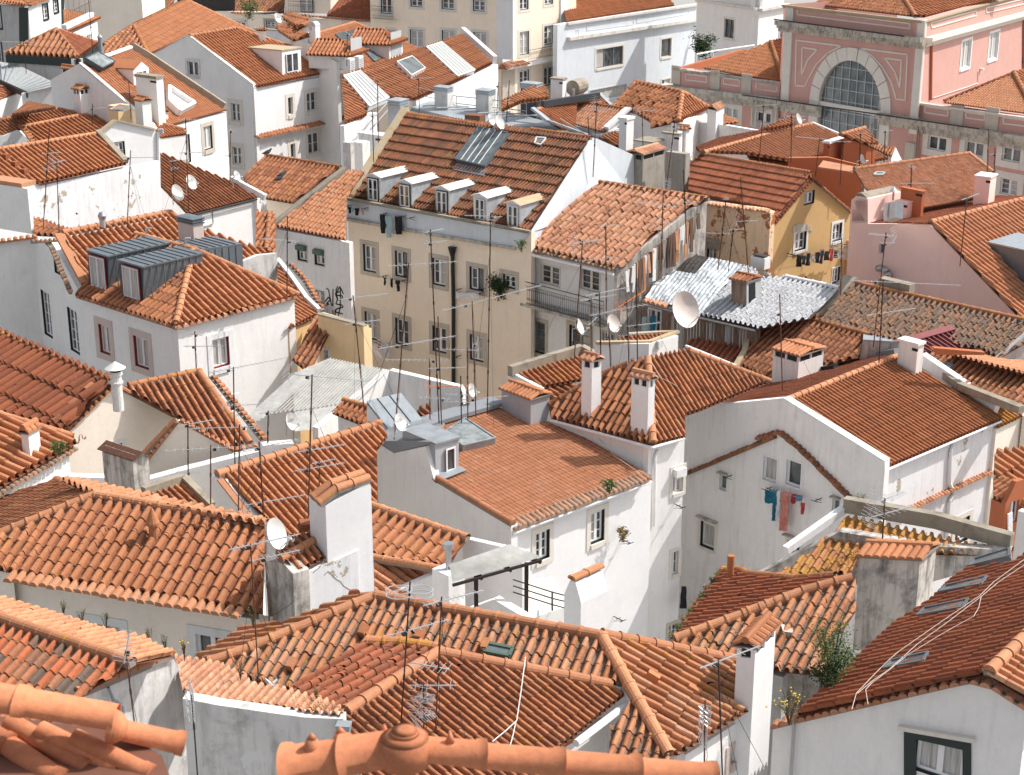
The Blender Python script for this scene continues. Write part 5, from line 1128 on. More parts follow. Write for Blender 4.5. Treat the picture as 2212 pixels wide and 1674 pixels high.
def build_mid2():
 b=House('tall cream building with five white dormers and old ribbed roof in the centre','w_cream')
 (a,e),z=line3('22 770,185 23 235,450',-18.7);b.z=z;v=vplane(a,e);u=Vector((e.x-a.x,e.y-a.y,0)).normalized()
 q=splane(a+v.n*.35,e+v.n*.35,30,'away');dirs(b,q)
 roof(b,q,'12 1240,905 13 710,1115 23 215,455 22 820,175','t_old',0,pitch=.21,ratio=3.3,prof='canal',skirt=False,jit=1.0,step=.55)
 ridges(b,q,'12 1260,920 1900,1020',r=.12,mat='tile_ridge_old');ridges(b,q,'13 240,1045 720,1110',r=.12,mat='tile_ridge_old')
 wins=[('22 955,665,100,215 1510,775,105,215',dict(curtain=[1])),('22 965,1205,95,215 1815,1385,110,205',dict(curtain='all')),('22 1210,712,100,205 1815,830,115,185',dict(open_=True)),('22 2075,850,100,110 1215,1255,105,210 1515,1315,110,205',{})]
 wk=dict(sur='stone',sw=.22,dark='dark_green',bars=1,sill=False);wins=[(s,{**wk,**k})for s,k in wins]
 wall(b,v,'22 772,185 23 240,455',-33,wins)
 ext(b,Pl_shift(v,-.06),'22 770,183 23 238,452 23 125,580 22 775,345',.05,'w_blue','parapet')
 for s0,s1,o,mt in(('22 770,183','23 238,452',.14,'coping_old'),('22 775,347','23 125,582',.22,'stone_grime')):
  x,y=v.cast(pts(s0)[0]),v.cast(pts(s1)[0]);b.get('cornice').bar(x-v.n*.05,y-v.n*.05,o*1.6,.14,mt)
 m=b.get('plinth_band')
 for s,wn in(('22 935,195 1040,215 1045,15 930,-5','22 988,110,75,170'),('22 1190,240 1292,262 1297,65 1185,42','22 1242,160,78,170'),('22 1485,290 1590,315 1595,118 1480,95','22 1540,215,80,175'),('22 1790,350 1895,375 1900,180 1785,155','22 1845,270,75,165'),('22 2058,405 2160,430 2165,238 2052,215','22 2110,325,78,165')):
  mm=dormer(b,q,s,2.6,'foil','frame_white','coping_lich' if s.startswith('22 2058')else 'coping',wn,u,wk=dict(dark=None if s.startswith('22 1790')or s.startswith('22 2058')else 'dark_green',bars=1,glass='glass' if not s.startswith('22 1190')else 'glass_amber'),rise=.18)
 skylight(b,q,'12 1840,1055 2080,1100 1890,1365 1655,1310',h=.2,fr='zinc',gl='glass_grey',bars=4)
 P=[q.cast(t)for t in pts('12 1650,1320 1900,1370 1880,1425 1630,1375')];b.part('apron').prism([t+q.n*.1 for t in P],q.n*.03,'lead')
 skylight(b,q,'13 290,1120 365,1125 325,1180 275,1165',h=.05,fr='frame_white',gl='glass_pale')
 P=[q.cast(t)+Vector((0,0,.1))for t in pts('12 1245,890 950,1350 22 800,180')];[b.get('coping').bar(x,y,.45,.3,'coping_lich')for x,y in zip(P[:-1],P[1:])]
 R0,R1=q.cast(pts('13 715,1112')[0]),q.cast(pts('23 225,470')[0]);g=vplane(R0,R1);
 m=b.get('wall');hgt=Vector((0,0,12));m.poly([R0,R1,R1-hgt,R0-hgt],'w_blue')
 bk=v.n*4.2;R2=R0+bk;R2.z=R1.z;m.poly([R0,R1+Vector((0,0,.05)),R2],'w_blue');
 gp=vplane(R0,R0+v.n);P=[gp.cast(t)for t in pts('13 715,1112 1060,1245 1060,1609 400,1609')];ext(b,gp,'23 225,475 13 715,1105 765,1110 1065,1245 1065,1700 23 225,620',.3,'w_blue','gable_wall')
 rl,rr_=q.cast(pts('12 1240,905')[0]),R0;m.poly([rl,rr_,rr_+bk*1.5-Vector((0,0,3)),rl+bk*1.5-Vector((0,0,3))],'coping_lead');Lg=q.cast(pts('22 800,180')[0]);m.poly([rl,Lg,Lg-hgt,rl-hgt],'w_cream')
 pipe_on(b,v,'22 1632,570 1640,1000 1640,1700',.10,'iron','drain_pipe',.14);m=b.get('drain_pipe');c=v.cast(pts('22 1632,600')[0])-v.n*.14;m.tube(c-Vector((0,0,.3)),c+Vector((0,0,.2)),.10,'iron',8,r2=.24)
 S['cream']=(b,v,q,u)
 b=House('white house with green roller blinds and black graffiti on its wall','w_dirty');
 p=F(b,'22 180,410 770,525','22 180,405 12 790,1375 915,1385 22 830,90 770,190 765,520','t_bright',30,z=-19.7,slope=26,ratio=1.5,skirt=False,jit=1.2)
 (a,e),z=line3('22 180,410 770,525',-19.7);v=vplane(a,e,.15);wall(b,v,'22 185,425 790,540',-33,[('22 415,620,78,130 553,655,78,130',dict(sur='stone_pale',sw=.05,dark='dark_green',shutter='blind_green',bars=1)),('22 548,985,75,110',dict(sur='coping_old',sw=.06,bars=2))])
 P=[p.cast(t)+Vector((0,0,.05))for t in pts('22 190,400 12 760,1360')];[b.get('coping').bar(x,y,.35,.25,'coping_old')for x,y in zip(P[:-1],P[1:])]
 gr=b.part('graffiti')
 for s in('22 608,905 625,915 650,1040 660,1045 662,910','22 700,890 685,920 700,1000 680,950 720,890','22 715,930 690,940 688,960 735,965 740,985 695,1000 685,1030 735,1040 742,1055 690,1070 680,1095 740,1110','22 745,950 722,900 720,1060 700,1140','22 600,1010 625,975 640,1000 610,1025 630,1030 600,1045','22 660,1080 665,1130','22 680,1075 678,1130'):
  P=[v.cast(t)-v.n*.015 for t in pts(s)];[gr.bar(x,y,.06,.012,'paint_black',v.n)for x,y in zip(P[:-1],P[1:])]
 S['graf']=(b,v)
 b=House('pale yellow house under a mottled tiled roof between white gable and graffiti house','w_cream')
 p=F(b,'12 120,1255 720,1345','12 120,1260 720,1345 640,1400 22 340,225 130,190 0,140 12 -60,1420','t_mid',30,z=-17.9,slope=26,ratio=1.5,skirt=False);ridges(b,p,'12 120,1250 720,1345',r=.11,mat='tile_ridge_old');b.z=-18.5
 (a,e),z=line3('22 130,190 345,230',-19.6);wall(b,vplane(a,e,.1),'22 125,185 345,225',-33,thick=.2)
 b=House('white house with plain orange roof sloping to a dark gutter, beside two white dishes','w_clean')
 p=F(b,'21 1540,315 2060,185','11 1285,1228 1840,1455 2080,1595 21 2065,185 1540,315 1500,310 1290,90','t_mid',25,z=-19.1,slope=24,skirt=False,jit=.7)
 (a,e),z=line3('21 1540,320 2060,190',-19.1);v=vplane(a,e,.2);wall(b,v,'21 1500,335 2065,200',-33,[('21 1662,345,85,100',dict(sur='stone_grime',sw=.04,dark='dark',bars=1))]);gutter(b,a,e,'iron',.06)
 P=[p.cast(t)+Vector((0,0,.1))for t in pts('11 1850,1450 2130,1600 21 2140,190')];b.get('coping').bar(P[0],P[1],.25,.35,'coping_white');c=e+Vector((0,0,0));q=vplane(e,e+Vector((-.8,.6,0)));wall(b,vplane(e,e+v.n*-1+v.n*2),[e,e+v.n*5+Vector((0,0,.8))],-33)
 S['wl']=(b,p,v)
 b=House('white house with long wrought iron balcony under a weathered pale tile roof','w_white')
 p=F(b,'23 150,555 930,740','23 790,70 1660,195 1540,250 1200,500 980,735 930,745 150,560','t_pale',44,z=-19.6,slope=24,skirt=False,jit=1.5,ratio=1.55)
 ridges(b,p,'23 790,60 1665,190',r=.12,mat='tile_ridge_old')
 (a,e),z=line3('23 150,555 930,740',-19.6);v=vplane(a,e,.3);
 wall(b,v,'23 150,600 160,595 940,780',-33,[('23 392,800,150,150 712,840,150,165',dict(sur='stone_pale',sw=.07,bars=2,fr='stone_pale')),('23 272,1290,160,250',dict(sur='stone',sw=.2,bars=3,dark='dark_green',fr='coping_old',glass='glass_grey')),('23 628,1345,165,260',dict(sur='stone',sw=.2,bars=3,fr='coping_old',dark='dark_green')),('23 860,1320,90,110',dict(sur='stone',sw=.1,bars=1))])
 band(b,[a+Vector((0,0,-.12)),e+Vector((0,0,-.12))],mat='t_grey',r=.10,sp=.26,out=.22,name='eave_tiles');gutter(b,a-v.n*.25-Vector((0,0,.3)),e-v.n*.25-Vector((0,0,.3)),'frame_white',.07)
 m=b.part('balcony');P=[v.cast(t)for t in pts('23 150,1000 890,1090')];P[1]=Vector((P[1].x,P[1].y,P[0].z));m.prism([P[0],P[1],P[1]-v.n*.7,P[0]-v.n*.7],Vector((0,0,.14)),'stone_grime')
 k=[P[0]-v.n*.65+Vector((0,0,.14)),P[1]-v.n*.65+Vector((0,0,.14))];railing(b,k,1.15,.14,'iron',True)
 S['balc']=(b,v,p,k)
 g=gwall(p,p.cast(pts('23 985,735')[0]),.05);b.z=-19.6
 sg=vplane(p.cast(pts('23 960,745')[0]),p.cast(pts('23 1600,230')[0]),.15);b.z=-20.5;wall(b,sg,'23 930,750 1540,260 1650,210',-33,(),'w_sooty',thick=.2)
 m=b.part('loose_planks')
 for k_ in range(34):
  f=k_/34;x=p.cast((1083+(990+f*590)/K,379+(750-f*480)/K))-sg.n*.12;l=random.uniform(.8,2.0);m.bar(x-Vector((0,0,.1)),x-Vector((random.uniform(-.1,.1),0,l)),random.uniform(.1,.22),.05,random.choice(['w_white','wood','t_mid','coping_old','wood_dark','t_pale']),sg.n)
 b=House('derelict house with peeling ochre plaster and exposed brick behind the white balcony house','w_ruin')
 (a,e),z=line3('23 1640,420 2150,520',-19.2);v=vplane(a,e);b.z=z;wall(b,v,'23 1500,620 1640,400 1640,215 2090,270 2160,300',-33,[('23 1688,615,75,120',dict(sur='stone',sw=.08,dark='dark',bars=1))],thick=.4)
 band(b,[v.cast(t)+v.n*.1 for t in pts('23 1640,225 2150,290')],mat='t_pale',r=.09,sp=.22,out=.3,name='wall_top_tiles')
 q=splane(v.cast(pts('23 1640,440')[0]),v.cast(pts('23 1640,440')[0])+Vector((.7,.7,0)),25,'near');
 h=b.part('window_hood');c=v.cast(pts('23 1690,545')[0]);h.tube(c-v.u*.5-v.n*.1,c+v.u*.5-v.n*.1,.28,'coping_old',10)
 f=F(b,'23 1220,760 1620,460','23 1200,760 1380,620 1640,440 1560,560 1500,620 1420,640 1240,770','t_grey',60,z=-20.3,slope=15,up='away',skirt=False)
 S['ruin']=(b,v)
 b=House('shack with crinkled silver foil roof, white painted tiles and rusty corrugated walls','corr_rust')
 p=F(b,'23 1150,1000 2040,1210','23 1150,990 1440,620 1650,660 1950,730 1600,1120 1340,1060',None,0,z=-21.2,slope=17,pitch=.3,skirt=False,deck='foil',name='foil_roof')
 FM=b.part('foil_sheets');
 P0=[p.cast(t)for t in pts('23 1150,985 1440,615 1940,725 1600,1125')];NX,NY=60,40
 grid=[[None]*(NY+1)for _ in range(NX+1)]
 for i in range(NX+1):
  for j in range(NY+1):
   fx,fy=i/NX,j/NY;x=P0[0].lerp(P0[3],fx).lerp(P0[1].lerp(P0[2],fx),fy);hh=.06+.10*noise.noise(x*1.1)+.07*abs(noise.noise(x*3))+.02*math.sin(fx*2*math.pi*16);grid[i][j]=x+p.n*hh
 for i in range(NX):
  for j in range(NY):
   dark=.12<i/NX<.46 and.62<j/NY<.98;FM.poly([grid[i][j],grid[i+1][j],grid[i+1][j+1],grid[i][j+1]],'tarp' if dark else 'foil')
 b2=b
 roof(b,p,'23 1600,1120 1950,725 2040,760 24 100,830 300,815 725,910 500,1145 80,1230 23 2040,1215','t_white',0,pitch=.27,skirt=False,jit=.8,ratio=1.6)
 ridges(b,p,'24 300,820 725,910',r=.12,mat='coping_white');band(b,[p.cast(t)for t in pts('23 1150,1000 1340,1050')],mat='t_pale',r=.12,sp=.28,out=.25,name='eave_tiles')
 (a,e),z=line3('23 1150,1000 2040,1210',-21.2);v=vplane(a,e,.3);b.z=z;wall(b,v,'23 1120,1010 1150,1020 2050,1235',-33,[('23 1230,1170,90,180',dict(sur='coping_white',sw=.08,bars=1))],'corr_rust');m=b.get('ribs')
 for k in range(60):x=v.cast((1083+(1340+k*11.6)/K,379+(1110+k*2.4)/K))-v.n*.02;m.bar(x,x-Vector((0,0,1.9)),.05,.04,'corr_rust' if random.random()<.7 else 'w_grey',v.n)
 gutter(b,a-Vector((0,0,.2)),e-Vector((0,0,.2)),'galv',.06)
 u=(e-a).normalized();P=[p.cast(t)for t in pts('23 1965,1060')];vb=vplane(P[0],P[0]+u);bx=b.part('roof_box');Q=[vb.cast(t)for t in pts('23 1845,1030 1965,1060 1965,860 1845,815')];bx.prism(Q,vb.n*.05,'corr_rust');dd=Vector((.62,.78,0)).normalized();dd=vb.n
 w_=1.15;C=Q[1];T=Q[2];bx.prism([Q[0],Q[0]+dd*w_,Q[3]+dd*w_,Q[3]],Vector((.02,0,0)),'w_grey');bx.prism([C,C+dd*w_,T+dd*w_,T],Vector((.02,0,0)),'w_grey');bx.prism([C+dd*.15+Vector((.03,0,.1)),C+dd*.65+Vector((.03,0,.1)),T+dd*.65+Vector((.03,0,-.1)),T+dd*.15+Vector((.03,0,-.1))],Vector((.02,0,0)),'dark');bx.prism([Q[0]+dd*w_,C+dd*w_,T+dd*w_,Q[3]+dd*w_],dd*.04,'w_grey')
 k=b.part('cap',parent=bx);lid(k,Q[2],-u,dd,(Q[3]-Q[2]).length,w_,'t_mid',.12)
 r_=b.part('ruined_chimney');boxat(r_,p.cast(pts('24 130,710')[0])-Vector((0,0,.3)),-u,dd,.8,.5,.55,'w_dirty')
 boxat(r_,p.cast(pts('24 130,710')[0])+Vector((0,0,.3))-u*.75+dd*.05,u,dd,.7,.4,.04,'tarp')
 S['foil']=(b,p,v)
 b=House('dark tiled lean-to below the rusty corrugated wall','w_grey');f=F(b,'23 1480,1360 1900,1430','23 1480,1350 1560,1310 1950,1390 1900,1500 1870,1530 1480,1380','t_dark',44,z=-22.6,slope=14,skirt=False)
 (a,e),z=line3('23 1470,1370 1880,1530',-22.3);b.z=z;P=[G(t,-21.9)for t in pts('23 1480,1370 1880,1530')];b.get('coping').bar(P[0],P[1],.12,.12,'coping_white')
 b=House('low pale rendered block with lichened tile top bristling with aerials in the centre','w_white')
 b.z=-21.0;C=G(pts('23 1185,1350')[0],-21.0);l=G(pts('23 760,1350')[0],-21.0);r=G(pts('23 1420,1290')[0],-21.0)
 l=G(pts('23 760,1352')[0],-20.75);C=G(pts('23 1185,1362')[0],-20.95)
 v=vplane(l,C);wall(b,v,'23 760,1352 1185,1350',-33,(),'w_white',thick=.2);v2=vplane(C,r);wall(b,v2,'23 1185,1352 1420,1285',-33,(),'w_white',thick=.2)
 tt=Pl(C,(l-C).cross(r-C));tt.n=tt.n if tt.n.z>0 else-tt.n;tt.u=(C-l).normalized();tt.vd=tt.n.cross(tt.u);tt.vd=tt.vd if tt.vd.z>0 or tt.vd.y>0 else-tt.vd
 roof(b,tt,'23 860,1352 1000,1295 1420,1265 1200,1340','t_new',0,pitch=.2,skirt=False,jit=1);P=[tt.cast(t)+Vector((0,0,.06))for t in pts('23 1020,1285 1415,1262 1190,1345 760,1352')];[b.get('coping').bar(x,y,.22,.12,'coping_lich')for x,y in zip(P[:-1],P[1:])]
 m=b.part('meter_box');c=v2.cast(pts('23 1240,1380')[0]);m.box(c-v2.n*.15,v2.u*.3,Vector((0,0,.3)),v2.n*.15,'plastic');S['blk']=(b,v,v2)
def Pl_shift(v,s):
 q=Pl(v.p+v.n*s,v.n);q.u=v.u;q.o=q.p;return q
def rect_wins(s,**k):return(s,k)
def build_right():
 b=House('house with curved lichened white verge and orange tiles left of the dark red metal roof','w_white')
 p=F(b,'24 190,1085 970,1290','24 190,1100 960,1290 900,1350 880,1460 640,1520 34 600,110 180,235 33 2150,240 1930,120 23 1900,1530 2080,1190','t_mid',38,z=-21.2,slope=23,skirt=False,jit=1.1)
 ridges(b,p,'24 190,1080 975,1288',r=.13,mat='tile_ridge_old',L=.42);P=[p.cast(t)+Vector((0,0,.1))for t in pts('24 190,1080 0,1290 23 1950,1430 1880,1550')];[b.get('coping').bar(x,y,.25,.2,'coping_lich')for x,y in zip(P[:-1],P[1:])]
 S['r56']=(b,p)
 b=House('house with long weathered grey-brown roof and old concrete verge below the pink gable','w_grey')
 p=F(b,'24 850,870 2212,1165','24 850,880 2400,1205 2300,1300 2010,1470 1850,1385 1240,1335 960,1290 500,1150','t_grey',42,z=-19.9,slope=24,skirt=False,jit=1.8)
 ridges(b,p,'24 850,868 2300,1185',r=.12,mat='tile_ridge_old',L=.42);P=[p.cast(t)+Vector((0,0,.1))for t in pts('24 830,840 500,1140')];b.get('coping').bar(P[0],P[1],.7,.25,'coping_old')
 (a,e),z=line3('24 2010,1470 2300,1560',-21.4);b.z=z;e2=p.cast(pts('24 2400,1200')[0]);g=vplane(p.cast(pts('24 2010,1470')[0]),e2);wall(b,g,'24 1990,1480 2212,1290 2300,1210',-33,thick=.2)
 P=[p.cast(t)for t in pts('24 1080,900 1330,960')];m=b.part('ridge_rubble');m.bar(P[0]+Vector((0,.4,.2)),P[1]+Vector((0,.4,.2)),.5,.4,'coping_old')
 S['r57']=(b,p)
 b=House('low white shed with dark red ribbed metal roof','w_white')
 p=F(b,'24 1380,1430 1850,1385','24 1150,1315 1640,1228 1850,1385 1385,1425',None,0,pitch=.3,z=-21.0,slope=20,up='away',skirt=False,deck='bordeaux');a,c,d_,e=[p.cast(t)for t in pts('24 1220,1345 1640,1230 1850,1385 1385,1425')]
 b.z=-21.3;m=b.part('seam')
 for k in range(12):f=k/11;m.bar(a.lerp(c,f)+p.n*.03,e.lerp(d_,f)+p.n*.03,.05,.07,'bordeaux',p.n)
 m.bar(a+p.n*.08,c+p.n*.08,.35,.06,'bordeaux',p.n);wall(b,vplane(e,d_,.05),'24 1380,1440 1850,1395',-32,thick=.2)
 b=House('small white flat-topped block with soot-stained side between the orange and grey roofs','w_dirty');b.z=-21.2;C=G(pts('24 920,1330')[0],-21.2);e=G(pts('24 1240,1350')[0],-21.2);f=G(pts('24 990,1300')[0],-21.0)
 m=b.part('block');v=vplane(C,e);P=[v.cast(t)for t in pts('24 890,1480 920,1330 1230,1350 1230,1450')];m.prism(P,v.n*1.0,'w_sooty','w_sooty');m2=b.part('top_slab');m2.prism([P[1]+Vector((0,0,.004)),P[2]+Vector((0,0,.004)),P[2]+v.n,P[1]+v.n],Vector((0,0,.08)),'zinc_light')
 b=House('orange-walled house with two small bright roofs at the right edge, above the white verge','w_orange')
 p=F(b,'24 1500,1410 2212,1600','34 1430,100 24 1410,1500 1500,1410 2212,1600 34 2300,130 2212,480 1700,330','t_mid',44,z=-20.9,slope=20,skirt=False,jit=1);ridges(b,p,'24 1500,1405 2212,1600',r=.13)
 p2=splane(G(pts('24 1700,1450')[0],-20.7),G(pts('24 2212,1580')[0],-20.7),12,'near');roof(b,p2,'24 1600,1430 1900,1440 2212,1480 2300,1500 2300,1600 2212,1590 1750,1470','t_bright',0,pitch=.25,skirt=False)
 (a,e),z=line3('24 1450,1470 1900,1440',-20.2);v=vplane(a,e);b.z=z;ext(b,v,'24 1480,1400 1500,1385 1900,1420 1895,1440 1520,1440',.3,'w_orange','parapet')
 P=[p.cast(t)+Vector((0,0,.1))for t in pts('34 1400,75 1700,300 2190,490')];[b.get('coping').bar(x,y,.35,.3,'coping_old')for x,y in zip(P[:-1],P[1:])]
 skylight(b,p,'34 1550,130 1590,120 1650,140 1610,165',fr='zinc',h=.03)
 b=House('cream house with thin wedge of lichened tiles at the right edge','w_beige')
 p=F(b,'34 2000,615 2200,520','34 1700,290 2190,500 2200,525 2000,620 1990,500','t_lich',26,z=-22.6,slope=22,up='left',skirt=False);(a,e),z=line3('34 2000,615 2200,520',-22.6);b.z=z;wall(b,vplane(a,e,.1),'34 1990,625 2200,535',-33)
 wall(b,vplane(e,e+Vector((.8,-.3,0))),[e,e+Vector((3,-1.1,0))],-33)
 b=House('terracotta painted house with white shuttered dormer window at the right edge','w_orange')
 p=F(b,'34 1960,1060 2212,900','34 1975,830 2212,790 2350,900 2350,1250 2212,1280 2050,1080 1970,1000','t_new',44,z=-23.2,slope=24,up='left',skirt=False)
 q=F(b,'34 1965,1180 2070,1240','34 1965,1020 2150,1045 2060,1215 1965,1185','t_new',34,z=-23.5,slope=24,skirt=False);c,d_=[G(t,-23.5)for t in pts('34 2065,1230 2212,1180')];b.z=-23.5;wall(b,vplane(c,d_),'34 2060,1240 2150,1050 2212,1030 2300,1180',-34,[('34 2130,1290,70,170',dict(sur=None,leaves=2,bars=0,shutter=None))],thick=.2);e_=G(pts('34 1955,1180')[0],-23.5);wall(b,vplane(e_,c),'34 1950,1185 2065,1240',-34,thick=.2)
 m=b.part('shutter');v=vplane(c,d_);P=[v.cast(t)-v.n*.1 for t in pts('34 2060,1300 2095,1280 2095,1480 2060,1505')];m.prism(P,-v.n*.04,'shutter_white')
 for k in range(14):f=(k+.5)/14;m.bar(P[0].lerp(P[3],f)-v.n*.05,P[1].lerp(P[2],f)-v.n*.05,.02,.03,'frame_white')
 f=F(b,'34 1955,1560 2130,1560','34 1950,1440 2050,1530 2130,1500 2130,1600 1950,1600','t_new',40,z=-24.5,slope=22,skirt=False)
 b=House('white chimney-like wall block at the right edge above the sooty stack','w_dirty');b.z=-20.5;chim(b,'34 2300,1609 165,30 2300,1330','plain','w_dirty',z=-20.6,name='wall',sink=6)
 b=House('pink rendered house with tiled gable roof, steel duct and air conditioner, right side','w_pinkb')
 pR=F(b,'24 1460,380 2212,195','24 1465,385 2400,150 2500,1400 2165,1130','t_bright',34,z=-17.6,slope=25,skirt=False,jit=.5,ratio=2.0)
 A=pR.cast(pts('24 1460,382')[0]);g=gwall(pR,A,0);b.z=-17.6;e=g.cast(pts('24 830,300')[0]);pL=planeh(A,g.cast(pts('24 960,392')[0]),pR.u);
 pL=splane(A,A+pR.u,11,'right');roof(b,pL,'24 950,385 1460,385 2300,170 1800,165 1180,290','t_dark',0,pitch=.24,prof='lusaf',skirt=False,jit=.4)
 ridges(b,pR,'24 1460,382 2400,148',r=.14,L=.45)
 wall(b,g,'24 828,195 870,165 955,205 958,388 1460,385 2168,1135',-33,[('24 1070,590,44,80',dict(sur=None,glass='glass_grey',leaves=1,bars=0))],thick=.5)
 for q0 in('24 1462,392 2168,1138',):P=[g.cast(t)for t in pts(q0)];b.get('coping').bar(P[0],P[1],.16,.05,'w_pinkb')
 v=g;ext(b,v,'24 832,230 870,150 905,145 960,190 960,380 832,380',2.6,'w_pinkb','chimney_wall');b.get('chimney_wall').prism([g.cast(t)+Vector((0,0,.02))for t in pts('24 860,165 870,145 905,142 950,180')],g.n*2.6,'coping_old')
 chim(b,'24 1270,275 85,110 1270,215','slab','w_pinkb','w_pinkb',z=-17.6);chim(b,'24 1390,215 170,20 1390,125','slab','w_orange','w_orange',z=-17.2)
 m=b.part('flue_cap');c=G(pts('24 1160,200')[0],-17.3);s=c.dot(FW)/FPX/K;m.tube(c,c+Vector((0,0,70*s)),9*s,'galv',8);m.tube(c+Vector((0,0,75*s)),c+Vector((0,0,105*s)),34*s,'galv',12,r2=3*s)
 m=b.part('steel_duct');m.smooth=True;P=[g.cast(t)-g.n*.3 for t in pts('24 1070,738 1115,742 1150,770 1168,810 1170,880')];m.path(P,.17,'steel',12);m.tube(P[0],P[0]+g.n*.4,.17,'steel',12)
 P=[pR.cast(t)for t in pts('24 1930,560 2300,900')];vd=vplane(pR.cast(pts('24 1920,560')[0]),pR.cast(pts('24 2230,900')[0]));dq=[vd.cast(t)for t in pts('24 1915,545 2400,650 2400,950 2212,870 2010,680')];mm=b.part('zinc_dormer');mm.prism(dq,vd.n*1.6,'zinc');k=b.part('dormer_roof',parent=mm);k.prism([dq[0]+Vector((0,0,.02)),dq[1]+Vector((0,0,.02)),dq[1]+vd.n*1.7+Vector((0,0,.3)),dq[0]+vd.n*1.7+Vector((0,0,.3))],Vector((0,0,.07)),'zinc_light')
 S['pinkh']=(b,g,pR,pL)
 t=Thing('air_conditioner','white air conditioner unit with round fan grille on the pink chimney wall','air conditioner');vc=vplane(g.cast(pts('24 1080,390')[0]),g.cast(pts('24 1080,390')[0])+g.n*1+g.u*.9);c=[vc.cast(x)for x in pts('24 1085,365 1175,335 1175,205 1085,225')];m=t.part('case');dpt=(g.u*-1)*.45;m.prism(c,dpt,'plastic');cc=(c[0]+c[1]+c[2]+c[3])/4+g.u*.01;nn=(c[1]-c[0]).cross(c[3]-c[0]).normalized();nn=nn if nn.dot(cc)<0 else-nn
 f=t.part('fan_grille');
 for rr in(.36,.29,.22,.15,.08):
  e1=(c[1]-c[0]).normalized();e2=Vector((0,0,1));f.path([cc+nn*.02+(e1*math.cos(k*math.pi/10)+e2*math.sin(k*math.pi/10))*rr for k in range(21)],.012,'zinc_light',4)
 f.tube(cc+nn*.01,cc+nn*.03,.07,'logo_grey',12)
 b=House('ochre gabled house with dark tiled roof, arched white window trims and washing line','w_yellow')
 p=F(b,'13 1600,1240 14 505,1395','13 1600,1245 14 510,1395 24 190,395 0,240 23 1700,195 1500,130 13 1505,1330','t_dark',22,z=-16.9,slope=27,skirt=False,ratio=2.8,jit=.8,step=.5)
 A=p.cast(pts('24 508,18')[0]);g=gwall(p,A,.2);b.z=-17;ridges(b,p,'13 1600,1240 14 505,1393',r=.11,L=.42)
 wall(b,g,'24 175,420 505,35 830,310',-32,[('24 490,178,80,105',dict(sur=None,dark='dark_green',bars=0)),('24 418,525,90,150',dict(sur='coping_white',sw=.14,dark='dark',bars=1)),('24 712,455,72,140',dict(sur='coping_white',sw=.14,dark='dark_green',bars=1)),('24 703,800,62,125',dict(sur='coping_white',sw=.05,dark='dark_green',bars=1)),('24 430,850,70,60',dict(sur=None,dark='dark_green'))])
 band(b,[g.cast(t)for t in pts('24 180,405 508,22')],mat='t_dark',r=.09,sp=.21,out=.2,name='verge_tiles');P=[g.cast(t)for t in pts('24 505,20 600,110 820,300')];band(b,P,mat='t_mid',r=.09,sp=.21,out=.2,name='verge_tiles')
 P2=[g.cast(t)for t in pts('24 185,390 505,15')];ridge(b,P2[0],P2[1],r=.12,mat='t_dark',L=.5);e=g.cast(pts('24 828,300')[0]);pr=planeh(A,e,p.u);roof(b,pr,[A,e,e+g.n*7,A+g.n*7],'t_mid',0,pitch=.25,skirt=False)
 for s in('24 350,415 400,385 460,385 505,430 505,460 350,460',):h=b.part('arched_head');h.prism([g.cast(t)for t in pts('24 350,455 355,410 395,388 460,385 500,415 508,440')],-g.n*.06,'stone_grime')
 sd=b.part('side_wall');q=g.cast(pts('24 790,520')[0]);sd.box(q-g.n*.6-Vector((0,0,9)),g.u*.35,Vector((0,0,9)),g.n*.6,'w_yellow')
 S['och']=(b,g,p)
 b=House('low house with wide new orange roof and white verge in front of the pink palace','w_orange')
 p=F(b,'14 0,1145 510,1000','13 1580,1225 2212,1065 14 510,1000 1165,1272 760,1340 640,1262 300,1290 0,1240','t_bright',26,z=-16.80,slope=22,skirt=False,jit=.5)
 ridges(b,p,'13 1620,1230 2212,1060 14 510,1000',r=.13);P=[p.cast(t)+Vector((0,0,.08))for t in pts('14 510,1000 1170,1275')];b.get('coping').bar(P[0],P[1],.22,.2,'coping_white')
 q=splane(G(pts('13 1560,1190')[0],-17.12),G(pts('13 2212,1050')[0],-17.12),8,'near');roof(b,q,'13 1560,1190 1740,1120 2100,1050 2212,1050 2212,1075 1600,1235','t_dark',0,pitch=.3,skirt=False)
 b.dL=Vector((-.75,.66,0)).normalized();b.dR=Vector((.62,.78,0)).normalized()
 chim(b,'14 640,1330 45,130 0,1140','slab','w_orange','w_peel',z=-18.20);(a,e),z=line3('14 330,1265 640,1262',-16.9);b.z=-17;wall(b,vplane(a,e),'14 330,1268 640,1262 920,1330',-30,thick=.3)
 ext(b,vplane(G(pts('14 340,1370')[0],-18.52),G(pts('14 900,1420')[0],-18.52)),'14 330,1600 340,1360 560,1380 920,1430 935,1600',.5,'w_sooty','yard_wall')
 m=b.part('flat_awning');m.prism([G(t,-16.6)for t in pts('14 560,1350 600,1298 895,1355 830,1390')],Vector((0,0,.08)),'t_pale')
 p3=F(b,'14 0,1255 250,1200','14 0,1262 250,1200 390,1300 330,1330 150,1345 20,1310','t_mid',22,z=-17.45,slope=20,skirt=True,pitch=.28);ridges(b,p3,'14 0,1255 250,1200',r=.10)
 b=House('small orange gable roof in front of the palace arch, right of its dish','w_orange')
 p4=F(b,'14 740,1085 935,1030','14 740,1090 935,1030 1045,1160 960,1165','t_bright',24,z=-16.48,slope=22,skirt=True);ridges(b,p4,'14 740,1085 935,1030',r=.12)
 b=House('short tiled roof with tiny white gable end in front of the palace arch','w_white')
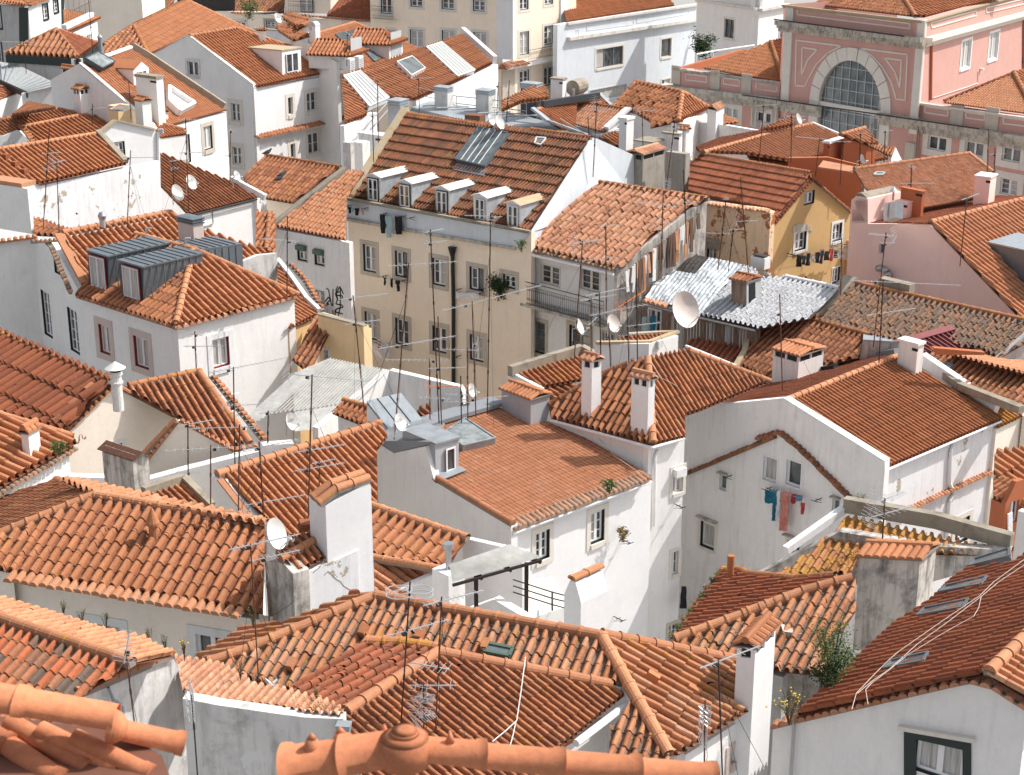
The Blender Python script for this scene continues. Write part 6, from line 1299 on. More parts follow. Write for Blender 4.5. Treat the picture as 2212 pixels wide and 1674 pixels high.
 p5=F(b,'14 960,1160 1180,1180','14 940,1160 1180,1180 1150,1260 1100,1240','t_mid',26,z=-17.02,slope=22,skirt=False);g=gwall(p5,p5.cast(pts('14 1180,1180')[0]));b.z=-16;wall(b,g,'14 1150,1260 1185,1185 1240,1300',-30,(),'coping_white',thick=.2)
 b=House('sliver of orange roof with round beige dish, left of the palace arch','w_white')
 p6=F(b,'14 100,1050 350,955','14 100,1050 350,955 380,1010 200,1045','t_new',24,z=-16.37,slope=20,skirt=False)
 b=House('long pale orange roof with small square tiles in front of the pink palace, right edge','w_pinkb')
 p=F(b,'14 850,1370 1770,1240','14 850,1365 1770,1238 1960,1390 1820,1440 1810,1600 24 1820,170 1180,300 940,110','t_pale',17,z=-16.5,slope=18,ratio=1.9,up='away',skirt=False,jit=1.3);ridges(b,p,'14 850,1362 1770,1236 1960,1385',r=.11)
 skylight(b,p,'14 1000,1420 1020,1400 1090,1400 1070,1420',h=.02,fr='fibre',gl='glass_pale');b.z=-17;b.dL=Vector((-.8,.6,0)).normalized();b.dR=Vector((.55,.83,0)).normalized()
 c=chim(b,'14 1930,1560 120,50 1930,1420','slab','w_pinkb','coping_white',z=-17.3,sink=2)
def build_pink():
 b=House('pink palace with huge arched window, moulded pale trims and stone cornices, top right','w_pink','palace','palace')
 C=G(pts('14 1400,165')[0],-11.6);Lf=G(pts('14 285,38')[0],-11.6);Rf=G(pts('14 2212,-60')[0],-11.6);b.z=-11.6
 v=vplane(C,Lf);vr=vplane(C,Rf);b.dL=(Lf-C).normalized();b.dR=(Rf-C).normalized()
 base=-26
 WIN=dict(sur='stone_pale',sw=.42,leaves=2,bars=0,depth=.15)
 wl=[('13 2100,940,125,85 14 128,945,128,85 1515,1152,150,110 1812,1195,150,110 2110,1242,150,110',WIN),('13 1845,905,110,80',WIN),('14 2090,1500,140,130',dict(WIN,bars=2))]
 vw=Pl_shift(v,.3);
 wall(b,vw,'13 1380,548 2212,650 14 275,662 1380,822 2300,948',base,wl,'w_pink',thick=.5)
 o=v.o;U=v.u
 def uv(s):return[((p-o).dot(U),p.z)for p in(v.cast(q)for q in pts(s))]
 x0,x1=sorted([uv('14 285,500')[0][0],uv('14 1400,500')[0][0]]);
 (aL,zL),(aR,zR)=uv('14 568,832 1068,890');cx=(aL+aR)/2;rr=abs(aR-aL)/2;sp=(zL+zR)/2;ztop=C.z
 low=uv('14 568,1150')[0][1]
 arch=[(cx-rr,base+1),(cx+rr,base+1)]+[(cx+rr*math.cos(t*math.pi/24),sp+rr*1.12*math.sin(t*math.pi/24))for t in range(25)]
 outer=[(x0,base),(x1,base),(x1,ztop),(x0,ztop)]
 P3=lambda u,z,d=0:Vector((o.x+U.x*u-v.n.x*d,o.y+U.y*u-v.n.y*d,z))
 m=b.get('wall');flat=outer+arch
 for t in tessellate_polygon([[Vector((q[0],q[1],0))for q in outer],[Vector((q[0],q[1],0))for q in arch]]):m.poly([P3(*flat[i])for i in t],'w_pink')
 w=b.part('arched_window')
 for i in range(len(arch)):a,c=arch[i],arch[(i+1)%len(arch)];w.poly([P3(*a),P3(*c),P3(c[0],c[1],-.24),P3(a[0],a[1],-.24)],'stone')
 glp=b.part('glass',parent=w);glp.poly([P3(q[0],q[1],-.24)for q in arch],'glass_grey')
 fr=b.part('frame',parent=w)
 for k in range(-3,5):
  u=cx+(k-.5)*rr/4;hz=sp+1.12*math.sqrt(max(0,rr*rr-(u-cx)**2));fr.bar(P3(u,base+2,-.2),P3(u,hz,-.2),.05,.06,'zinc_light',v.n)
 for k in range(-5,5):
  z=sp+k*rr*.27+.3;hw=rr if z<sp else rr*math.sqrt(max(0,1-((z-sp)/rr/1.12)**2));
  if hw>.3:fr.bar(P3(cx-hw,z,-.2),P3(cx+hw,z,-.2),.05,.06,'zinc_light',v.n)
 fr.bar(P3(cx-rr,sp-.1,-.12),P3(cx+rr,sp-.1,-.12),.35,.2,'stone_pale',v.n)
 st=b.part('arch_stones');R2=rr*1.30
 for k in range(11):
  t0,t1=math.pi*k/11+.008,math.pi*(k+1)/11-.008;ps=[]
  for q in range(5):t=t0+(t1-t0)*q/4;ps.append(P3(cx+rr*math.cos(t),sp+rr*1.12*math.sin(t),.0))
  for q in range(4,-1,-1):t=t0+(t1-t0)*q/4;ps.append(P3(cx+R2*math.cos(t),sp+R2*1.10*math.sin(t),.0))
  st.prism(ps,-v.n*(.10+.03*(k==5)),'stone_pale')
 for sg in(-1,1):
  a0,a1=sorted([cx+sg*rr,cx+sg*R2]);st.prism([P3(a0,low-6),P3(a1,low-6),P3(a1,sp),P3(a0,sp)],-v.n*.10,'stone_pale')
 pw=(x1-x0)*.06
 for a0,a1 in((x0-.02,x0+pw),(x1-pw,x1+.02)):st2=b.get('pilaster');st2.prism([P3(a0,sp-1.0),P3(a1,sp-1.0),P3(a1,ztop+.02),P3(a0,ztop+.02)],-v.n*.12,'stone_pale');st2.prism([P3(a0,base),P3(a1,base),P3(a1,sp-1.6),P3(a0,sp-1.6)],-v.n*.2,'stone')
 for s in('14 395,70 400,118 1300,230 1300,190','14 350,245 1325,370',):lines_on(b,v,s,w=.09,close=s.startswith('14 395'))
 s1='14 388,322 750,368 640,425 545,520 480,640 455,692 380,685';s2='14 435,380 555,398 480,480 430,600'
 lines_on(b,v,s1,w=.10,close=True);lines_on(b,v,s2,w=.10,close=True)
 lines_on(b,v,'14 905,388 1280,437 1262,802 1190,795 1150,660 1080,540 1000,450',w=.10,close=True);lines_on(b,v,'14 1100,465 1230,483 1218,700 1180,580',w=.10,close=True)
 for s in('14 65,668 235,692 235,738 65,712','14 1420,852 1605,880 1603,930 1418,902','14 1750,900 1898,920 1898,965 1750,945','14 2050,940 2300,975 2300,1020 2050,990','13 1482,592 1650,612 1650,660 1482,640','13 1785,625 1915,642 1915,690 1785,672','13 2050,665 2212,690 2212,735 2050,712'):lines_on(b,vw,s,w=.09,close=True)
 def corn(vp,s,out,h,mat,dz=0):
  P=[vp.cast(t)for t in pts(s)];mm=b.get('cornice')
  for a,c in zip(P[:-1],P[1:]):
   for i,(o_,hh)in enumerate(((out,h*.4),(out*.6,h*.3),(out*.3,h*.3))):
    z0=-sum((h*.4,h*.3,h*.3)[:i+1]);mm.prism([a+Vector((0,0,z0+dz)),c+Vector((0,0,z0+dz)),c+Vector((0,0,z0+dz))-vp.n*o_,a+Vector((0,0,z0+dz))-vp.n*o_],Vector((0,0,hh)),mat)
 corn(v,'14 255,160 1425,300',.55,.75,'stone_grime');corn(v,'14 283,35 1402,162',.2,.25,'coping_lich');corn(vr,'14 1400,165 2250,-70',.2,.25,'coping_lich');corn(vr,'14 1420,300 2250,80',.5,.6,'stone_pale')
 corn(vw,'13 1360,680 2212,775 14 270,800',.6,.9,'stone_grime');corn(v,'14 270,795 590,850',.5,.8,'stone_grime');corn(v,'14 1065,900 1375,945',.5,.8,'stone_grime');corn(vw,'14 1370,950 2350,1105',.6,.9,'stone_grime');corn(vw,'13 1380,546 2212,648 14 275,660',.2,.2,'stone_grime');corn(vw,'14 1375,820 2350,955',.2,.2,'stone_pale')
 for s,e in(('14 255,150','14 1300,285'),('14 0,755','14 1900,1025')):x,y=v.cast(pts(s)[0]),v.cast(pts(e)[0]);b.get('cable_run').bar(x-v.n*.6,y-v.n*.6,.06,.08,'iron')
 for s in('13 1405,600','13 1720,640','13 1970,670','14 300,1000','14 525,930','14 1090,980','14 1320,1100','14 1680,910','14 1960,950'):
  c=vw.cast(pts(s)[0]);hh=1.4 if '14 ' in s and float(s.split(',')[1])>925 and '1960' not in s else.7;b.get('pilaster').prism([c-vw.u*.5-Vector((0,0,hh)),c+vw.u*.5-Vector((0,0,hh)),c+vw.u*.5+Vector((0,0,hh)),c-vw.u*.5+Vector((0,0,hh))],-vw.n*.08,'stone')
 wall(b,vr,[C,Rf+(Rf-C)],base,[('14 1745,435,75,215 1967,367,72,210',dict(sur='coping_white',sw=.16,leaves=2,bars=0)),('14 2240,380,60,200',dict(sur='dark_green',sw=.1))],'w_pink',thick=.5)
 for s in('14 1462,180 1825,85 1828,122 1470,222','14 1905,62 2212,-10 2212,30 1908,102'):lines_on(b,vr,s,w=.09,close=True)
 pc=Pl_shift(vr,0);q=b.get('pilaster');a=C;e=C+vr.u*(1 if(Rf-C).dot(vr.u)>0 else-1)*.6
 q.prism([a+Vector((0,0,.02)),e+Vector((0,0,.02)),e-Vector((0,0,8.2)),a-Vector((0,0,8.2))],-vr.n*.1,'stone_pale')
 x=vr.cast(pts('14 1855,560')[0]);mm=b.part('wall_lamp');mm.box(x-vr.n*.25,vr.u*.35,vr.n*.25,Vector((0,0,.1)),'plastic');pipe_on(b,vr,'14 1840,570 1838,665 1760,695 1480,785',.03,'w_pinkb','cable_conduit',.04);pipe_on(b,vr,'14 1462,330 1455,800',.09,'w_orange');pipe_on(b,vr,'14 2203,160 2200,550',.09,'w_orange')
 e1,e2=C+v.n*.8+vr.n*.8,Lf+v.n*.8;pl=splane(G(pts('14 560,35')[0],-11.9),G(pts('14 1340,135')[0],-11.9),22,'away');roof(b,pl,'14 520,38 700,-60 1200,-90 1252,-5 1340,135','t_mid',20,skirt=False,prof='canalf');
 H1,H2=pl.cast(pts('14 1235,-30')[0]),pl.cast(pts('14 1340,135')[0]);Fh(b,pl,H1,H2,'14 1235,-30 1340,135 1440,140 2100,-30 1500,-120','t_new',0,pitch=.38,skirt=False,prof='canalf');ridges(b,pl,'14 1235,-30 1340,135',r=.16)
 wz=vw.cast(pts('13 1900,600')[0]).z;p2=splane(G(pts('13 1620,555')[0],wz),G(pts('13 2130,640')[0],wz),24,'away');roof(b,p2,'13 1620,550 2160,335 14 180,340 270,640 230,655','t_new',20,skirt=False,prof='canalf');ridges(b,p2,'14 180,340 272,620',r=.16,mat='tile_ridge_old');Fh(b,p2,p2.cast(pts('14 180,340')[0]),p2.cast(pts('14 272,600')[0]),'14 180,340 290,305 285,640 272,600','t_dark',0,pitch=.36,skirt=False,prof='canalf')
 ext(b,vplane(G(pts('13 1480,530')[0],wz),G(pts('13 1940,400')[0],wz)),'13 1440,545 1940,400 2010,405 2010,470 1640,556',.3,'w_orange','side_parapet')
 wz=vw.cast(pts('14 1900,870')[0]).z;p3=splane(G(pts('14 1570,825')[0],wz),G(pts('14 2212,910')[0],wz),22,'away');roof(b,p3,'14 1560,823 2130,590 2212,740 2300,920','t_bright',20,skirt=False,prof='canalf');Fh(b,p3,p3.cast(pts('14 2130,590')[0]),p3.cast(pts('14 2280,870')[0]),'14 2130,590 2400,520 2300,880 2280,870','t_new',0,pitch=.38,skirt=False,prof='canalf');ridges(b,p3,'14 2130,588 2290,885',r=.16);ridges(b,p3,'14 1570,815 2130,588',r=.10,mat='t_dark')
 for c0,l in((C,Lf),):
  m.poly([Lf,Lf+v.n*12,Lf+v.n*12-Vector((0,0,15)),Lf-Vector((0,0,15))],'w_pink')
 S['pal']=(b,v,vr)
def build_far():
 b=House('tall peach apartment house with wrought iron balconies and white corner pilasters, top centre','w_cream')
 C=G(pts('13 0,540')[0],-19.5);Lf=G(pts('12 970,440')[0],-19.5);Rf=G(pts('13 595,440')[0],-19.5);b.z=-19.5;v=vplane(C,Lf);vr=vplane(C,Rf);T=13.0
 W1=dict(sur='stone_pale',sw=.24,dark='dark_green',bars=1,sill=False)
 base=-31
 tops=lambda P:[p+Vector((0,0,T))for p in P]
 wall(b,v,tops([Lf,C]),base,[('12 1088,45,85,130 1330,10,95,90 1582,25,100,100 1832,45,95,90',dict(W1,bars=1)),('12 1332,310,105,140 1588,318,105,145 1840,335,105,150 1130,270,60,60',dict(W1,curtain='all'))],'w_cream',thick=.5)
 wall(b,vr,tops([C,Rf]),base,[('13 182,28,70,100 380,5,65,60',W1),('13 183,345,75,185 380,280,75,150',dict(W1,bars=2)),('13 183,625,75,125 378,610,75,150',W1)],'w_cream',thick=.5)
 for vp,s in((v,'12 1975,-200 2110,-200 2110,480 1980,470'),(vr,'13 0,-200 98,-200 98,475 0,500'),(vr,'13 470,-200 528,-200 528,420 470,435')):
  P=[vp.cast(t)for t in pts(s)];b.part('corner_pilaster').prism(P,-vp.n*.12,'w_clean')
 for s in('13 0,560 100,540 100,800 0,800','13 470,500 525,490 525,740 470,740'):b.part('corner_pilaster').prism([vr.cast(t)for t in pts(s)],-vr.n*.14,'stone')
 m=b.part('tiled_cornice');P=[vr.cast(t)for t in pts('13 -15,545 165,515 480,450 595,425')];m.bar(P[0]-vr.n*.3,P[-1]-vr.n*.3,.9,.3,'w_clean');band(b,[P[0]-vr.n*.2+Vector((0,0,.25)),P[1]-vr.n*.2+Vector((0,0,.25))],mat='t_mid',r=.12,sp=.3,out=.8,name='cornice_tiles',drop=.15);band(b,[P[2]-vr.n*.2+Vector((0,0,.25)),P[3]-vr.n*.2+Vector((0,0,.25))],mat='t_mid',r=.12,sp=.3,out=.8,name='cornice_tiles',drop=.15)
 P2=[v.cast(t)for t in pts('12 1970,535 2100,548')];band(b,[P2[0]-v.n*.1+Vector((0,0,.1)),P2[1]-v.n*.1+Vector((0,0,.1))],mat='t_mid',r=.12,sp=.3,out=.7,name='cornice_tiles',drop=.15)
 q=[P[1]-vr.n*.75+Vector((0,0,.2)),P[2]-vr.n*.75+Vector((0,0,.2))];railing(b,q,1.05,.22,'iron',True)
 P=[v.cast(t)for t in pts('12 1003,150 1172,165')];bl=b.part('balcony');bl.prism([P[0],P[1],P[1]-v.n*.6,P[0]-v.n*.6],Vector((0,0,.1)),'stone_pale');railing(b,[P[0]-v.n*.55+Vector((0,0,.1)),P[1]-v.n*.55+Vector((0,0,.1))],1.1,.2,'iron',True)
 rf=[Lf+Vector((0,0,T)),C+Vector((0,0,T)),Rf+Vector((0,0,T)),Lf+Rf-C+Vector((0,0,T))];b.part('roof').prism(rf,Vector((0,0,.2)),'deck');S['peach']=(b,v,vr)
 m=b.get('wall');D=Lf+Rf-C;
 for a_,c_ in((Lf,D),(D,Rf)):m.poly([a_+Vector((0,0,T)),c_+Vector((0,0,T)),c_-Vector((0,0,10)),a_-Vector((0,0,10))],'w_cream')
 b=House('pale blue-white house with moulded parapet, street lamp bracket and tiled roof, top centre right','w_blue')
 a,e=G(pts('13 525,310')[0],-17.5),G(pts('13 1590,150')[0],-17.5);b.z=-17.5;v=vplane(a,e);p0=v.cast(pts('13 525,185')[0])
 wall(b,v,'13 450,200 525,185 1575,30 1565,35',-33,[('13 868,457,215,150',dict(sur='stone_pale',sw=.2,leaves=3,bars=0,fr='zinc',glass='glass')),('13 1322,382,80,145',dict(sur='stone_pale',sw=.2,leaves=1,bars=0,fr='zinc_light')),('13 855,745,300,90',dict(sur='w_blue',sw=.1,leaves=1,bars=0,fr='zinc_light',glass='glass')),('13 1320,655,70,40',dict(sur='stone_pale',sw=.15))],'w_blue',thick=.5)
 for s,o_,h_ in(('13 525,310 1600,150',.35,.3),('13 525,190 1575,35',.18,.2)):P=[v.cast(t)for t in pts(s)];b.get('cornice').bar(P[0]-v.n*.05,P[1]-v.n*.05,o_*2,h_,'coping')
 for s in('13 685,195 1060,140 1060,195 685,245','13 1085,140 1500,75 1500,110 1085,185','13 600,240 620,238 620,290 600,292'):lines_on(b,v,s,w=.05,out=.03,mat='w_blue',close=True)
 p=splane(v.cast(pts('13 530,180')[0])+v.n*.5,v.cast(pts('13 1390,45')[0])+v.n*.5,22,'away');roof(b,p,'13 525,180 450,-60 1300,-60 1390,47','t_new',0,pitch=.33,skirt=False,prof='canalf')
 m=b.part('lamp_bracket');c=v.cast(pts('13 1545,210')[0]);w2=v.cast(pts('13 1640,205')[0]);m.path([c,c-v.n*.3+v.u*0,c-v.n*.5+Vector((.6,0,.05))],.04,'iron',6);l=b.part('lamp_head');l.box(c-v.n*.7+Vector((.55,0,-.05)),Vector((.9,0,0)),Vector((0,.3,0)),Vector((0,0,.25)),'wood');S['blue']=(b,v)
 b.get('gap_shade').bar(e+Vector((0,.3,3)),e+Vector((0,.3,-12)),.5,.4,'zinc_dark',Vector((0,1,0)))  # solid dark strip stands in for the shade between the houses
 b=House('white house with cornice and single dark window behind the roof terrace, top right','w_white')
 C2=G(pts('13 2050,430')[0],-19);l2=G(pts('13 1560,330')[0],-19);b.z=-19;v=vplane(C2,l2);T=6
 r2=G(pts('14 290,380')[0],-19);wall(b,v,'13 1570,-20 2048,75',-32,[('13 1828,228,75,150',dict(sur='stone_pale',sw=.2,leaves=2,bars=0,fr='zinc'))],'w_white',thick=.4)
 v2=vplane(C2,r2);tz=v.cast(pts('13 2048,75')[0]).z;wall(b,v2,[Vector((C2.x,C2.y,tz)),Vector((r2.x,r2.y,tz))],-32,[('14 262,250,30,120',dict(sur='dark_green',sw=.05))],'w_white',thick=.4)
 a=v.cast(pts('13 1580,0')[0]);c=v.cast(pts('13 2050,70')[0]);b.get('cornice').bar(a-v.n*.1,c-v.n*.1,.5,.25,'coping');d2=Vector((r2.x,r2.y,tz));b.get('cornice').bar(Vector((C2.x,C2.y,tz))-v2.n*.1,d2-v2.n*.1,.5,.25,'coping')
 up_=b.part('upper_wall');q=[c,d2,d2+Vector((0,0,4)),c+Vector((0,0,4))];up_.prism([t+v2.n*.3 for t in q],v2.n*.3,'w_white');q=[a,c,c+Vector((0,0,4)),a+Vector((0,0,4))];up_.prism([t+v.n*.3 for t in q],v.n*.3,'w_white')
 t=Thing('terrace_railing','white terrace railing in front of the white house with one dark window','railing');P=[G(q,-18)for q in pts('13 1565,435 1700,410 2030,362')];m=t.part('rail');m.path(P,.07,'frame_white',6)
 for q in P:t.part('post').tube(q,q-Vector((0,0,1.3)),.05,'frame_white',6)
 bush('dark green potted shrub on the terrace behind the white railing','terrace_shrub','shrub','13 1640,470',2.6,900,'leaf_dark',.16,z=-19.3,squash=(1.1,.6,.7))
 b=House('white house with hipped orange roof and four vent tiles in front of the dark garage','w_white')
 p1,p2,C,A=hip(b,'13 1420,985','13 900,880','13 1665,880','13 1452,742',z=-17.0,slope=24)
 roof(b,p1,'13 1420,980 1452,742 1080,662 890,860 1000,870 1200,980 1195,1030','t_mid',0,pitch=.42,skirt=False,prof='canalf');roof(b,p2,'13 1420,980 1452,742 1665,875','t_new',0,pitch=.40,skirt=False,prof='canalf')
 ridges(b,p2,'13 1420,975 1452,742 1668,870',r=.16);ridges(b,p1,'13 1452,742 1080,660 895,865',r=.14)
 l3,r3=G(pts('13 900,880')[0],-17),G(pts('13 1665,880')[0],-17);vr=vplane(C,r3,.15);wall(b,vr,[C-Vector((0,0,.05)),r3-Vector((0,0,.05))],-30);wall(b,vplane(C,l3,.15),[C-Vector((0,0,.05)),l3-Vector((0,0,.05))],-30)
 for s in('13 1140,830','13 1200,800','13 1240,840','13 1320,810','13 1075,860'):c=p1.cast(pts(s)[0]);m=b.part('vent_tile');m.prism([c,c+p1.u*.35,c+p1.u*.3+p1.n*.25,c+p1.u*.05+p1.n*.25],p1.vd*.4,'t_new')
 chim(b,'13 1720,1000 70,65 0,860','barrel','w_clean','t_pale',z=-17.5,sink=3)
 (a,e),z=line3('13 1440,1260 1770,1000',-18.2);ww=vplane(C+Vector((0,0,0)),C+Vector((.1,1,0)))
 b2=House('long white party wall running beside the orange roof, right of the hipped roof','w_white','wall','wall');b2.z=-18.4;a,e=G(pts('13 1780,1010')[0],-17.6),G(pts('13 2130,1060')[0],-17.6);v=vplane(a,e);wall(b2,v,'13 1580,985 1720,990 2130,1060',-30,thick=.3);sb=G(pts('13 1540,1290')[0],-18.6)
 f=F(b2,'13 1780,950 1910,970','13 1780,920 1910,970 1900,985 1780,1000','t_new',20,z=-17.0,slope=15,skirt=False)
 b=House('small house with pale tiles and white pedimented gable, upper centre','w_clean')
 p=F(b,'13 610,825 1010,885','13 615,825 1010,880 830,1065 590,1000','t_pale',22,z=-16.9,slope=26,skirt=False);ridges(b,p,'13 610,822 1010,880',r=.11,mat='tile_ridge_old')
 b.z=-17.5;g=gwall(p,p.cast(pts('13 1005,880')[0]),-.05);wall(b,g,'13 835,1030 1005,872 1205,995',-30);P=[g.cast(t)for t in pts('13 830,1025 1005,868 1210,990')];[b.get('coping').bar(x-g.n*.1,y-g.n*.1,.4,.2,'coping_white')for x,y in zip(P[:-1],P[1:])];P=[g.cast(t)for t in pts('13 835,1045 1210,1010')];b.get('coping').bar(P[0]-g.n*.1,P[1]-g.n*.1,.3,.15,'coping_white')
 (a,e),z=line3('13 590,1010 830,1070',-18.2);wall(b,vplane(a,e,.1),'13 590,1010 830,1075',-30,thick=.2)
 b=House('orange roof edged with zinc on two sides beside the grey roof walkway','w_steel')
 p=F(b,'13 290,880 790,775','13 290,885 790,770 880,855 610,830 590,1060 480,1040 380,985','t_new',22,z=-16.7,slope=23,skirt=False);ridges(b,p,'13 280,885 785,770',r=.13);P=[p.cast(t)+Vector((0,0,.1))for t in pts('13 250,880 380,985 700,1100')];[b.get('coping').bar(x,y,.3,.15,'zinc_light')for x,y in zip(P[:-1],P[1:])];P=[p.cast(t)+Vector((0,0,.12))for t in pts('13 785,765 880,860')];b.get('coping').bar(P[0],P[1],.25,.15,'zinc_light')
 pb=splane(p.cast(pts('13 290,880')[0]),p.cast(pts('13 780,775')[0]),8,'near');roof(b,pb,'13 290,880 780,775 560,810 330,850','t_dark',0,pitch=.3,skirt=False);m=b.get('coping');x,y=[G(t,-16.4)for t in pts('13 330,835 780,765')];m.bar(x,y,.3,.4,'zinc_dark');b.z=-17.5
 b.dL=Vector((-.75,.66,0)).normalized();b.dR=Vector((.66,.75,0)).normalized();b.z=-17.8
 z=House('grey zinc roof walkway with handrails, duct housings and cables, behind the ribbed roof','w_steel');z.z=-18
 m=z.part('zinc_roof');zz=lambda s,h:[G(t,h)for t in pts(s)]
 m.prism(zz('12 1110,830 1300,880 1450,820 1900,900 2212,960 13 480,1000 700,1100 730,1120 240,1045 0,1060 12 1900,1030 1260,900 1110,1060',-18.3),Vector((0,0,-2)),'lead')
 m.prism(zz('12 1290,860 1380,800 1660,840 1900,890 2212,930 13 480,1010 0,1010 12 1700,960',-18.1),Vector((0,0,-.2)),'zinc_light')
 P=zz('13 10,900 470,950 700,1090',-17.2);P2=[G(t,-17.2)for t in pts('12 1330,700 1650,770 2212,830')]
 r_=z.part('handrail')
 for pp in(P,[q+Vector((0,0,-.5))for q in P],P2,[q-Vector((0,0,.5))for q in P2],[G(t,-17.4)for t in pts('12 770,1180 1110,810 1330,700')],[G(t,-17.8)for t in pts('12 800,1220 1120,860 1330,760')]):r_.path(pp,.035,'galv',5)
 for q in P+P2:r_.tube(q,q-Vector((0,0,1.1)),.03,'galv',5)
 z.dL=Vector((-.80,.60,0)).normalized();z.dR=Vector((.45,.89,0)).normalized();mk=z.part('roof_pipes')
 for k in range(7):x=G(pts('12 %d,%d'%(1380+k*110,850+k*14))[0],-17.9);mk.tube(x,x+Vector((2.2,.6,0)),.05,'galv',5)
 for s,mt,cp in(('12 1580,860 105,45 0,700','w_concrete','zinc_light'),('12 1910,895 105,55 0,725','w_concrete','zinc_light'),('12 1200,1040 95,70 0,805','zinc_light','zinc_light'),('13 280,870 125,45 0,670','zinc_dark','zinc_light')):chim(z,s,'louvre',mt,cp,z=-17.9,name='duct_housing')
 m=z.part('brick_kerb');a,c=zz('12 1740,950 1860,960',-17.8);m.bar(a,c,.8,.6,'t_old')
 z2=z
 b=House('cluster of white rendered chimneys with an arched flue in front of the blue-white house','w_white');b.dL=z.dL;b.dR=z.dR;b.z=-16.5
 chim(b,'13 490,780 95,30 0,635','slab','w_white','coping_old',z=-16.3,sink=2);m,P,hh,lw,rw=chim(b,'13 590,770 40,75 0,710','plain','w_concrete',z=-16.3,sink=2);m.tube(P+Vector((0,0,hh))+b.dL*lw/2,P+Vector((0,0,hh))+b.dL*lw/2+b.dR*rw,.5,'coping_old',14);t_=F(b,'13 0,830 320,690','13 0,830 330,680 380,760 380,800 150,830 0,900','t_mid',22,z=-16.6,slope=22,skirt=False)
 b=House('small roof with slim white chimney and broad slab chimney, behind the white balcony house','w_white')
 p=F(b,'13 780,1110 930,1070','13 780,1115 930,1065 1100,1200 1060,1240','t_mid',26,z=-17.3,slope=24,skirt=True)
 b.dL=Vector((-.8,.6,0)).normalized();b.dR=Vector((.6,.8,0)).normalized();chim(b,'13 1000,1185 58,58 0,950','slab','w_dirty','w_dirty',z=-17.6);chim(b,'13 1210,1240 145,100 0,1140','slab','w_white','coping_old',z=-17.8);m=chim(b,'13 1130,1480 130,175 0,1240','tiles','w_dark','t_pale',z=-18.2,sink=4);chim(b,'13 1470,1510 160,35 0,1240','plain','w_dark',z=-18.3,sink=4);chim(b,'13 1420,1230 130,20 0,1075','slab','w_dirty','coping_old',z=-17.8);chim(b,'13 1480,1100 70,30 0,1035','barrel','w_clean','t_pale',z=-17.6)
 (a,e),z=line3('13 1440,1230 1560,1290',-18.3);wall(b,vplane(a,e),'13 1430,1000 1600,960 1740,980',-30)if False else None
 m=b.get('side_wall');q=vplane(G(pts('13 1430,1250')[0],-18.6),G(pts('13 1620,1000')[0],-18.0));P=[q.cast(t)for t in pts('13 1430,1250 1430,1100 1505,960 1640,900 1700,990 1570,1180 1540,1290')];m.prism(P,q.n*.3,'w_white')
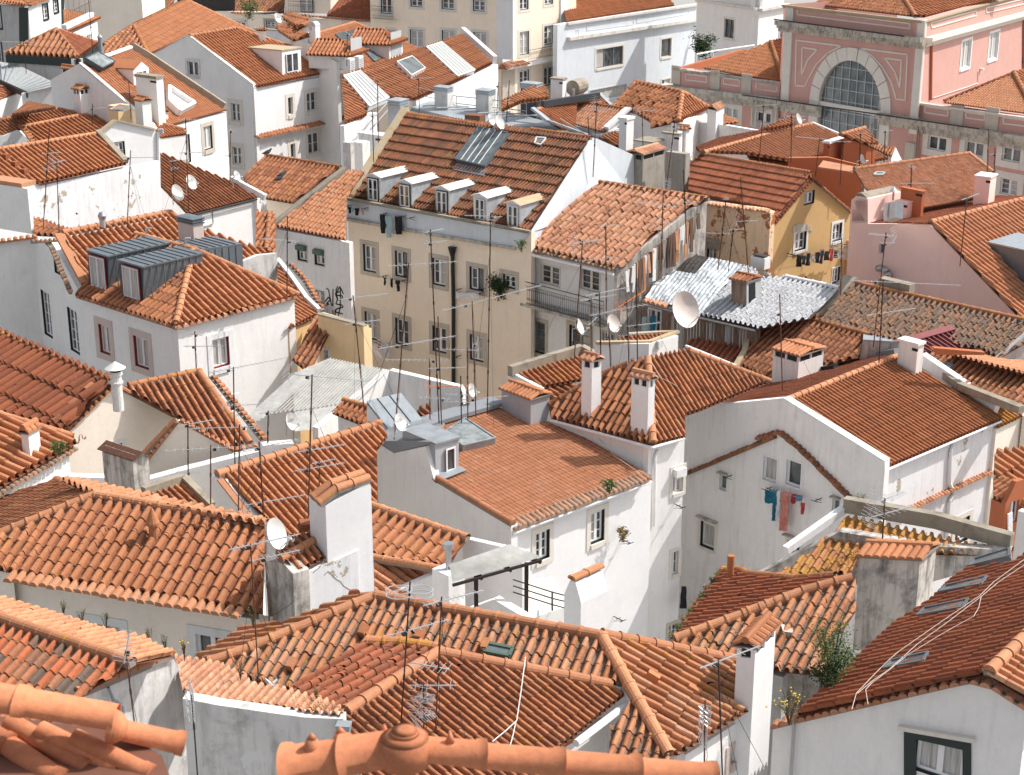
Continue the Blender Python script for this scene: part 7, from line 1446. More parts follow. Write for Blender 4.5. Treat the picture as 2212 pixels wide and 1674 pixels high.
def build_far2():
 b=House('big white gabled house with stone framed windows, tiled string course and shed dormer, upper left','w_clean')
 pl,w,A,pr=gab(b,'11 2035,705','12 795,550','11 1515,290',z=-17.0,other='11 1210,450')
 b.dR=Vector((pl.u.x,pl.u.y,0));b.dR=b.dR if b.dR.y>0 else-b.dR
 roof(b,pl,'11 2045,705 1515,290 1890,228 12 790,545','t_new',0,pitch=.33,skirt=False,jit=.4);ridges(b,pl,'11 1520,292 1890,228 12 790,540',r=.14)
 g=Wp(b,w,'11 1205,452 1512,285 2030,680 2035,705',[('11 1548,550,85,115',dict(sur='coping',sw=.2,bars=0,leaves=2)),('11 1890,900,70,145 1900,1250,70,140',dict(sur='stone_pale',sw=.3,bars=1))],mat='w_white',oh=0)
 P=[g.cast(t)+g.n*.1 for t in pts('11 1205,450 1512,283 2030,678')];coping(b,P,.3,.06,'coping')
 E,E2=G(pts('11 2035,705')[0],-17.0),G(pts('12 795,550')[0],-17.0);v=vplane(E,E2,.15)
 wall(b,v,'12 5,712 740,590 745,590',-31,[('12 488,815,78,150 505,1148,90,165',dict(sur='stone_pale',sw=.28,bars=1)),('12 318,850,38,140 338,1210,38,115',dict(sur='stone_pale',sw=.28,leaves=1,bars=0))],'w_clean')
 band(b,[v.cast(t)for t in pts('12 25,1095 795,925')],mat='t_new',r=.13,sp=.33,out=.5,name='string_course_tiles',drop=.15)
 u=(E2-E).normalized();dormer(b,pl,'12 255,612 408,572 400,385 250,408',4.5,'w_white','w_white','coping_lich','12 328,500,95,150',u,wk=dict(bars=0,leaves=2),ov=.1)
 pz=pl.cast(pts('12 30,260')[0]);chim(b,'12 335,370 300,10 0,250','slab','w_white','coping_lich',z=-15.4)
 pbk=planeh(A,g.cast(pts('11 1210,452')[0]),pl.u);S['wg']=(b,pl,v,g)
 b=House('white house with flat-tiled roof, small dormer, glass hatch and grey party parapet, upper left','w_white')
 pl,w,A,pr=gab(b,'11 1240,1045','11 1820,885','11 640,512',z=-17.9,other='11 405,635')
 roof(b,pl,'11 1240,1040 640,515 850,470 1060,392 1200,465 1790,860 1820,882','t_new',0,pitch=.26,prof='lusaf',skirt=False,jit=.5)
 g=Wp(b,w,'11 405,640 638,508 1240,1030',mat='w_white');P=[g.cast(t)+g.n*.1 for t in pts('11 636,506 1230,1010')];coping(b,P,.28,.06,'coping_white')
 P=[pl.cast(t)+Vector((0,0,.15))for t in pts('11 1060,385 1200,470 1800,870')];[b.get('coping').bar(x,y,.35,.5,'coping_old')for x,y in zip(P[:-1],P[1:])];P=[pl.cast(t)+Vector((0,0,.1))for t in pts('11 820,470 1060,385')];b.get('coping').bar(P[0],P[1],.3,.15,'coping_white')
 a,e=G(pts('11 1240,1045')[0],-17.9),G(pts('11 1820,885')[0],-17.9);v=vplane(a,e,.12);wall(b,v,'11 1240,1050 1815,895',-31,[('11 1668,1105,68,190',dict(sur='stone',sw=.28,dark='dark_green',bars=0,curtain='all')),('11 1510,1190,35,230',dict(sur=None,dark='dark_green',bars=2))],'w_clean')
 u=(e-a).normalized();dh=Vector((-u.y,u.x,0))
 m,vp,PP=dormer(b,pl,'11 1075,690 1190,650 1195,545 1130,490 1070,560',2.6,'w_white','w_white','t_new','11 1135,595,70,60',u);
 kk=b.part('hatch_roof');
 skylight(b,pl,'11 665,505 770,455 905,530 800,585',h=.3,fr='zinc_dark',gl='glass_pale',name='glass_hatch');q=[pl.cast(t)for t in pts('11 1335,730 1540,865 1420,930 1335,850')];t_=b.part('roof_trough');t_.prism([x+pl.n*.05 for x in q],pl.n*.15,'coping_white');[t_.bar(x+pl.n*.3,y+pl.n*.3,.2,.45,'w_white',pl.n)for x,y in zip(q,q[1:]+q[:1])]
 b.dL=Vector((-.8,.6,0)).normalized();b.dR=Vector((.5,.86,0)).normalized()
 chim(b,'11 1270,890 165,55 0,618','slab','w_white','coping_old',z=-16.8);pipe=b.part('flue_pipe')
 for k in(0,1):x=G(pts('11 %d,890'%(1300+k*22))[0],-17.35);s_=x.dot(FW)/FPX/K;pipe.tube(x,x+Vector((0,0,235*s_)),9*s_,'lead',8)
 S['w26']=(b,pl,v)
 b=House('small white house under a low orange roof beside the rainwater pipes, upper left','w_white')
 p=F(b,'11 1290,1100 1490,1070','11 1225,985 1480,1050 1492,1078 1290,1108 1230,1040','t_new',22,z=-18.2,slope=18,skirt=False);P=[p.cast(t)for t in pts('11 1225,980 1480,1045')];ridge(b,P[0],P[1],r=.12)
 (a,e),z=line3('11 1290,1105 1490,1075',-18.2);v=vplane(a,e,.1);b.z=z;wall(b,v,'11 1275,1110 1490,1085',-31,[('11 1490,1300,1,1',{})]);b.dL=Vector((-.8,.6,0)).normalized();b.dR=Vector((.5,.86,0)).normalized()
 chim(b,'11 1320,1005 95,35 0,885','barrel','w_pinkb','t_new',z=-17.9);P=[v.cast(t)-v.n*.4 for t in pts('11 1560,1330 1615,1340')];railing(b,P,1.0,.12,'frame_white')
 b=House('tall white rendered house front with one curtained window beside the left orange roof','w_clean')
 a,e=G(pts('11 780,1240')[0],-18.0),G(pts('11 1275,1100')[0],-18.0);a=G(pts('11 1020,1330')[0],-18.6);u_=Vector((e.x-a.x,e.y-a.y,0));v=vplane(G(pts('11 800,1120')[0],-17.6),G(pts('11 1240,1055')[0],-17.6));b.z=-17.6
 wall(b,v,'11 775,1085 930,968 1240,1040 1278,1110',-31,[('11 960,1205,85,140',dict(sur='w_white',sw=.2,dark='dark',curtain=[0]))],thick=.4);P=[v.cast(t)for t in pts('11 780,1075 928,966 1245,1038')];coping(b,P,.35,.08,'coping_lich');b.dL=Vector((-.72,.69,0)).normalized();b.dR=Vector((.69,.72,0)).normalized();b.z=-17.6
 chim(b,'11 1155,1025 60,70 0,770','barrel','w_white','t_new',z=-17.5);pipe_on(b,v,'11 1262,1060 1265,1280 1270,1500',.10,'w_white');m=b.part('rain_hopper');c=v.cast(pts('11 1260,1075')[0])-v.n*.1;m.box(c,Vector((.3,0,0)),Vector((0,.3,0)),Vector((0,0,.3)),'galv')
 chim(b,'11 955,1000 78,110 0,860','plain','w_yellow2',z=-17.3,name='yellow_vent_box');q=b.part('glass_lid');P=[G(t,-16.15)for t in pts('11 878,885 990,895 1065,860 960,845')];q.prism(P,Vector((0,0,.08)),'glass_pale')
 m=b.part('rear_block');vv=vplane(G(pts('11 790,1000')[0],-17.4),G(pts('11 930,980')[0],-17.4));
 wall(b,vplane(G(pts('11 600,900')[0],-17.0),G(pts('11 940,860')[0],-17.0)),'11 600,870 800,740 950,850',-30,name='rear_wall')
 b=House('white house with stained gable corner, stone verge and ridge-tiled orange roof at the left edge','w_white')
 p=F(b,'11 330,1475 1020,1325','11 -150,1225 0,1200 775,1078 1015,1318 330,1475 200,1470 0,1440 -200,1450','t_new',40,z=-18.3,slope=25,skirt=False,jit=.5,ratio=1.9)
 ridges(b,p,'11 -150,1225 775,1078',r=.14);P=[p.cast(t)+Vector((0,0,.1))for t in pts('11 785,1070 1010,1310')];b.get('coping').bar(P[0],P[1],.35,.3,'coping_old')
 (a,e),z=line3('11 330,1475 1020,1325',-18.3);v=vplane(a,e,.15);wall(b,v,'11 -200,1465 60,1440 330,1490 1040,1340 1280,1290',-31,(),'w_peel');S['ll']=(b,p,v)
 for s in('11 50,1300','11 125,1360','11 200,1420'):c=p.cast(pts(s)[0]);m=b.part('vent_stack');boxat(m,c,b.dL,b.dR,.35,.35,.4,'t_dark')
 b=House('white house with two stacked orange gable roofs and shaded gable, upper left edge','w_grey')
 p=F(b,'11 200,1015 690,922','11 200,1020 690,922 910,970 800,1060 780,1080 300,1150 170,1010','t_new',36,z=-17.2,slope=23,skirt=False,jit=.5);ridges(b,p,'11 170,1025 690,920',r=.13)
 P=[p.cast(t)for t in pts('11 690,925 925,968 800,1058')];coping(b,P[1:],.3,.08,'coping_lich');p2=F(b,'11 0,960 455,880','11 -100,985 0,962 455,882 690,925 200,1015 150,1050 0,1110 -100,1100','t_mid',30,z=-16.8,slope=23,skirt=False);ridges(b,p2,'11 -100,985 460,878 680,925',r=.13,mat='tile_ridge_old');b.z=-17.6
 p3=F(b,'11 100,930 230,830','11 100,932 230,828 450,872','t_mid',0,pitch=.33,z=-16.6,slope=20,up='right',skirt=False)
 a,e=G(pts('11 -100,1200')[0],-18.0),G(pts('11 250,1150')[0],-18.0);wall(b,vplane(a,e),'11 -100,1090 30,1090 150,1045 250,1145',-31,thick=.2);P=[p.cast(t)+Vector((0,0,.0))for t in pts('11 180,1010 290,1140')];band(b,P,mat='t_new',r=.12,sp=.3,out=.3,name='verge_tiles')  # gable wall in grey plaster: its shade is painted into the colour
 b=House('white shed with wired-glass pitched roof at the upper left edge','w_white')
 p=F(b,'11 0,640 215,735','11 -150,560 -100,470 150,520 455,668 440,685 210,740 0,645',None,0,pitch=.3,z=-16.2,slope=12,up='away',skirt=False,deck='fibre');P=[p.cast(t)for t in pts('11 0,640 215,735 445,672 150,520 -50,490')];b.z=-16.8
 m=b.part('glazing_bars');
 for k in range(12):f=k/11;m.bar(P[0].lerp(P[1],f)+p.n*.03,(P[4].lerp(P[3],min(1,f*1.0))).lerp(P[2],f)+p.n*.03 if f>0 else P[4],.05,.05,'zinc_light',p.n)
 fb=b.part('fascia');fb.bar(P[0]-Vector((0,0,.2)),P[1]-Vector((0,0,.2)),.1,.4,'rust_dark');a,e=P[1],P[2];v=vplane(a,e,.05);wall(b,v,'11 175,750 450,680 452,690',-31,thick=.2);v=vplane(G(pts('11 0,830')[0],-17.0),G(pts('11 190,735')[0],-17.0));wall(b,v,'11 -100,880 0,815 190,730 200,760',-31)
 q=F(b,'11 0,790 150,735','11 -50,700 0,705 160,730 0,830','t_mid',26,z=-16.9,slope=18,skirt=False)
 b=House('little orange roof between the glass shed and paired tile-capped chimneys, upper left','w_white')
 p=F(b,'11 450,690 640,725','11 450,688 640,722 610,800 560,875 450,850','t_new',30,z=-16.4,slope=24,skirt=False);b.dL=Vector((-.8,.6,0)).normalized();b.dR=Vector((.5,.86,0)).normalized();b.z=-17
 chim(b,'11 655,705 150,28 0,580','tiles','w_white','t_new',z=-16.3,sink=2);chim(b,'11 655,930 55,75 0,720','tiles','w_white','t_new',z=-17.2,sink=3);chim(b,'11 745,880 30,50 0,680','tiles','w_white','t_new',z=-17.1,sink=3)
 b=House('large orange hipped roof with lichened ridges behind the white gable, upper left','w_white')
 p=F(b,'11 1075,205 1495,5','11 1070,210 1495,3 2040,262 1890,230 1515,292 1200,442','t_new',30,z=-14.6,slope=24,skirt=False,up='left',pitch=.33);ridges(b,p,'11 1070,208 1495,2',r=.16,mat='tile_ridge_old');ridges(b,p,'11 1495,2 2040,262',r=.15)
 H1,H2=p.cast(pts('11 1070,210')[0]),p.cast(pts('11 1190,442')[0]);h=Fh(b,p,H1,H2,'11 1070,210 1190,442 1060,395 840,455 830,370','t_mid',0,pitch=.40,skirt=False);ridges(b,p,'11 1070,210 1190,440',r=.18,mat='tile_ridge_old');P=[h.cast(t)for t in pts('11 830,365 1065,210')];ridge(b,P[0],P[1],r=.16,mat='tile_ridge_old')
 b=House('small pavilion with pyramid tiled roof and dark green cornice, top left','w_grey')
 p1,p2,C,A=hip(b,'11 628,468','11 42,432','11 792,352','11 450,240',z=-15.0)
 roof(b,p1,'11 628,466 42,432 330,300 450,240','t_bright',0,pitch=.46,skirt=False,jit=.5);roof(b,p2,'11 628,466 450,240 792,350','t_dark',0,pitch=.34,skirt=False);ridges(b,p2,'11 630,462 450,238',r=.14);P=[p1.cast(t)for t in pts('11 42,430 450,238')];ridge(b,P[0],P[1],r=.14);P=[p2.cast(t)for t in pts('11 450,238 792,350')];ridge(b,P[0],P[1],r=.13)
 l3,r3=G(pts('11 42,432')[0],-15),G(pts('11 792,352')[0],-15);wall(b,vplane(C,l3,.2),[C-Vector((0,0,.05)),l3-Vector((0,0,.05))],-29);wall(b,vplane(C,r3,.2),[C-Vector((0,0,.05)),r3-Vector((0,0,.05))],-29,(),'w_clean');m=b.get('cornice');dz=Vector((0,0,.6))  # left wall keeps grey plaster, shade put into its colour; right one clean
 for x in(l3,r3):vq=vplane(C,x,.05);m.prism([C-dz,x-dz,x-Vector((0,0,.08)),C-Vector((0,0,.08))],vq.n*.3,'dark_green')
 m=b.part('flue_pipe');c=G(pts('11 812,450')[0],-15.2);s_=c.dot(FW)/FPX/K;m.tube(c-Vector((0,0,1)),c+Vector((0,0,150*s_)),17*s_,'lead',10);m.tube(c+Vector((0,0,150*s_)),c+Vector((0,0,172*s_)),26*s_,'lead',10,r2=4*s_)
 b=House('white house with dark green corner pilaster and green framed windows in the top left corner','w_clean')
 C=G(pts('11 222,330')[0],-16.5);r3=G(pts('11 515,230')[0],-16.5);l3=G(pts('11 -150,300')[0],-16.5);b.z=-16.5;vr=vplane(C,r3);vl=vplane(C,l3);D=dict(sur='dark_green',sw=.13,bars=2)
 wall(b,vr,'11 222,45 510,-60',-28,[('11 365,95,42,115 448,50,38,95',D)],thick=.4);tz=vr.cast(pts('11 222,45')[0]).z;wall(b,vl,[Vector((l3.x,l3.y,tz)),Vector((C.x,C.y,tz))],-28,[('11 -5,140,25,170 0,430,30,180',D)],'w_grey',thick=.4);m=b.part('corner_pilaster');m.prism([vl.cast(t)for t in pts('11 158,60 228,60 235,600 165,600')],-vl.n*.1,'dark_green')  # left wall plastered grey so the colour carries its shade
 b.part('corner_pilaster').prism([vr.cast(t)for t in pts('11 488,-40 508,-40 515,260 495,260')],-vr.n*.08,'dark_green')
 P=[vl.cast(t)for t in pts('11 -100,5 218,48')];band(b,P,mat='t_mid',r=.12,sp=.32,out=.4,name='eave_tiles');P=[vr.cast(t)for t in pts('11 222,45 400,-25')];band(b,P,mat='t_mid',r=.12,sp=.32,out=.4,name='eave_tiles');q=hip;pl=splane(P[0],P[1],18,'away');roof(b,pl,'11 222,40 420,-40 300,-120 100,-60','t_new',0,pitch=.35,skirt=False);pl=splane(vl.cast(pts('11 -100,5')[0]),vl.cast(pts('11 218,48')[0]),18,'away');roof(b,pl,'11 -100,0 218,42 100,-60 -100,-60','t_new',0,pitch=.35,skirt=False)
 b=House('low white building with thin tile strip and metal handrail, top left','w_clean')
 p=F(b,'11 545,262 810,150','11 545,262 810,146 760,132 520,240','t_new',20,z=-14.8,slope=15,up='left',skirt=False,pitch=.33);a,e=G(pts('11 545,262')[0],-14.8),G(pts('11 810,148')[0],-14.8);v=vplane(a,e,.15);b.z=-14.8;wall(b,v,'11 560,275 780,175',-28,[('11 708,298,32,40',dict(sur='coping_white',sw=.08,bars=0))]);
 q=F(b,'11 515,225 730,130','11 510,90 720,128 515,225','t_new',24,z=-14.5,slope=20,up='left',skirt=False,pitch=.33);P=[q.cast(t)+Vector((0,0,.15))for t in pts('11 515,235 735,130')];b.get('coping').bar(P[0],P[1],.4,.35,'coping_white')
 P=[G(t,-14.3)for t in pts('11 505,80 735,115')];railing(b,P,1.2,.9,'iron');P=[G(t,-14.5)for t in pts('11 540,210 735,115')];railing(b,P,1.0,.7,'rust')
 b=House('tall plain beige rendered building behind the small pavilion roof, top left','w_beige');a,e=G(pts('11 500,330')[0],-18.0),G(pts('11 1150,330')[0],-18.0);v=vplane(a,e,1.0);b.z=-14;wall(b,v,'11 400,-150 1126,-150',-28,thick=.5)
 ed=v.cast(pts('11 1126,0')[0]);m=b.get('wall');m.poly([ed,ed+Vector((.3,9,0)),ed+Vector((.3,9,-12)),ed+Vector((0,0,-12))],'w_beige')
 b=House('cream row house with dark mossy tiles and framed windows at the top edge','w_beige')
 a,e=G(pts('11 1150,90')[0],-16.5),G(pts('12 970,170')[0],-16.5);v=vplane(a,e);b.z=-16.5;W=dict(sur='stone_pale',sw=.25,dark='dark_green',bars=1)
 wall(b,v,'11 1145,85 2212,95 12 0,110 970,175',-30,[('11 1930,195,85,45 2170,195,70,50',W),('12 160,200,80,60 800,215,100,60',dict(W,dark=None))],'w_beige',thick=.4)
 for s,mt in(('11 1145,85 1200,-60 1420,-60 1380,60 1300,95','t_old'),('11 1860,100 1880,-80 12 280,-80 270,105 150,110 0,110','t_old'),('12 610,130 690,-80 975,-80 970,165','t_dark')):
  pl=splane(a,e,25,'away');roof(b,pl,s,mt,22,skirt=False,prof='canalf');ridges(b,pl,'12 0,110 40,108',r=.05)if False else None
 band(b,[v.cast(t)for t in pts('11 1860,100 12 0,112')],mat='t_pale',r=.12,sp=.32,out=.3,name='eave_tiles');band(b,[v.cast(t)for t in pts('12 270,112 970,172')],mat='t_pale',r=.12,sp=.32,out=.3,name='eave_tiles')
 m=b.part('upper_storey');v2=Pl_shift(v,1.2);P=[v2.cast(t)for t in pts('12 275,100 275,-150 640,-150 640,110')];m.prism(P,v2.n*4,'w_beige');window(b,Pl_shift(v2,0),*(lambda q:(sorted([(v2.cast((q[0]-13,q[1]))-v2.o).dot(v2.u),(v2.cast((q[0]+13,q[1]))-v2.o).dot(v2.u)])+[v2.cast((q[0],q[1]+16)).z,v2.cast((q[0],q[1]-20)).z]))(pts('12 455,35')[0]),sur=None,dark='dark_green',depth=-.1)
 P=[v2.cast(t)-v2.n*.8 for t in pts('12 338,115 548,125')];railing(b,P,1.3,.18,'iron',True)
 m=b.part('recess_shade');P=[v.cast(t)-v.n*-.5 for t in pts('11 1400,95 1400,-80 1860,-80 1860,95')];m.prism(P,v.n*.1,'dark')  # flat dark sheet standing in for the shade inside a recess
 bush('green clump growing over the old eave at the top edge','eave_plant','plant','11 2000,150',1.7,500,'leaf',.12,z=-16.4,squash=(1.2,.5,.8))
 b=House('orange house with solar panels and two hipped roof dormers with air conditioners, upper centre','w_white')
 p=F(b,'12 400,310 830,185','12 400,312 830,185 1000,255 1400,410 1100,545 880,590 700,500 620,430','t_new',0,pitch=.30,z=-14.6,slope=23,skirt=False,jit=.5);ridges(b,p,'12 395,312 830,183',r=.13);ridges(b,p,'12 830,185 1000,255',r=.12);b.z=-15.5
 P=[p.cast(t)for t in pts('12 670,290 830,252 975,405 820,440')];sp_=b.part('solar_panel');sp_.prism([x+p.n*.15 for x in P],p.n*.06,'panel');sp_.bar(P[0].lerp(P[1],.5)+p.n*.22,P[3].lerp(P[2],.5)+p.n*.22,.05,.03,'galv',p.n)
 skylight(b,p,'12 915,435 960,418 1030,490 985,510',fr='zinc',h=.1);u=p.u if p.u.x>0 else-p.u
 for s,apx,ctr in(('12 795,560 905,530 905,430 790,450','12 740,365','12 650,430'),('12 1115,500 1220,470 1220,350 1110,360','12 1060,280','12 950,345')):
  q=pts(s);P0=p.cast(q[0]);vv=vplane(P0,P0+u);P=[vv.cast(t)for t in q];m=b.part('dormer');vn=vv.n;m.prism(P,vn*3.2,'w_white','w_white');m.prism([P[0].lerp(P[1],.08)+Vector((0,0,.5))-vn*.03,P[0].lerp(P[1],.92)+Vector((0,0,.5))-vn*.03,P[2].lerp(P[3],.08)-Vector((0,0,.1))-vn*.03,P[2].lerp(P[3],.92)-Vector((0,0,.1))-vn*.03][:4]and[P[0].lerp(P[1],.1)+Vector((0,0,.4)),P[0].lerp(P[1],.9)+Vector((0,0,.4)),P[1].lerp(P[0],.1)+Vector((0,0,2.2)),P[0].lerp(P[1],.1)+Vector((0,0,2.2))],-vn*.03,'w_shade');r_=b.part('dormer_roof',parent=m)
  w_=(P[1]-P[0]).length;z_=max(P[2].z,P[3].z);o=.35;B=[Vector((P[3].x,P[3].y,z_))-u*o-vn*o,Vector((P[2].x,P[2].y,z_))+u*o-vn*o];B+=[B[1]+vn*3.6,B[0]+vn*3.6];ap=(B[0]+B[1])/2+vn*1.4+Vector((0,0,.9));ap2=ap+vn*2.2
  tm=Thing.__new__(Thing)
  for A1,A2,A3,A4 in((B[0],B[1],ap,None),(B[1],B[2],ap2,ap),(B[3],B[0],ap,ap2)):
   f=[A1,A2,A3]+([A4]if A4 else[]);pq=planeh(A1,A3,(A2-A1));r=tile_arr(f,pq,.30,.5,'canalf',.4,A1);r_.poly([x-Vector((0,0,.03))for x in f],'deck')
   if r:r_.arr.append((r[0],r[1],r[2],'t_new'));r_.mi('t_new')
 for k,s in enumerate(('12 800,590 45,40 0,520','12 870,570 40,45 0,500')):
  t=Thing('air_conditioner',('white air conditioner box left of its pair below the small hipped dormer','white air conditioner box right of its pair below the small hipped dormer')[k],'air conditioner','air conditioners under the dormer');t.dL=u*-1;t.dR=vn;c=G(pts(s.split()[0]+' '+s.split()[1])[0],-16.3);m=t.part('case');m.box(c,u*.9,vn*.4,Vector((0,0,1.0)),'plastic');f=t.part('grille');
  for q in range(6):f.bar(c+u*.1-vn*.01+Vector((0,0,.2+q*.12)),c+u*.8-vn*.01+Vector((0,0,.2+q*.12)),.02,.03,'zinc_dark',vn)
 P=[p.cast(t)+Vector((0,0,.2))for t in pts('12 405,225 500,320 575,400 660,495')];m=b.part('verge_rail');m.path(P,.05,'frame_white',5);
 gw=vplane(p.cast(pts('12 405,320')[0]),p.cast(pts('12 690,520')[0]));wall(b,gw,'12 345,360 400,318 690,500',-30,thick=.3)
 b=House('tiny gabled orange roof beside the small lettered dish, top centre left','w_white')
 p=F(b,'12 260,130 460,175','12 320,118 465,165 470,200 380,235 250,150','t_new',24,z=-13.6,slope=22,skirt=True)
 b=House('low orange roof with an arched metal cowl in front of the tiny gable','w_white')
 p=F(b,'12 190,220 400,250','12 200,215 300,190 400,250 480,290 420,310 340,330 230,260','t_new',24,z=-14.2,slope=20,skirt=True)
 b2=House('scrap of dark tiled roof left of the small lettered dish, top centre left','w_white');p=F(b2,'12 50,230 130,230','12 50,230 130,225 130,245 45,245','t_dark',20,z=-13.8,slope=20,skirt=True);b.dL=Vector((-.8,.6,0)).normalized();b.dR=Vector((.5,.86,0)).normalized();m,P,hh,lw,rw=chim(b,'12 520,275 55,38 0,215','plain','w_white',z=-14.2);c=P+Vector((0,0,hh))+b.dL*lw*.5;m.tube(c,c+b.dR*rw,lw*.5,'galv',12)
 b=House('long low white house with orange roof, ribbed skylight strips and white end parapet, upper centre','w_clean')
 pl=F(b,'12 730,625 1700,292','12 730,628 1700,292 1935,515 1650,655 1310,805 1100,800 1000,830 870,930 735,760','t_new',26,z=-16.0,slope=21,skirt=False,jit=.5)
 ridges(b,pl,'12 730,622 1145,540',r=.13);ridges(b,pl,'12 1145,540 1395,430',r=.13);ridges(b,pl,'12 1540,355 1700,290',r=.13)
 skylight(b,pl,'12 735,640 870,600 1100,815 940,885',h=.2,fr='frame_white',gl='fibre',bars=5);skylight(b,pl,'12 1400,405 1525,365 1790,590 1650,640',h=.2,fr='frame_white',gl='fibre',bars=5);skylight(b,pl,'12 1160,540 1280,495 1385,590 1275,650',h=.35,fr='frame_white',gl='skylight')
 P=[pl.cast(t)+Vector((0,0,.2))for t in pts('12 1700,270 1960,505')];b.get('coping').bar(P[0],P[1],.35,.7,'coping_white');(a,e),z=line3('12 1310,830 1960,520',-17.6);q0,q1=pl.cast(pts('12 1340,800')[0]),pl.cast(pts('12 1960,515')[0]);v=vplane(q0,q1,.1);b.z=-17.5;wall(b,v,'12 1330,810 1970,510 1985,515',-30)
 b=House('narrow orange roof squeezed between the big white gabled house and the skylight strip','w_clean')
 p=F(b,'12 750,990 890,945','12 735,760 935,920 900,945 755,990','t_new',24,z=-17.2,slope=24,skirt=False);q0,q1=p.cast(pts('12 755,1000')[0]),p.cast(pts('12 980,900')[0]);v=vplane(q0,q1);b.z=-17.5;wall(b,v,'12 750,1010 990,900 1010,900',-30)
 b.dL=Vector((-.8,.6,0)).normalized();b.dR=Vector((.5,.86,0)).normalized();chim(b,'12 805,1330 60,30 0,1150','plain','w_concrete',z=-18.2,sink=2);chim(b,'12 900,1300 80,60 0,1150','plain','w_white',z=-18.2,sink=2);chim(b,'12 1060,1230 190,60 0,1090','slab','w_white','coping_white',z=-18.0,sink=2)
def build_dark_lantern():
 pass
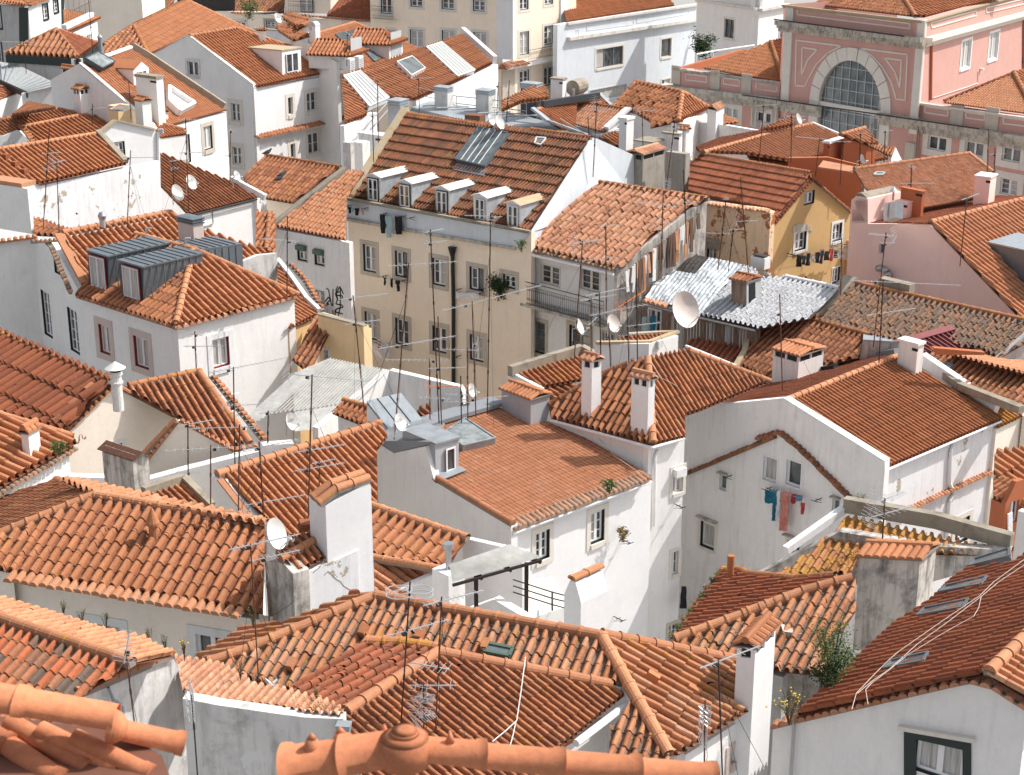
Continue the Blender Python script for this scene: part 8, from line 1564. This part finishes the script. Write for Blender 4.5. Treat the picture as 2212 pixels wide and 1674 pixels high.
def build_small():
 A=ant
 pyr=S['pyr'];b1=S['centre'];br=S['br'];gy=S['grey'];cr=S['cream'][1]
 Y,U,V,P_,C_='yagi','uhf','vhf','panel','cor'
 L=[('slim mast with long spiky aerial in front of the small pavilion roof','11 207,540 187,330',[(.97,3.4,-80,Y,12)]),('tall rusty mast before the plain beige building at top left','11 745,440 706,-20',[(.5,.1,0,Y,1)]),('tall mast with comb aerial standing before the stained white gable at left','21 350,372 11 390,1010',[(.72,1.2,60,Y,8),(.55,.8,-20,U,6)]),('short mast right beside the stained patch of the white gable at left','21 472,400 11 452,1285',[(.97,1.3,20,C_,6)]),('mast with crossbar aerial in front of the large blank white wall at left','21 1022,365 11 1045,1205',[(.9,2.6,88,Y,5)]),('tall dark mast behind the two white dishes on the sooty stack','21 1515,335 11 1485,950',[(.99,1.2,80,V,3),(.66,1.6,80,U,10)]),('short mast with fishbone aerial above the left of the two dishes','21 1392,90 11 1386,1285',[(.97,.8,30,U,5),(.7,.6,90,V,3)]),('rusty mast rising before the white gable house corner at upper left','11 1845,1440 1846,1045',[(.99,.5,90,V,2),(.5,1.3,75,U,9)]),('thin mast in front of the slab chimney with two flues at upper left','11 1048,905 1031,650',[(.65,.7,40,Y,6)]),('aerial on the yellow vent box chimney group, a cluster of spiky elements','11 740,960 742,830',[(.7,1.6,70,C_,9)]),('thin mast on the tiled dormer beside the solar panels','12 772,480 776,262',[(.95,.8,60,U,6)]),('tall dark mast in front of the lower ribbed skylight strip','12 1025,1190 1016,650',[(.97,.9,80,C_,6)]),('mast left of the ribbed roof lichen verge, beside the handrails','12 985,1240 975,890',[(.9,.8,20,Y,5)]),('mast in front of the long orange roof right of the square skylight','12 1352,880 1347,622',[(.98,2.0,70,U,14)]),('spiky aerial mast left of its pair behind the two dishes on the ribbed roof','12 1970,1040 1986,660',[(.93,1.7,60,U,12)]),('bare rusty mast right of its pair behind the two dishes on the ribbed roof','12 2046,1040 2075,642',[(.6,1.0,20,U,5)]),('tall mast with stacked aerials casting shadow on the blue-grey gable wall','13 738,1360 766,800',[(.97,.7,60,C_,6),(.85,1.8,75,U,10),(.5,.8,80,V,3)]),('mast with long comb aerial left of the pedimented gable front','13 1135,1130 1131,885',[(.98,1.6,70,C_,10)]),('bare dark mast before the small pale tiled roof, upper centre','13 702,1105 695,935',[]),('crowded mast with many rods beside the slab chimneys, upper centre','23 1322,110 13 1392,980',[(.95,1.4,80,U,9),(.9,1.0,-60,V,4),(.6,1.1,10,Y,5),(.05,1.0,0,P_,0)]),('mast topped by a white bar aerial in front of the pink palace left wing','14 92,1235 126,840',[(.99,1.6,72,U,6)]),('mast beside the dish before the great arched window','14 343,1245 350,915',[(.95,1.4,95,C_,8)]),('leaning mast with ladder aerial over the wide new orange roof','14 545,1355 575,1100',[(.95,2.6,-60,U,16)]),('mast in front of the orange painted chimney on the wide new roof','14 740,1420 756,1130',[(.98,2.2,-85,Y,6)]),('slim mast above the small white dish near the palace','14 892,1330 901,1065',[(.98,.9,70,U,5)]),('mast with mesh panel before the glazed base of the palace arch','14 992,1265 996,985',[(.95,1.3,90,P_,0)]),('mast with upturned bar aerial right of the palace arch','14 1088,1310 1100,1045',[(.98,1.0,60,U,5)]),('mast with broad fine aerial standing on the long pale orange roof','14 1303,1590 1310,1325',[(.45,2.4,85,Y,12),(.95,.5,80,V,2)]),('tall bare mast left of its pair before the palace right wing','14 1915,1410 1931,1030',[]),('shorter mast with side aerial before the palace right wing','14 1970,1440 1981,1185',[(.8,1.2,80,U,8)]),('tall rusty mast with feathery aerial left of the green blinds','22 292,900 293,325',[(.66,2.4,-70,Y,12)]),('rusty mast with two thin aerials standing behind the yellow walled house','32 905,425 22 822,962',[(.98,2.8,65,Y,11),(.75,2.0,65,U,9)]),('long pole carrying a broad white aerial before the cream facade, above the logo dish','32 1155,665 22 1262,700',[(.99,3.6,75,Y,14),(.53,4.4,60,C_,10)]),('leaning grey pole with comb aerial in front of the cream parapet','32 1508,500 22 1442,430',[(.99,1.2,50,C_,8),(.93,1.3,60,U,6)]),('rusty mast with orange aerial tangle near the black drainpipe','32 1530,545 22 1503,1130',[(.32,2.2,85,C_,9,0,'orange_plastic'),(.5,2.0,85,U,7),(.2,1.8,-80,Y,6)]),('rusty mast with the longest white aerial crossing the drainpipe','32 1805,450 22 1777,1010',[(.985,6.0,62,Y,12,6),(.6,.3,90,V,2),(.08,2.6,75,U,9)]),('thick black mast at the right end of the cream facade','32 1900,430 22 1924,300',[(.985,2.0,-80,U,8),(.97,.8,30,C_,5)]),('thin rusty mast right of the drainpipe foot','32 1742,470 22 1738,1385',[(.97,2.4,-85,Y,6)]),('short mast with long comb aerial left of the drainpipe foot','32 1438,470 22 1435,1470',[(.97,3.4,-88,Y,12)]),('dark mast with clamps and grey dish at the foot of the cream facade','32 1690,500 32 1685,200',[(.5,1.3,-85,U,5),(.3,1.3,-85,U,5)]),('left mast of the thicket on the pale block, behind the small dish','23 590,1400 651,525',[(.99,2.0,60,C_,12)]),('second mast of the thicket with long dark ladder aerial','23 720,1470 721,985',[(.99,2.4,60,U,14),(.6,1.6,20,Y,6)]),('third mast of the thicket with stacked spiky aerials','23 800,1560 787,930',[(.98,3.0,55,U,16),(.72,2.2,55,Y,10)]),('short black mast bearing the rusty dish in the thicket','23 878,1560 862,1180',[]),('mast with orange and white rod aerial in the thicket','23 1022,1465 1006,1000',[(.97,2.6,40,C_,9,10,'orange_plastic'),(.4,2.0,70,U,9)]),('tallest rusty mast of the thicket beside the white chimney','23 1092,1465 1082,700',[(.55,2.4,-120,Y,8),(.35,2.0,70,U,9)]),('grey mast with bar aerial over the weathered pale roof','23 842,1060 838,395',[(.985,1.3,65,U,6),(.6,2.4,-110,Y,8)]),('rusty mast with round bird-nest elements on the weathered pale roof','23 1282,700 1300,120',[(.55,1.2,80,C_,7),(.8,3.0,-60,Y,8)]),('thin mast at the right end of the weathered pale roof','23 1482,480 1462,-50',[(.5,.9,80,U,4)]),('mast with upright bar before the ruined ochre wall','23 1745,690 1803,185',[(.99,.8,10,U,5),(.45,1.8,-85,Y,6)]),('thick leaning rusty mast before the ruined ochre wall','23 1976,712 13 1920,1420',[(.5,1.3,80,C_,6)]),('grey stub mast with angled boom on the ruined ochre wall','23 1830,700 1862,430',[(.98,1.1,70,U,4)]),('tall dark mast with grid aerial in front of the white painted tiles','34 272,240 24 253,948',[(.98,.9,0,P_,0),(.78,2.4,60,U,9)]),('very tall rusty mast before the pink gable wall','24 1012,1300 1106,455',[(.97,1.4,-60,C_,9),(.9,.9,80,Y,5)]),('mast with very long slanting aerial before the steel duct','24 1052,1430 1084,835',[(.97,6.0,100,U,18),(.55,3.4,65,Y,9)]),('mast with wire panel at the washing line of the ochre house','24 742,890 750,500',[(.82,1.5,20,P_,0)]),('rusty mast with white spike aerial above the pink house roof','24 1705,660 1757,170',[(.98,2.4,40,U,8)]),('mast with white zigzag aerial in the gutter of the left gable houses','31 1510,1020 1507,580',[(.98,1.8,60,U,8),(.1,.2,0,V,1)]),('rusty mast with wide crossbars before the cream gables at left','31 1690,1255 1690,755',[(.95,3.0,-100,Y,8)]),('thin mast before the right wall of the pyramid-roofed house','31 1575,155 21 1562,1250',[(.93,1.8,-60,U,10),(.62,2.2,90,Y,5)]),('mast with long rod aerial rising over the lichened orange roof','31 1885,930 1872,130',[(.99,4.2,55,U,16),(.62,2.0,80,Y,14)]),('mast with horizontal crossbar over the old gable, left of the white wall','31 1912,1300 1922,590',[(.97,3.0,-95,Y,6),(.02,.2,0,V,1)]),('heavy dark mast by the white wall, left of the white dish','41 2125,-80 31 2080,730',[(.95,2.4,60,Y,12),(.4,2.6,65,U,9)]),('slim mast at the foot of the pyramid-roofed house','31 2145,860 2152,480',[(.97,1.6,65,U,8)]),('tall rusty mast crossing the long orange roof with mortared ridge','32 460,1430 490,190',[(.99,3.4,105,C_,16),(.52,2.2,65,U,10),(.4,2.2,65,U,10)]),('short mast with twin bars on the long orange roof','32 550,1060 549,890',[(.98,1.2,60,U,6)]),('rusty mast with grid in front of the cracked white tower','42 612,345 32 658,1270',[(.9,1.0,60,P_,0)]),('mast with bar aerial close to the big white dish','42 148,545 42 118,40',[(.98,1.9,60,Y,9)]),('tall thin mast passing in front of the broad orange eave','41 2075,1042 31 2012,1545',[(.99,2.2,60,U,12)]),('grey mast topped with circular loop dipoles over the mossy roof','42 1205,1410 1277,240',[(.93,.36,0,'helix',0),(.67,1.9,60,U,9)]),('dark mast with bar aerials over the mossy roof, right of the loop aerial','42 1482,1480 1531,362',[(.97,1.9,60,U,12),(.5,1.2,-70,Y,7)]),('low dense ladder aerial between the two tall masts on the mossy roof','42 1390,1500 1388,1050',[(.7,.5,20,C_,7),(.4,.5,60,C_,7),(.95,1.3,90,Y,4)]),('dark mast with white boom reaching to the slim white chimney, bottom right','43 1772,1750 1740,870',[(.99,2.2,55,U,8)]),('short black mast with twisted mesh at the right hip, bottom','43 1628,1750 1634,1190',[(.8,.55,30,P_,0),(.5,.7,80,P_,0)]),('grey mast with ladder aerial against the grey rendered wall, lower left','41 1092,1480 1012,800',[(.98,.9,15,Y,9,60)]),('rusty mast with large rectangular grid reflector, lower left','41 1578,1700 1541,1150',[(.92,1.0,70,P_,0)]),('rusty mast before the right-hand corner of the tall white gable house','34 1075,1540 1095,1180',[(.97,1.8,50,C_,12),(.65,2.4,60,C_,8)]),]
 for i,(lab,s,bo)in enumerate(L):
  near=pts(s)[0][1]>1180
  k=dict(mat='rust' if i%3 else 'rust_dark',r=.017 if near else.024);dz=0
  if s.startswith('42 1205')or s.startswith('42 1482')or s.startswith('42 1390'):k['pl']=b1[3]
  elif s.startswith('43'):k['z']=-18.6
  elif s.startswith('41 1092'):k['z']=-17.2;
  elif s.startswith('41 1578'):k['z']=-17.3
  elif s.startswith('41 2075'):k['z']=-18.6
  elif s.startswith('42 612')or s.startswith('42 148'):k['z']=-20.3
  else:k['dz']=1.0
  if pts(s)[0][1]<330:k['dz']=.0
  bo=[tuple(list(x[:1])+[x[1]*(.72 if not near else.75)]+list(x[2:]))for x in bo]
  A(lab,s,bo,**k)
 D=dish
 D('left white dish on the sooty stack beside the orange roof, upper left','21 1418,140',138,118,25,dz=1.2);D('right white dish on the dark mast beside the orange roof, upper left','21 1530,55',125,118,25,dz=1.5,logo='MEO')
 D('small white dish fixed low on the white gable house corner','11 1898,1412',88,112,25,dz=1.5,logo='ZON');D('small white dish among the tiny roofs at top left of centre','12 215,145',85,122,25,dz=-.5,logo='ZON')
 D('left dish of the pair above the ribbed roof skylight','12 1930,960',105,122,25,dz=1.5,logo='ZON');D('right dish of the pair above the ribbed roof skylight','12 1992,982',122,122,25,dz=1.6)
 D('narrow white dish on the pale block mast thicket','23 620,1215',145,108,25,dz=1.5);D('rusty-edged dish turned away in the mast thicket','23 892,1188',150,135,25,dz=1.4,mat='dish_pink')
 D('very large beige dish in front of the rusty corrugated shack','23 1463,1078',300,143,22,z=-20.1,mat='dish_pink',post=1.6)
 D('white dish with lettering against the pyramid-roofed house wall','32 325,568',152,122,25,dz=1.3,logo='vodafone');D('white dish with lettering on the grey ridge of the centre house','32 1195,575',152,122,25,z=-20.1,logo='MEO')
 D('grey shaded dish with lettering at the foot of the cream facade','32 1772,320',118,122,25,dz=.8,logo='MEO',mat='dish');D('big white dish beside the cracked white tower','42 192,-140',262,115,22,z=-17.6)
 D('half hidden white dish behind the pale tile verge, lower left','42 150,1060',120,60,40,z=-18.4);D('round beige dish in front of the palace arch, left side','14 402,955',92,122,25,z=-14.2,mat='dish_pink');D('small white tilted dish on the wide new orange roof','14 912,1282',90,80,15,z=-15.8);D('small bluish dish on the white painted tile roof','24 148,800',70,60,40,z=-20.0)
 g='clothes under the cream parapet'
 for s,m,k,l in(('22 1095,378,42,150','c_black','pants','black leggings at the left of the upper clothes line'),('22 1145,402,60,172','c_aqua','shirt','pale aqua shirt hanging between the dark clothes'),('22 1183,385,28,145','c_grey','towel','grey-pink towel beside the aqua shirt'),('22 1222,388,55,148','c_black','pants','black trousers at the right of the upper clothes line'),('22 830,268,26,50','c_black','shirt','tiny dark top at the far left under the parapet'),('22 856,265,20,42','c_aqua','sock','tiny pale blue cloth under the parapet'),('22 890,282,40,58','c_black','shirt','small black shirt under the parapet left end'),('22 935,285,24,45','c_pinkish','sock','small dusky cloth under the parapet left end'),('22 1110,838,22,62','c_black','sock','single black sock at the left of the middle line'),('22 1168,850,28,72','c_black','sock','black sock in the middle below the open window'),('22 1216,872,36,92','c_black','shirt','black top at the right below the open window'),('22 1775,952,185,48','c_white','towel','patterned white cloth under the curtained window'),('22 1066,1350,36,58','c_salmon','sock','salmon cloth on the lowest line of the cream facade'),('22 1120,1395,60,115','c_white','towel','long white sheet on the lowest line of the cream facade')):cloth(l,cr,s,m,k)
 for s,l in(('22 1100,300 1255,320','rack holding the dark clothes under the cream parapet'),('22 815,235 950,255','rack with tiny clothes at the left end of the parapet'),('22 1095,800 1250,835','rack with black socks below the open window'),('22 1690,905 1870,935','rack with patterned cloth below the curtained window'),('22 1050,1325 1240,1355','lowest rack on the cream facade')):dryer(l,cr,s,.45)
 gv=S['graf'][1]
 for s,m,k,l in(('22 545,1075,28,62','c_red','towel','crimson towel beside the graffiti'),('22 612,1085,88,105','c_grey','towel','pale grey sheet hanging under the graffiti')):cloth(l,gv,s,m,k)
 rv=S['rg'][3]
 for s,m,l in(('34 215,1150,62,110','c_teal','short teal boa hanging at the left under the double window'),('34 262,1225,34,245','c_teal','long teal boa under the double window'),('34 292,1225,30,250','c_white','whitish fluffy boa between teal and red ones'),('34 345,1270,62,320','c_salmon','longest red fluffy boa under the double window'),('34 410,1170,32,75','c_red','short red boa at the right of the long ones')):cloth(l,rv,s,m,'scarf')
 cloth('small navy cloth on the washing line right of the boas',rv,'34 455,1160,52,50','c_blue','towel');cloth('red and white bag-like cloth at the right end of the boas',rv,'34 485,1245,34,95','c_red','towel');dryer('washing line under the double window of the tall gable',rv,'34 190,1090 590,1180',.45);dryer('thin line bracket beside the narrow vent window of the gable',rv,'33 1850,995',.4)
 ov=S['och'][1];cs=['c_black','c_navy','c_black','c_grey','c_black','c_navy','c_black','c_red','c_black','c_grey'];wd=['leftmost','second','third','fourth','fifth','sixth','seventh','eighth','ninth','rightmost']
 for k in range(10):cloth('%s dark garment along the washing line of the ochre house'%wd[k]if cs[k]!='c_red' else 'red garment among black ones on the washing line of the ochre house',ov,'24 %d,%d,34,%d'%(345+k*37,672-k*7,(90,70,100,60,85,110,70,95,60,80)[k]),cs[k],'shirt' if k%2 else 'pants',out=.5)
 dryer('long washing line rack below the windows of the ochre house',ov,'24 310,625 730,545',.6);fv=S['foil'][2]
 cloth('pale blue jeans hanging at the shack doorway',fv,'23 1185,1190,36,140','c_aqua','pants');cloth('teal trousers hanging at the shack doorway',fv,'23 1255,1190,45,145','c_teal','pants')
 hv=S['hip2'][3];cloth('black trousers hanging in the narrow gap between the gable houses',hv,'43 1395,330,44,175','c_black','pants',out=.5);dryer('small rack on the wall above the house-shaped chimney',hv,'43 1000,520',.5)if 0 else None
 for s,v,l in(('33 1385,1225',hv,'bent wire rack beside the shuttered window of the hip-roofed house'),('43 900,520',S['mid'][2],'dark bracket rack low on the white wall left of the gap'),('33 960,1510',S['mid'][2],'bracket holding a dried plant on the white wall'),('22 800,725',cr,'empty bracket on the cream facade near the graffiti house'),('22 1320,330',cr,'bracket right of the hanging aqua shirt'),('22 1690,1440',cr,'dark bracket beside the drainpipe, lower right of the facade')):dryer(l,v,s,.5)
 B=bush
 B('dry potted plant perched on a bracket of the white wall','hanging_plant','plant','0 0,0',.5,260,'leaf_dry',.06,P=S['mid'][2].cast(pts('33 915,1490')[0])-S['mid'][2].n*.4)
 B('large leafy self-sown shrub growing from the low wall beside the shade-darkened roof, bottom right','wild_shrub','shrub','44 660,1090',1.15,2600,'leaf',.035,z=-19.2,stems=16,squash=(.75,.6,1.25));B('lower dark part of the wild shrub hanging over the shade-darkened roof edge','wild_shrub','shrub','44 640,1120',.75,1100,'leaf_dark',.035,z=-19.2,stems=9,squash=(1.1,.5,.9))
 B('yellow flowering weed at the left corner of the scalloped gable','flowering_weed','weed','44 330,1360',.6,260,'leaf_dry',.025,z=-19.1,stems=12,flowers=26)
 B('shrubby overgrowth at the left end of the iron balcony','balcony_shrub','shrub','0 0,0',1.3,1300,'leaf_dark',.07,P=S['balc'][3][0]+Vector((-.5,.1,.1)),stems=9,squash=(1,.6,.75));B('green tuft at the left end of the mossy eave above the balcony','eave_plant','plant','23 160,600',.5,300,'leaf',.05,z=-19.5)
 B('dry yellow weeds between the ruin and the foil roof','dry_weeds','weed','23 1420,610',1.1,900,'leaf_dry',.05,z=-19.9,stems=14,squash=(1.5,.6,.6));B('second clump of weeds by the foil roof corner','dry_weeds','weed','23 1260,740',.8,400,'leaf_dry',.05,z=-20.2,stems=9)
 B('yellow-green bush beside the broad rendered chimney behind the blue-grey gable','wall_bush','bush','13 965,1440',1.3,700,'leaf',.06,z=-18.1,flowers=40,squash=(.7,.6,.9));B('green tuft in the gutter of the fine-tiled centre roof','gutter_plant','plant','33 865,1130',.42,300,'leaf',.05,z=-21.7);B('succulent tuft on the left tile verge near the slim chimney','verge_plant','plant','31 470,830',.5,300,'leaf',.05,z=-20.4)
 B('yellow flowers at the foot of the dark old gable line','gable_weed','weed','34 890,1240',.5,220,'leaf',.04,P=rv.cast(pts('34 900,1260')[0])-rv.n*.15,flowers=18)
 for k,(s,l)in enumerate((('41 510,520','first spindly weed on the pale tiles, lower left'),('41 660,590','low reddish weeds beside the shuttered window, lower left'),('41 850,610','thin tall weed before the left window trim, lower left'),('41 1210,760','tall dry stalks above the ridge end, lower left'),('41 1330,800','green rosette on the ridge end, lower left'),('41 1480,850','yellow-flowered stalks beside the window, lower left'),('41 1930,1000','dark weed clump near the hip end, lower left'),('42 530,1200','weed with spikes on the pale tile verge, bottom'),('42 20,590','small green weed at the foot of the cracked tower'))):
  B(l,'roof_weed','weed',s,.32,90,'leaf_dry' if k not in(4,8)else 'leaf',.02,z=-17.2 if k<6 else-17.4,stems=9,flowers=5 if k==5 else 0,squash=(.6,.6,1.2),group='weeds on the lower left tiles')
 h=S['hipr'][2]
 for k in range(9):f=k/8;q='43 %d,%d'%(1740-f*370,210+f*500);B('succulent tuft %s on the verge of the dark hip roof'%('at the top','just below the top','a little below the top','above the middle','in the middle','below the middle','above the bottom','near the bottom','at the bottom')[k],'verge_plant','plant',q,.22,110,'leaf' if k%2 else 'leaf_dry',.035,pl=h,group='plants along the hip roof verge')
 p=br[1]
 for i,s in enumerate(('44 2300,60 1990,290 1880,400 1600,590 1230,850 1160,910 1040,1030 890,1190 855,1320','44 2300,110 2030,290 1900,400 1640,600 1380,790 1150,1000 1030,1080 900,1190','44 1890,410 1870,500 1830,570 1700,640 1560,720 1300,880 1180,980 1010,1110 965,1160 985,1280')):wire(('upper pale cable lying across the shade-darkened tiled roof','middle pale cable lying across the shade-darkened tiled roof','looping lower cable lying across the shade-darkened tiled roof')[i],[p.cast(t)+p.n*.16 for t in pts(s)],.009,'cable')
 q=b1[3];wire('white cord stretched over the mossy cross roof to a knot',[q.cast(t)+Vector((0,0,.2))for t in pts('42 2205,910 2170,1180 2135,1420 2050,1500 1940,1590')],.012,'frame_white');wire('second white cord from the knot towards the eave',[q.cast(t)+Vector((0,0,.18))for t in pts('43 118,1420 90,1550 60,1650')],.012,'frame_white')
 P1,P2=S['hip2'][1],S['hip2'][2];wire('loose pale cable drooping over the hipped roof with slim chimneys',[P2.cast(t)+P2.n*.15 for t in pts('33 1190,110 1260,230 1400,300')],.012,'cable');m=S['mid'][1];wire('thin cable running down the fine-tiled centre roof',[m.cast(t)+m.n*.12+Vector((0,0,.1))for t in pts('33 660,540 720,680 900,880 1130,1040')],.010,'cable')
 c=S['tower'][2].cast(pts('42 140,180')[0])-S['tower'][2].n*.1;wire('coil of white cable hung on the sooty tower side',[c+S['tower'][2].u*math.cos(k*.7)*.22+Vector((0,0,math.sin(k*.7)*.22))for k in range(28)],.008,'frame_white',name='cable_coil',cat='cable coil')
 for s,l in(('12 133,1240','pigeon perched on the ridge end below the white gabled house'),('12 250,1420','pigeon sitting on the mottled roof left of its neighbour'),('12 225,1455','pigeon sitting lower on the mottled roof')):
  c=G(pts(s)[0],-17.4);t=Thing('pigeon',l,'pigeon','pigeons');m=t.part('pigeon');d=Vector((.8,.3,0)).normalized();rs=[(-.22,.02,-.02),(-.12,.05,.0),(0,.085,.03),(.1,.075,.07),(.15,.045,.13),(.18,.04,.17),(.22,.02,.18)]
  for(x0,r0,z0),(x1,r1,z1)in zip(rs[:-1],rs[1:]):m.tube(c+d*x0*1.3+Vector((0,0,z0*1.3+.1)),c+d*x1*1.3+Vector((0,0,z1*1.3+.1)),r0*1.3,'zinc_dark',8,r2=r1*1.3)
BUILDERS=[build_near,build_mid,build_mid2,build_right,build_pink,build_far,build_far2,build_small]
S={}
def setup():
 global COL
 sc=bpy.context.scene;COL=sc.collection
 make_mats()
 cam=bpy.data.cameras.new('camera');co=bpy.data.objects.new('camera',cam);COL.objects.link(co);sc.camera=co
 co.location=(0,0,0);co.rotation_euler=(R(90)-PITCH,0,0);cam.sensor_width=36;cam.lens=36*FPX/2212;cam.clip_end=3000;cam.clip_start=.5
 cam.dof.use_dof=True;cam.dof.focus_distance=62;cam.dof.aperture_fstop=3.5
 w=bpy.data.worlds.new('World');sc.world=w;w.use_nodes=True;nt=w.node_tree;nt.nodes.clear()
 o=nt.nodes.new('ShaderNodeOutputWorld');bg=nt.nodes.new('ShaderNodeBackground');sk=nt.nodes.new('ShaderNodeTexSky');sk.sky_type='NISHITA';sk.sun_disc=False
 EL,AZ=49.5,16.0;sk.sun_elevation=R(EL);sk.sun_rotation=R(90-AZ);sk.dust_density=3.0;sk.ozone_density=.6
 hs=nt.nodes.new('ShaderNodeHueSaturation');hs.inputs['Saturation'].default_value=.4;nt.links.new(sk.outputs[0],hs.inputs['Color']);nt.links.new(hs.outputs[0],bg.inputs[0]);nt.links.new(bg.outputs[0],o.inputs[0]);bg.inputs[1].default_value=.148
 sl=bpy.data.lights.new('sun','SUN');so=bpy.data.objects.new('sun',sl);COL.objects.link(so);sl.energy=4.0;sl.angle=R(.5);sl.color=(1,.955,.90)
 d=Vector((math.cos(R(AZ))*math.cos(R(EL)),math.sin(R(AZ))*math.cos(R(EL)),math.sin(R(EL))));so.rotation_euler=d.to_track_quat('Z','Y').to_euler()
 sc.view_settings.view_transform='Standard';sc.view_settings.look='None';sc.view_settings.exposure=0.33;sc.view_settings.gamma=1
 g=Thing('ground',None,None,kind='structure',loc=Vector((0,90,-34)));m=g.part('ground');m.poly([(-600,-60,-34),(600,-60,-34),(600,900,-34),(-600,900,-34)],'cobble')
import time
t0=time.time()
setup()
for fn in BUILDERS:
 fn();print(fn.__name__,time.time()-t0)
for t in THINGS:
 t.finish()
 if t.label and len(t.label.split())>16:print('LONG',t.label)
print('objects',len(bpy.data.objects),'faces',sum(len(m.polygons)for m in bpy.data.meshes),time.time()-t0)
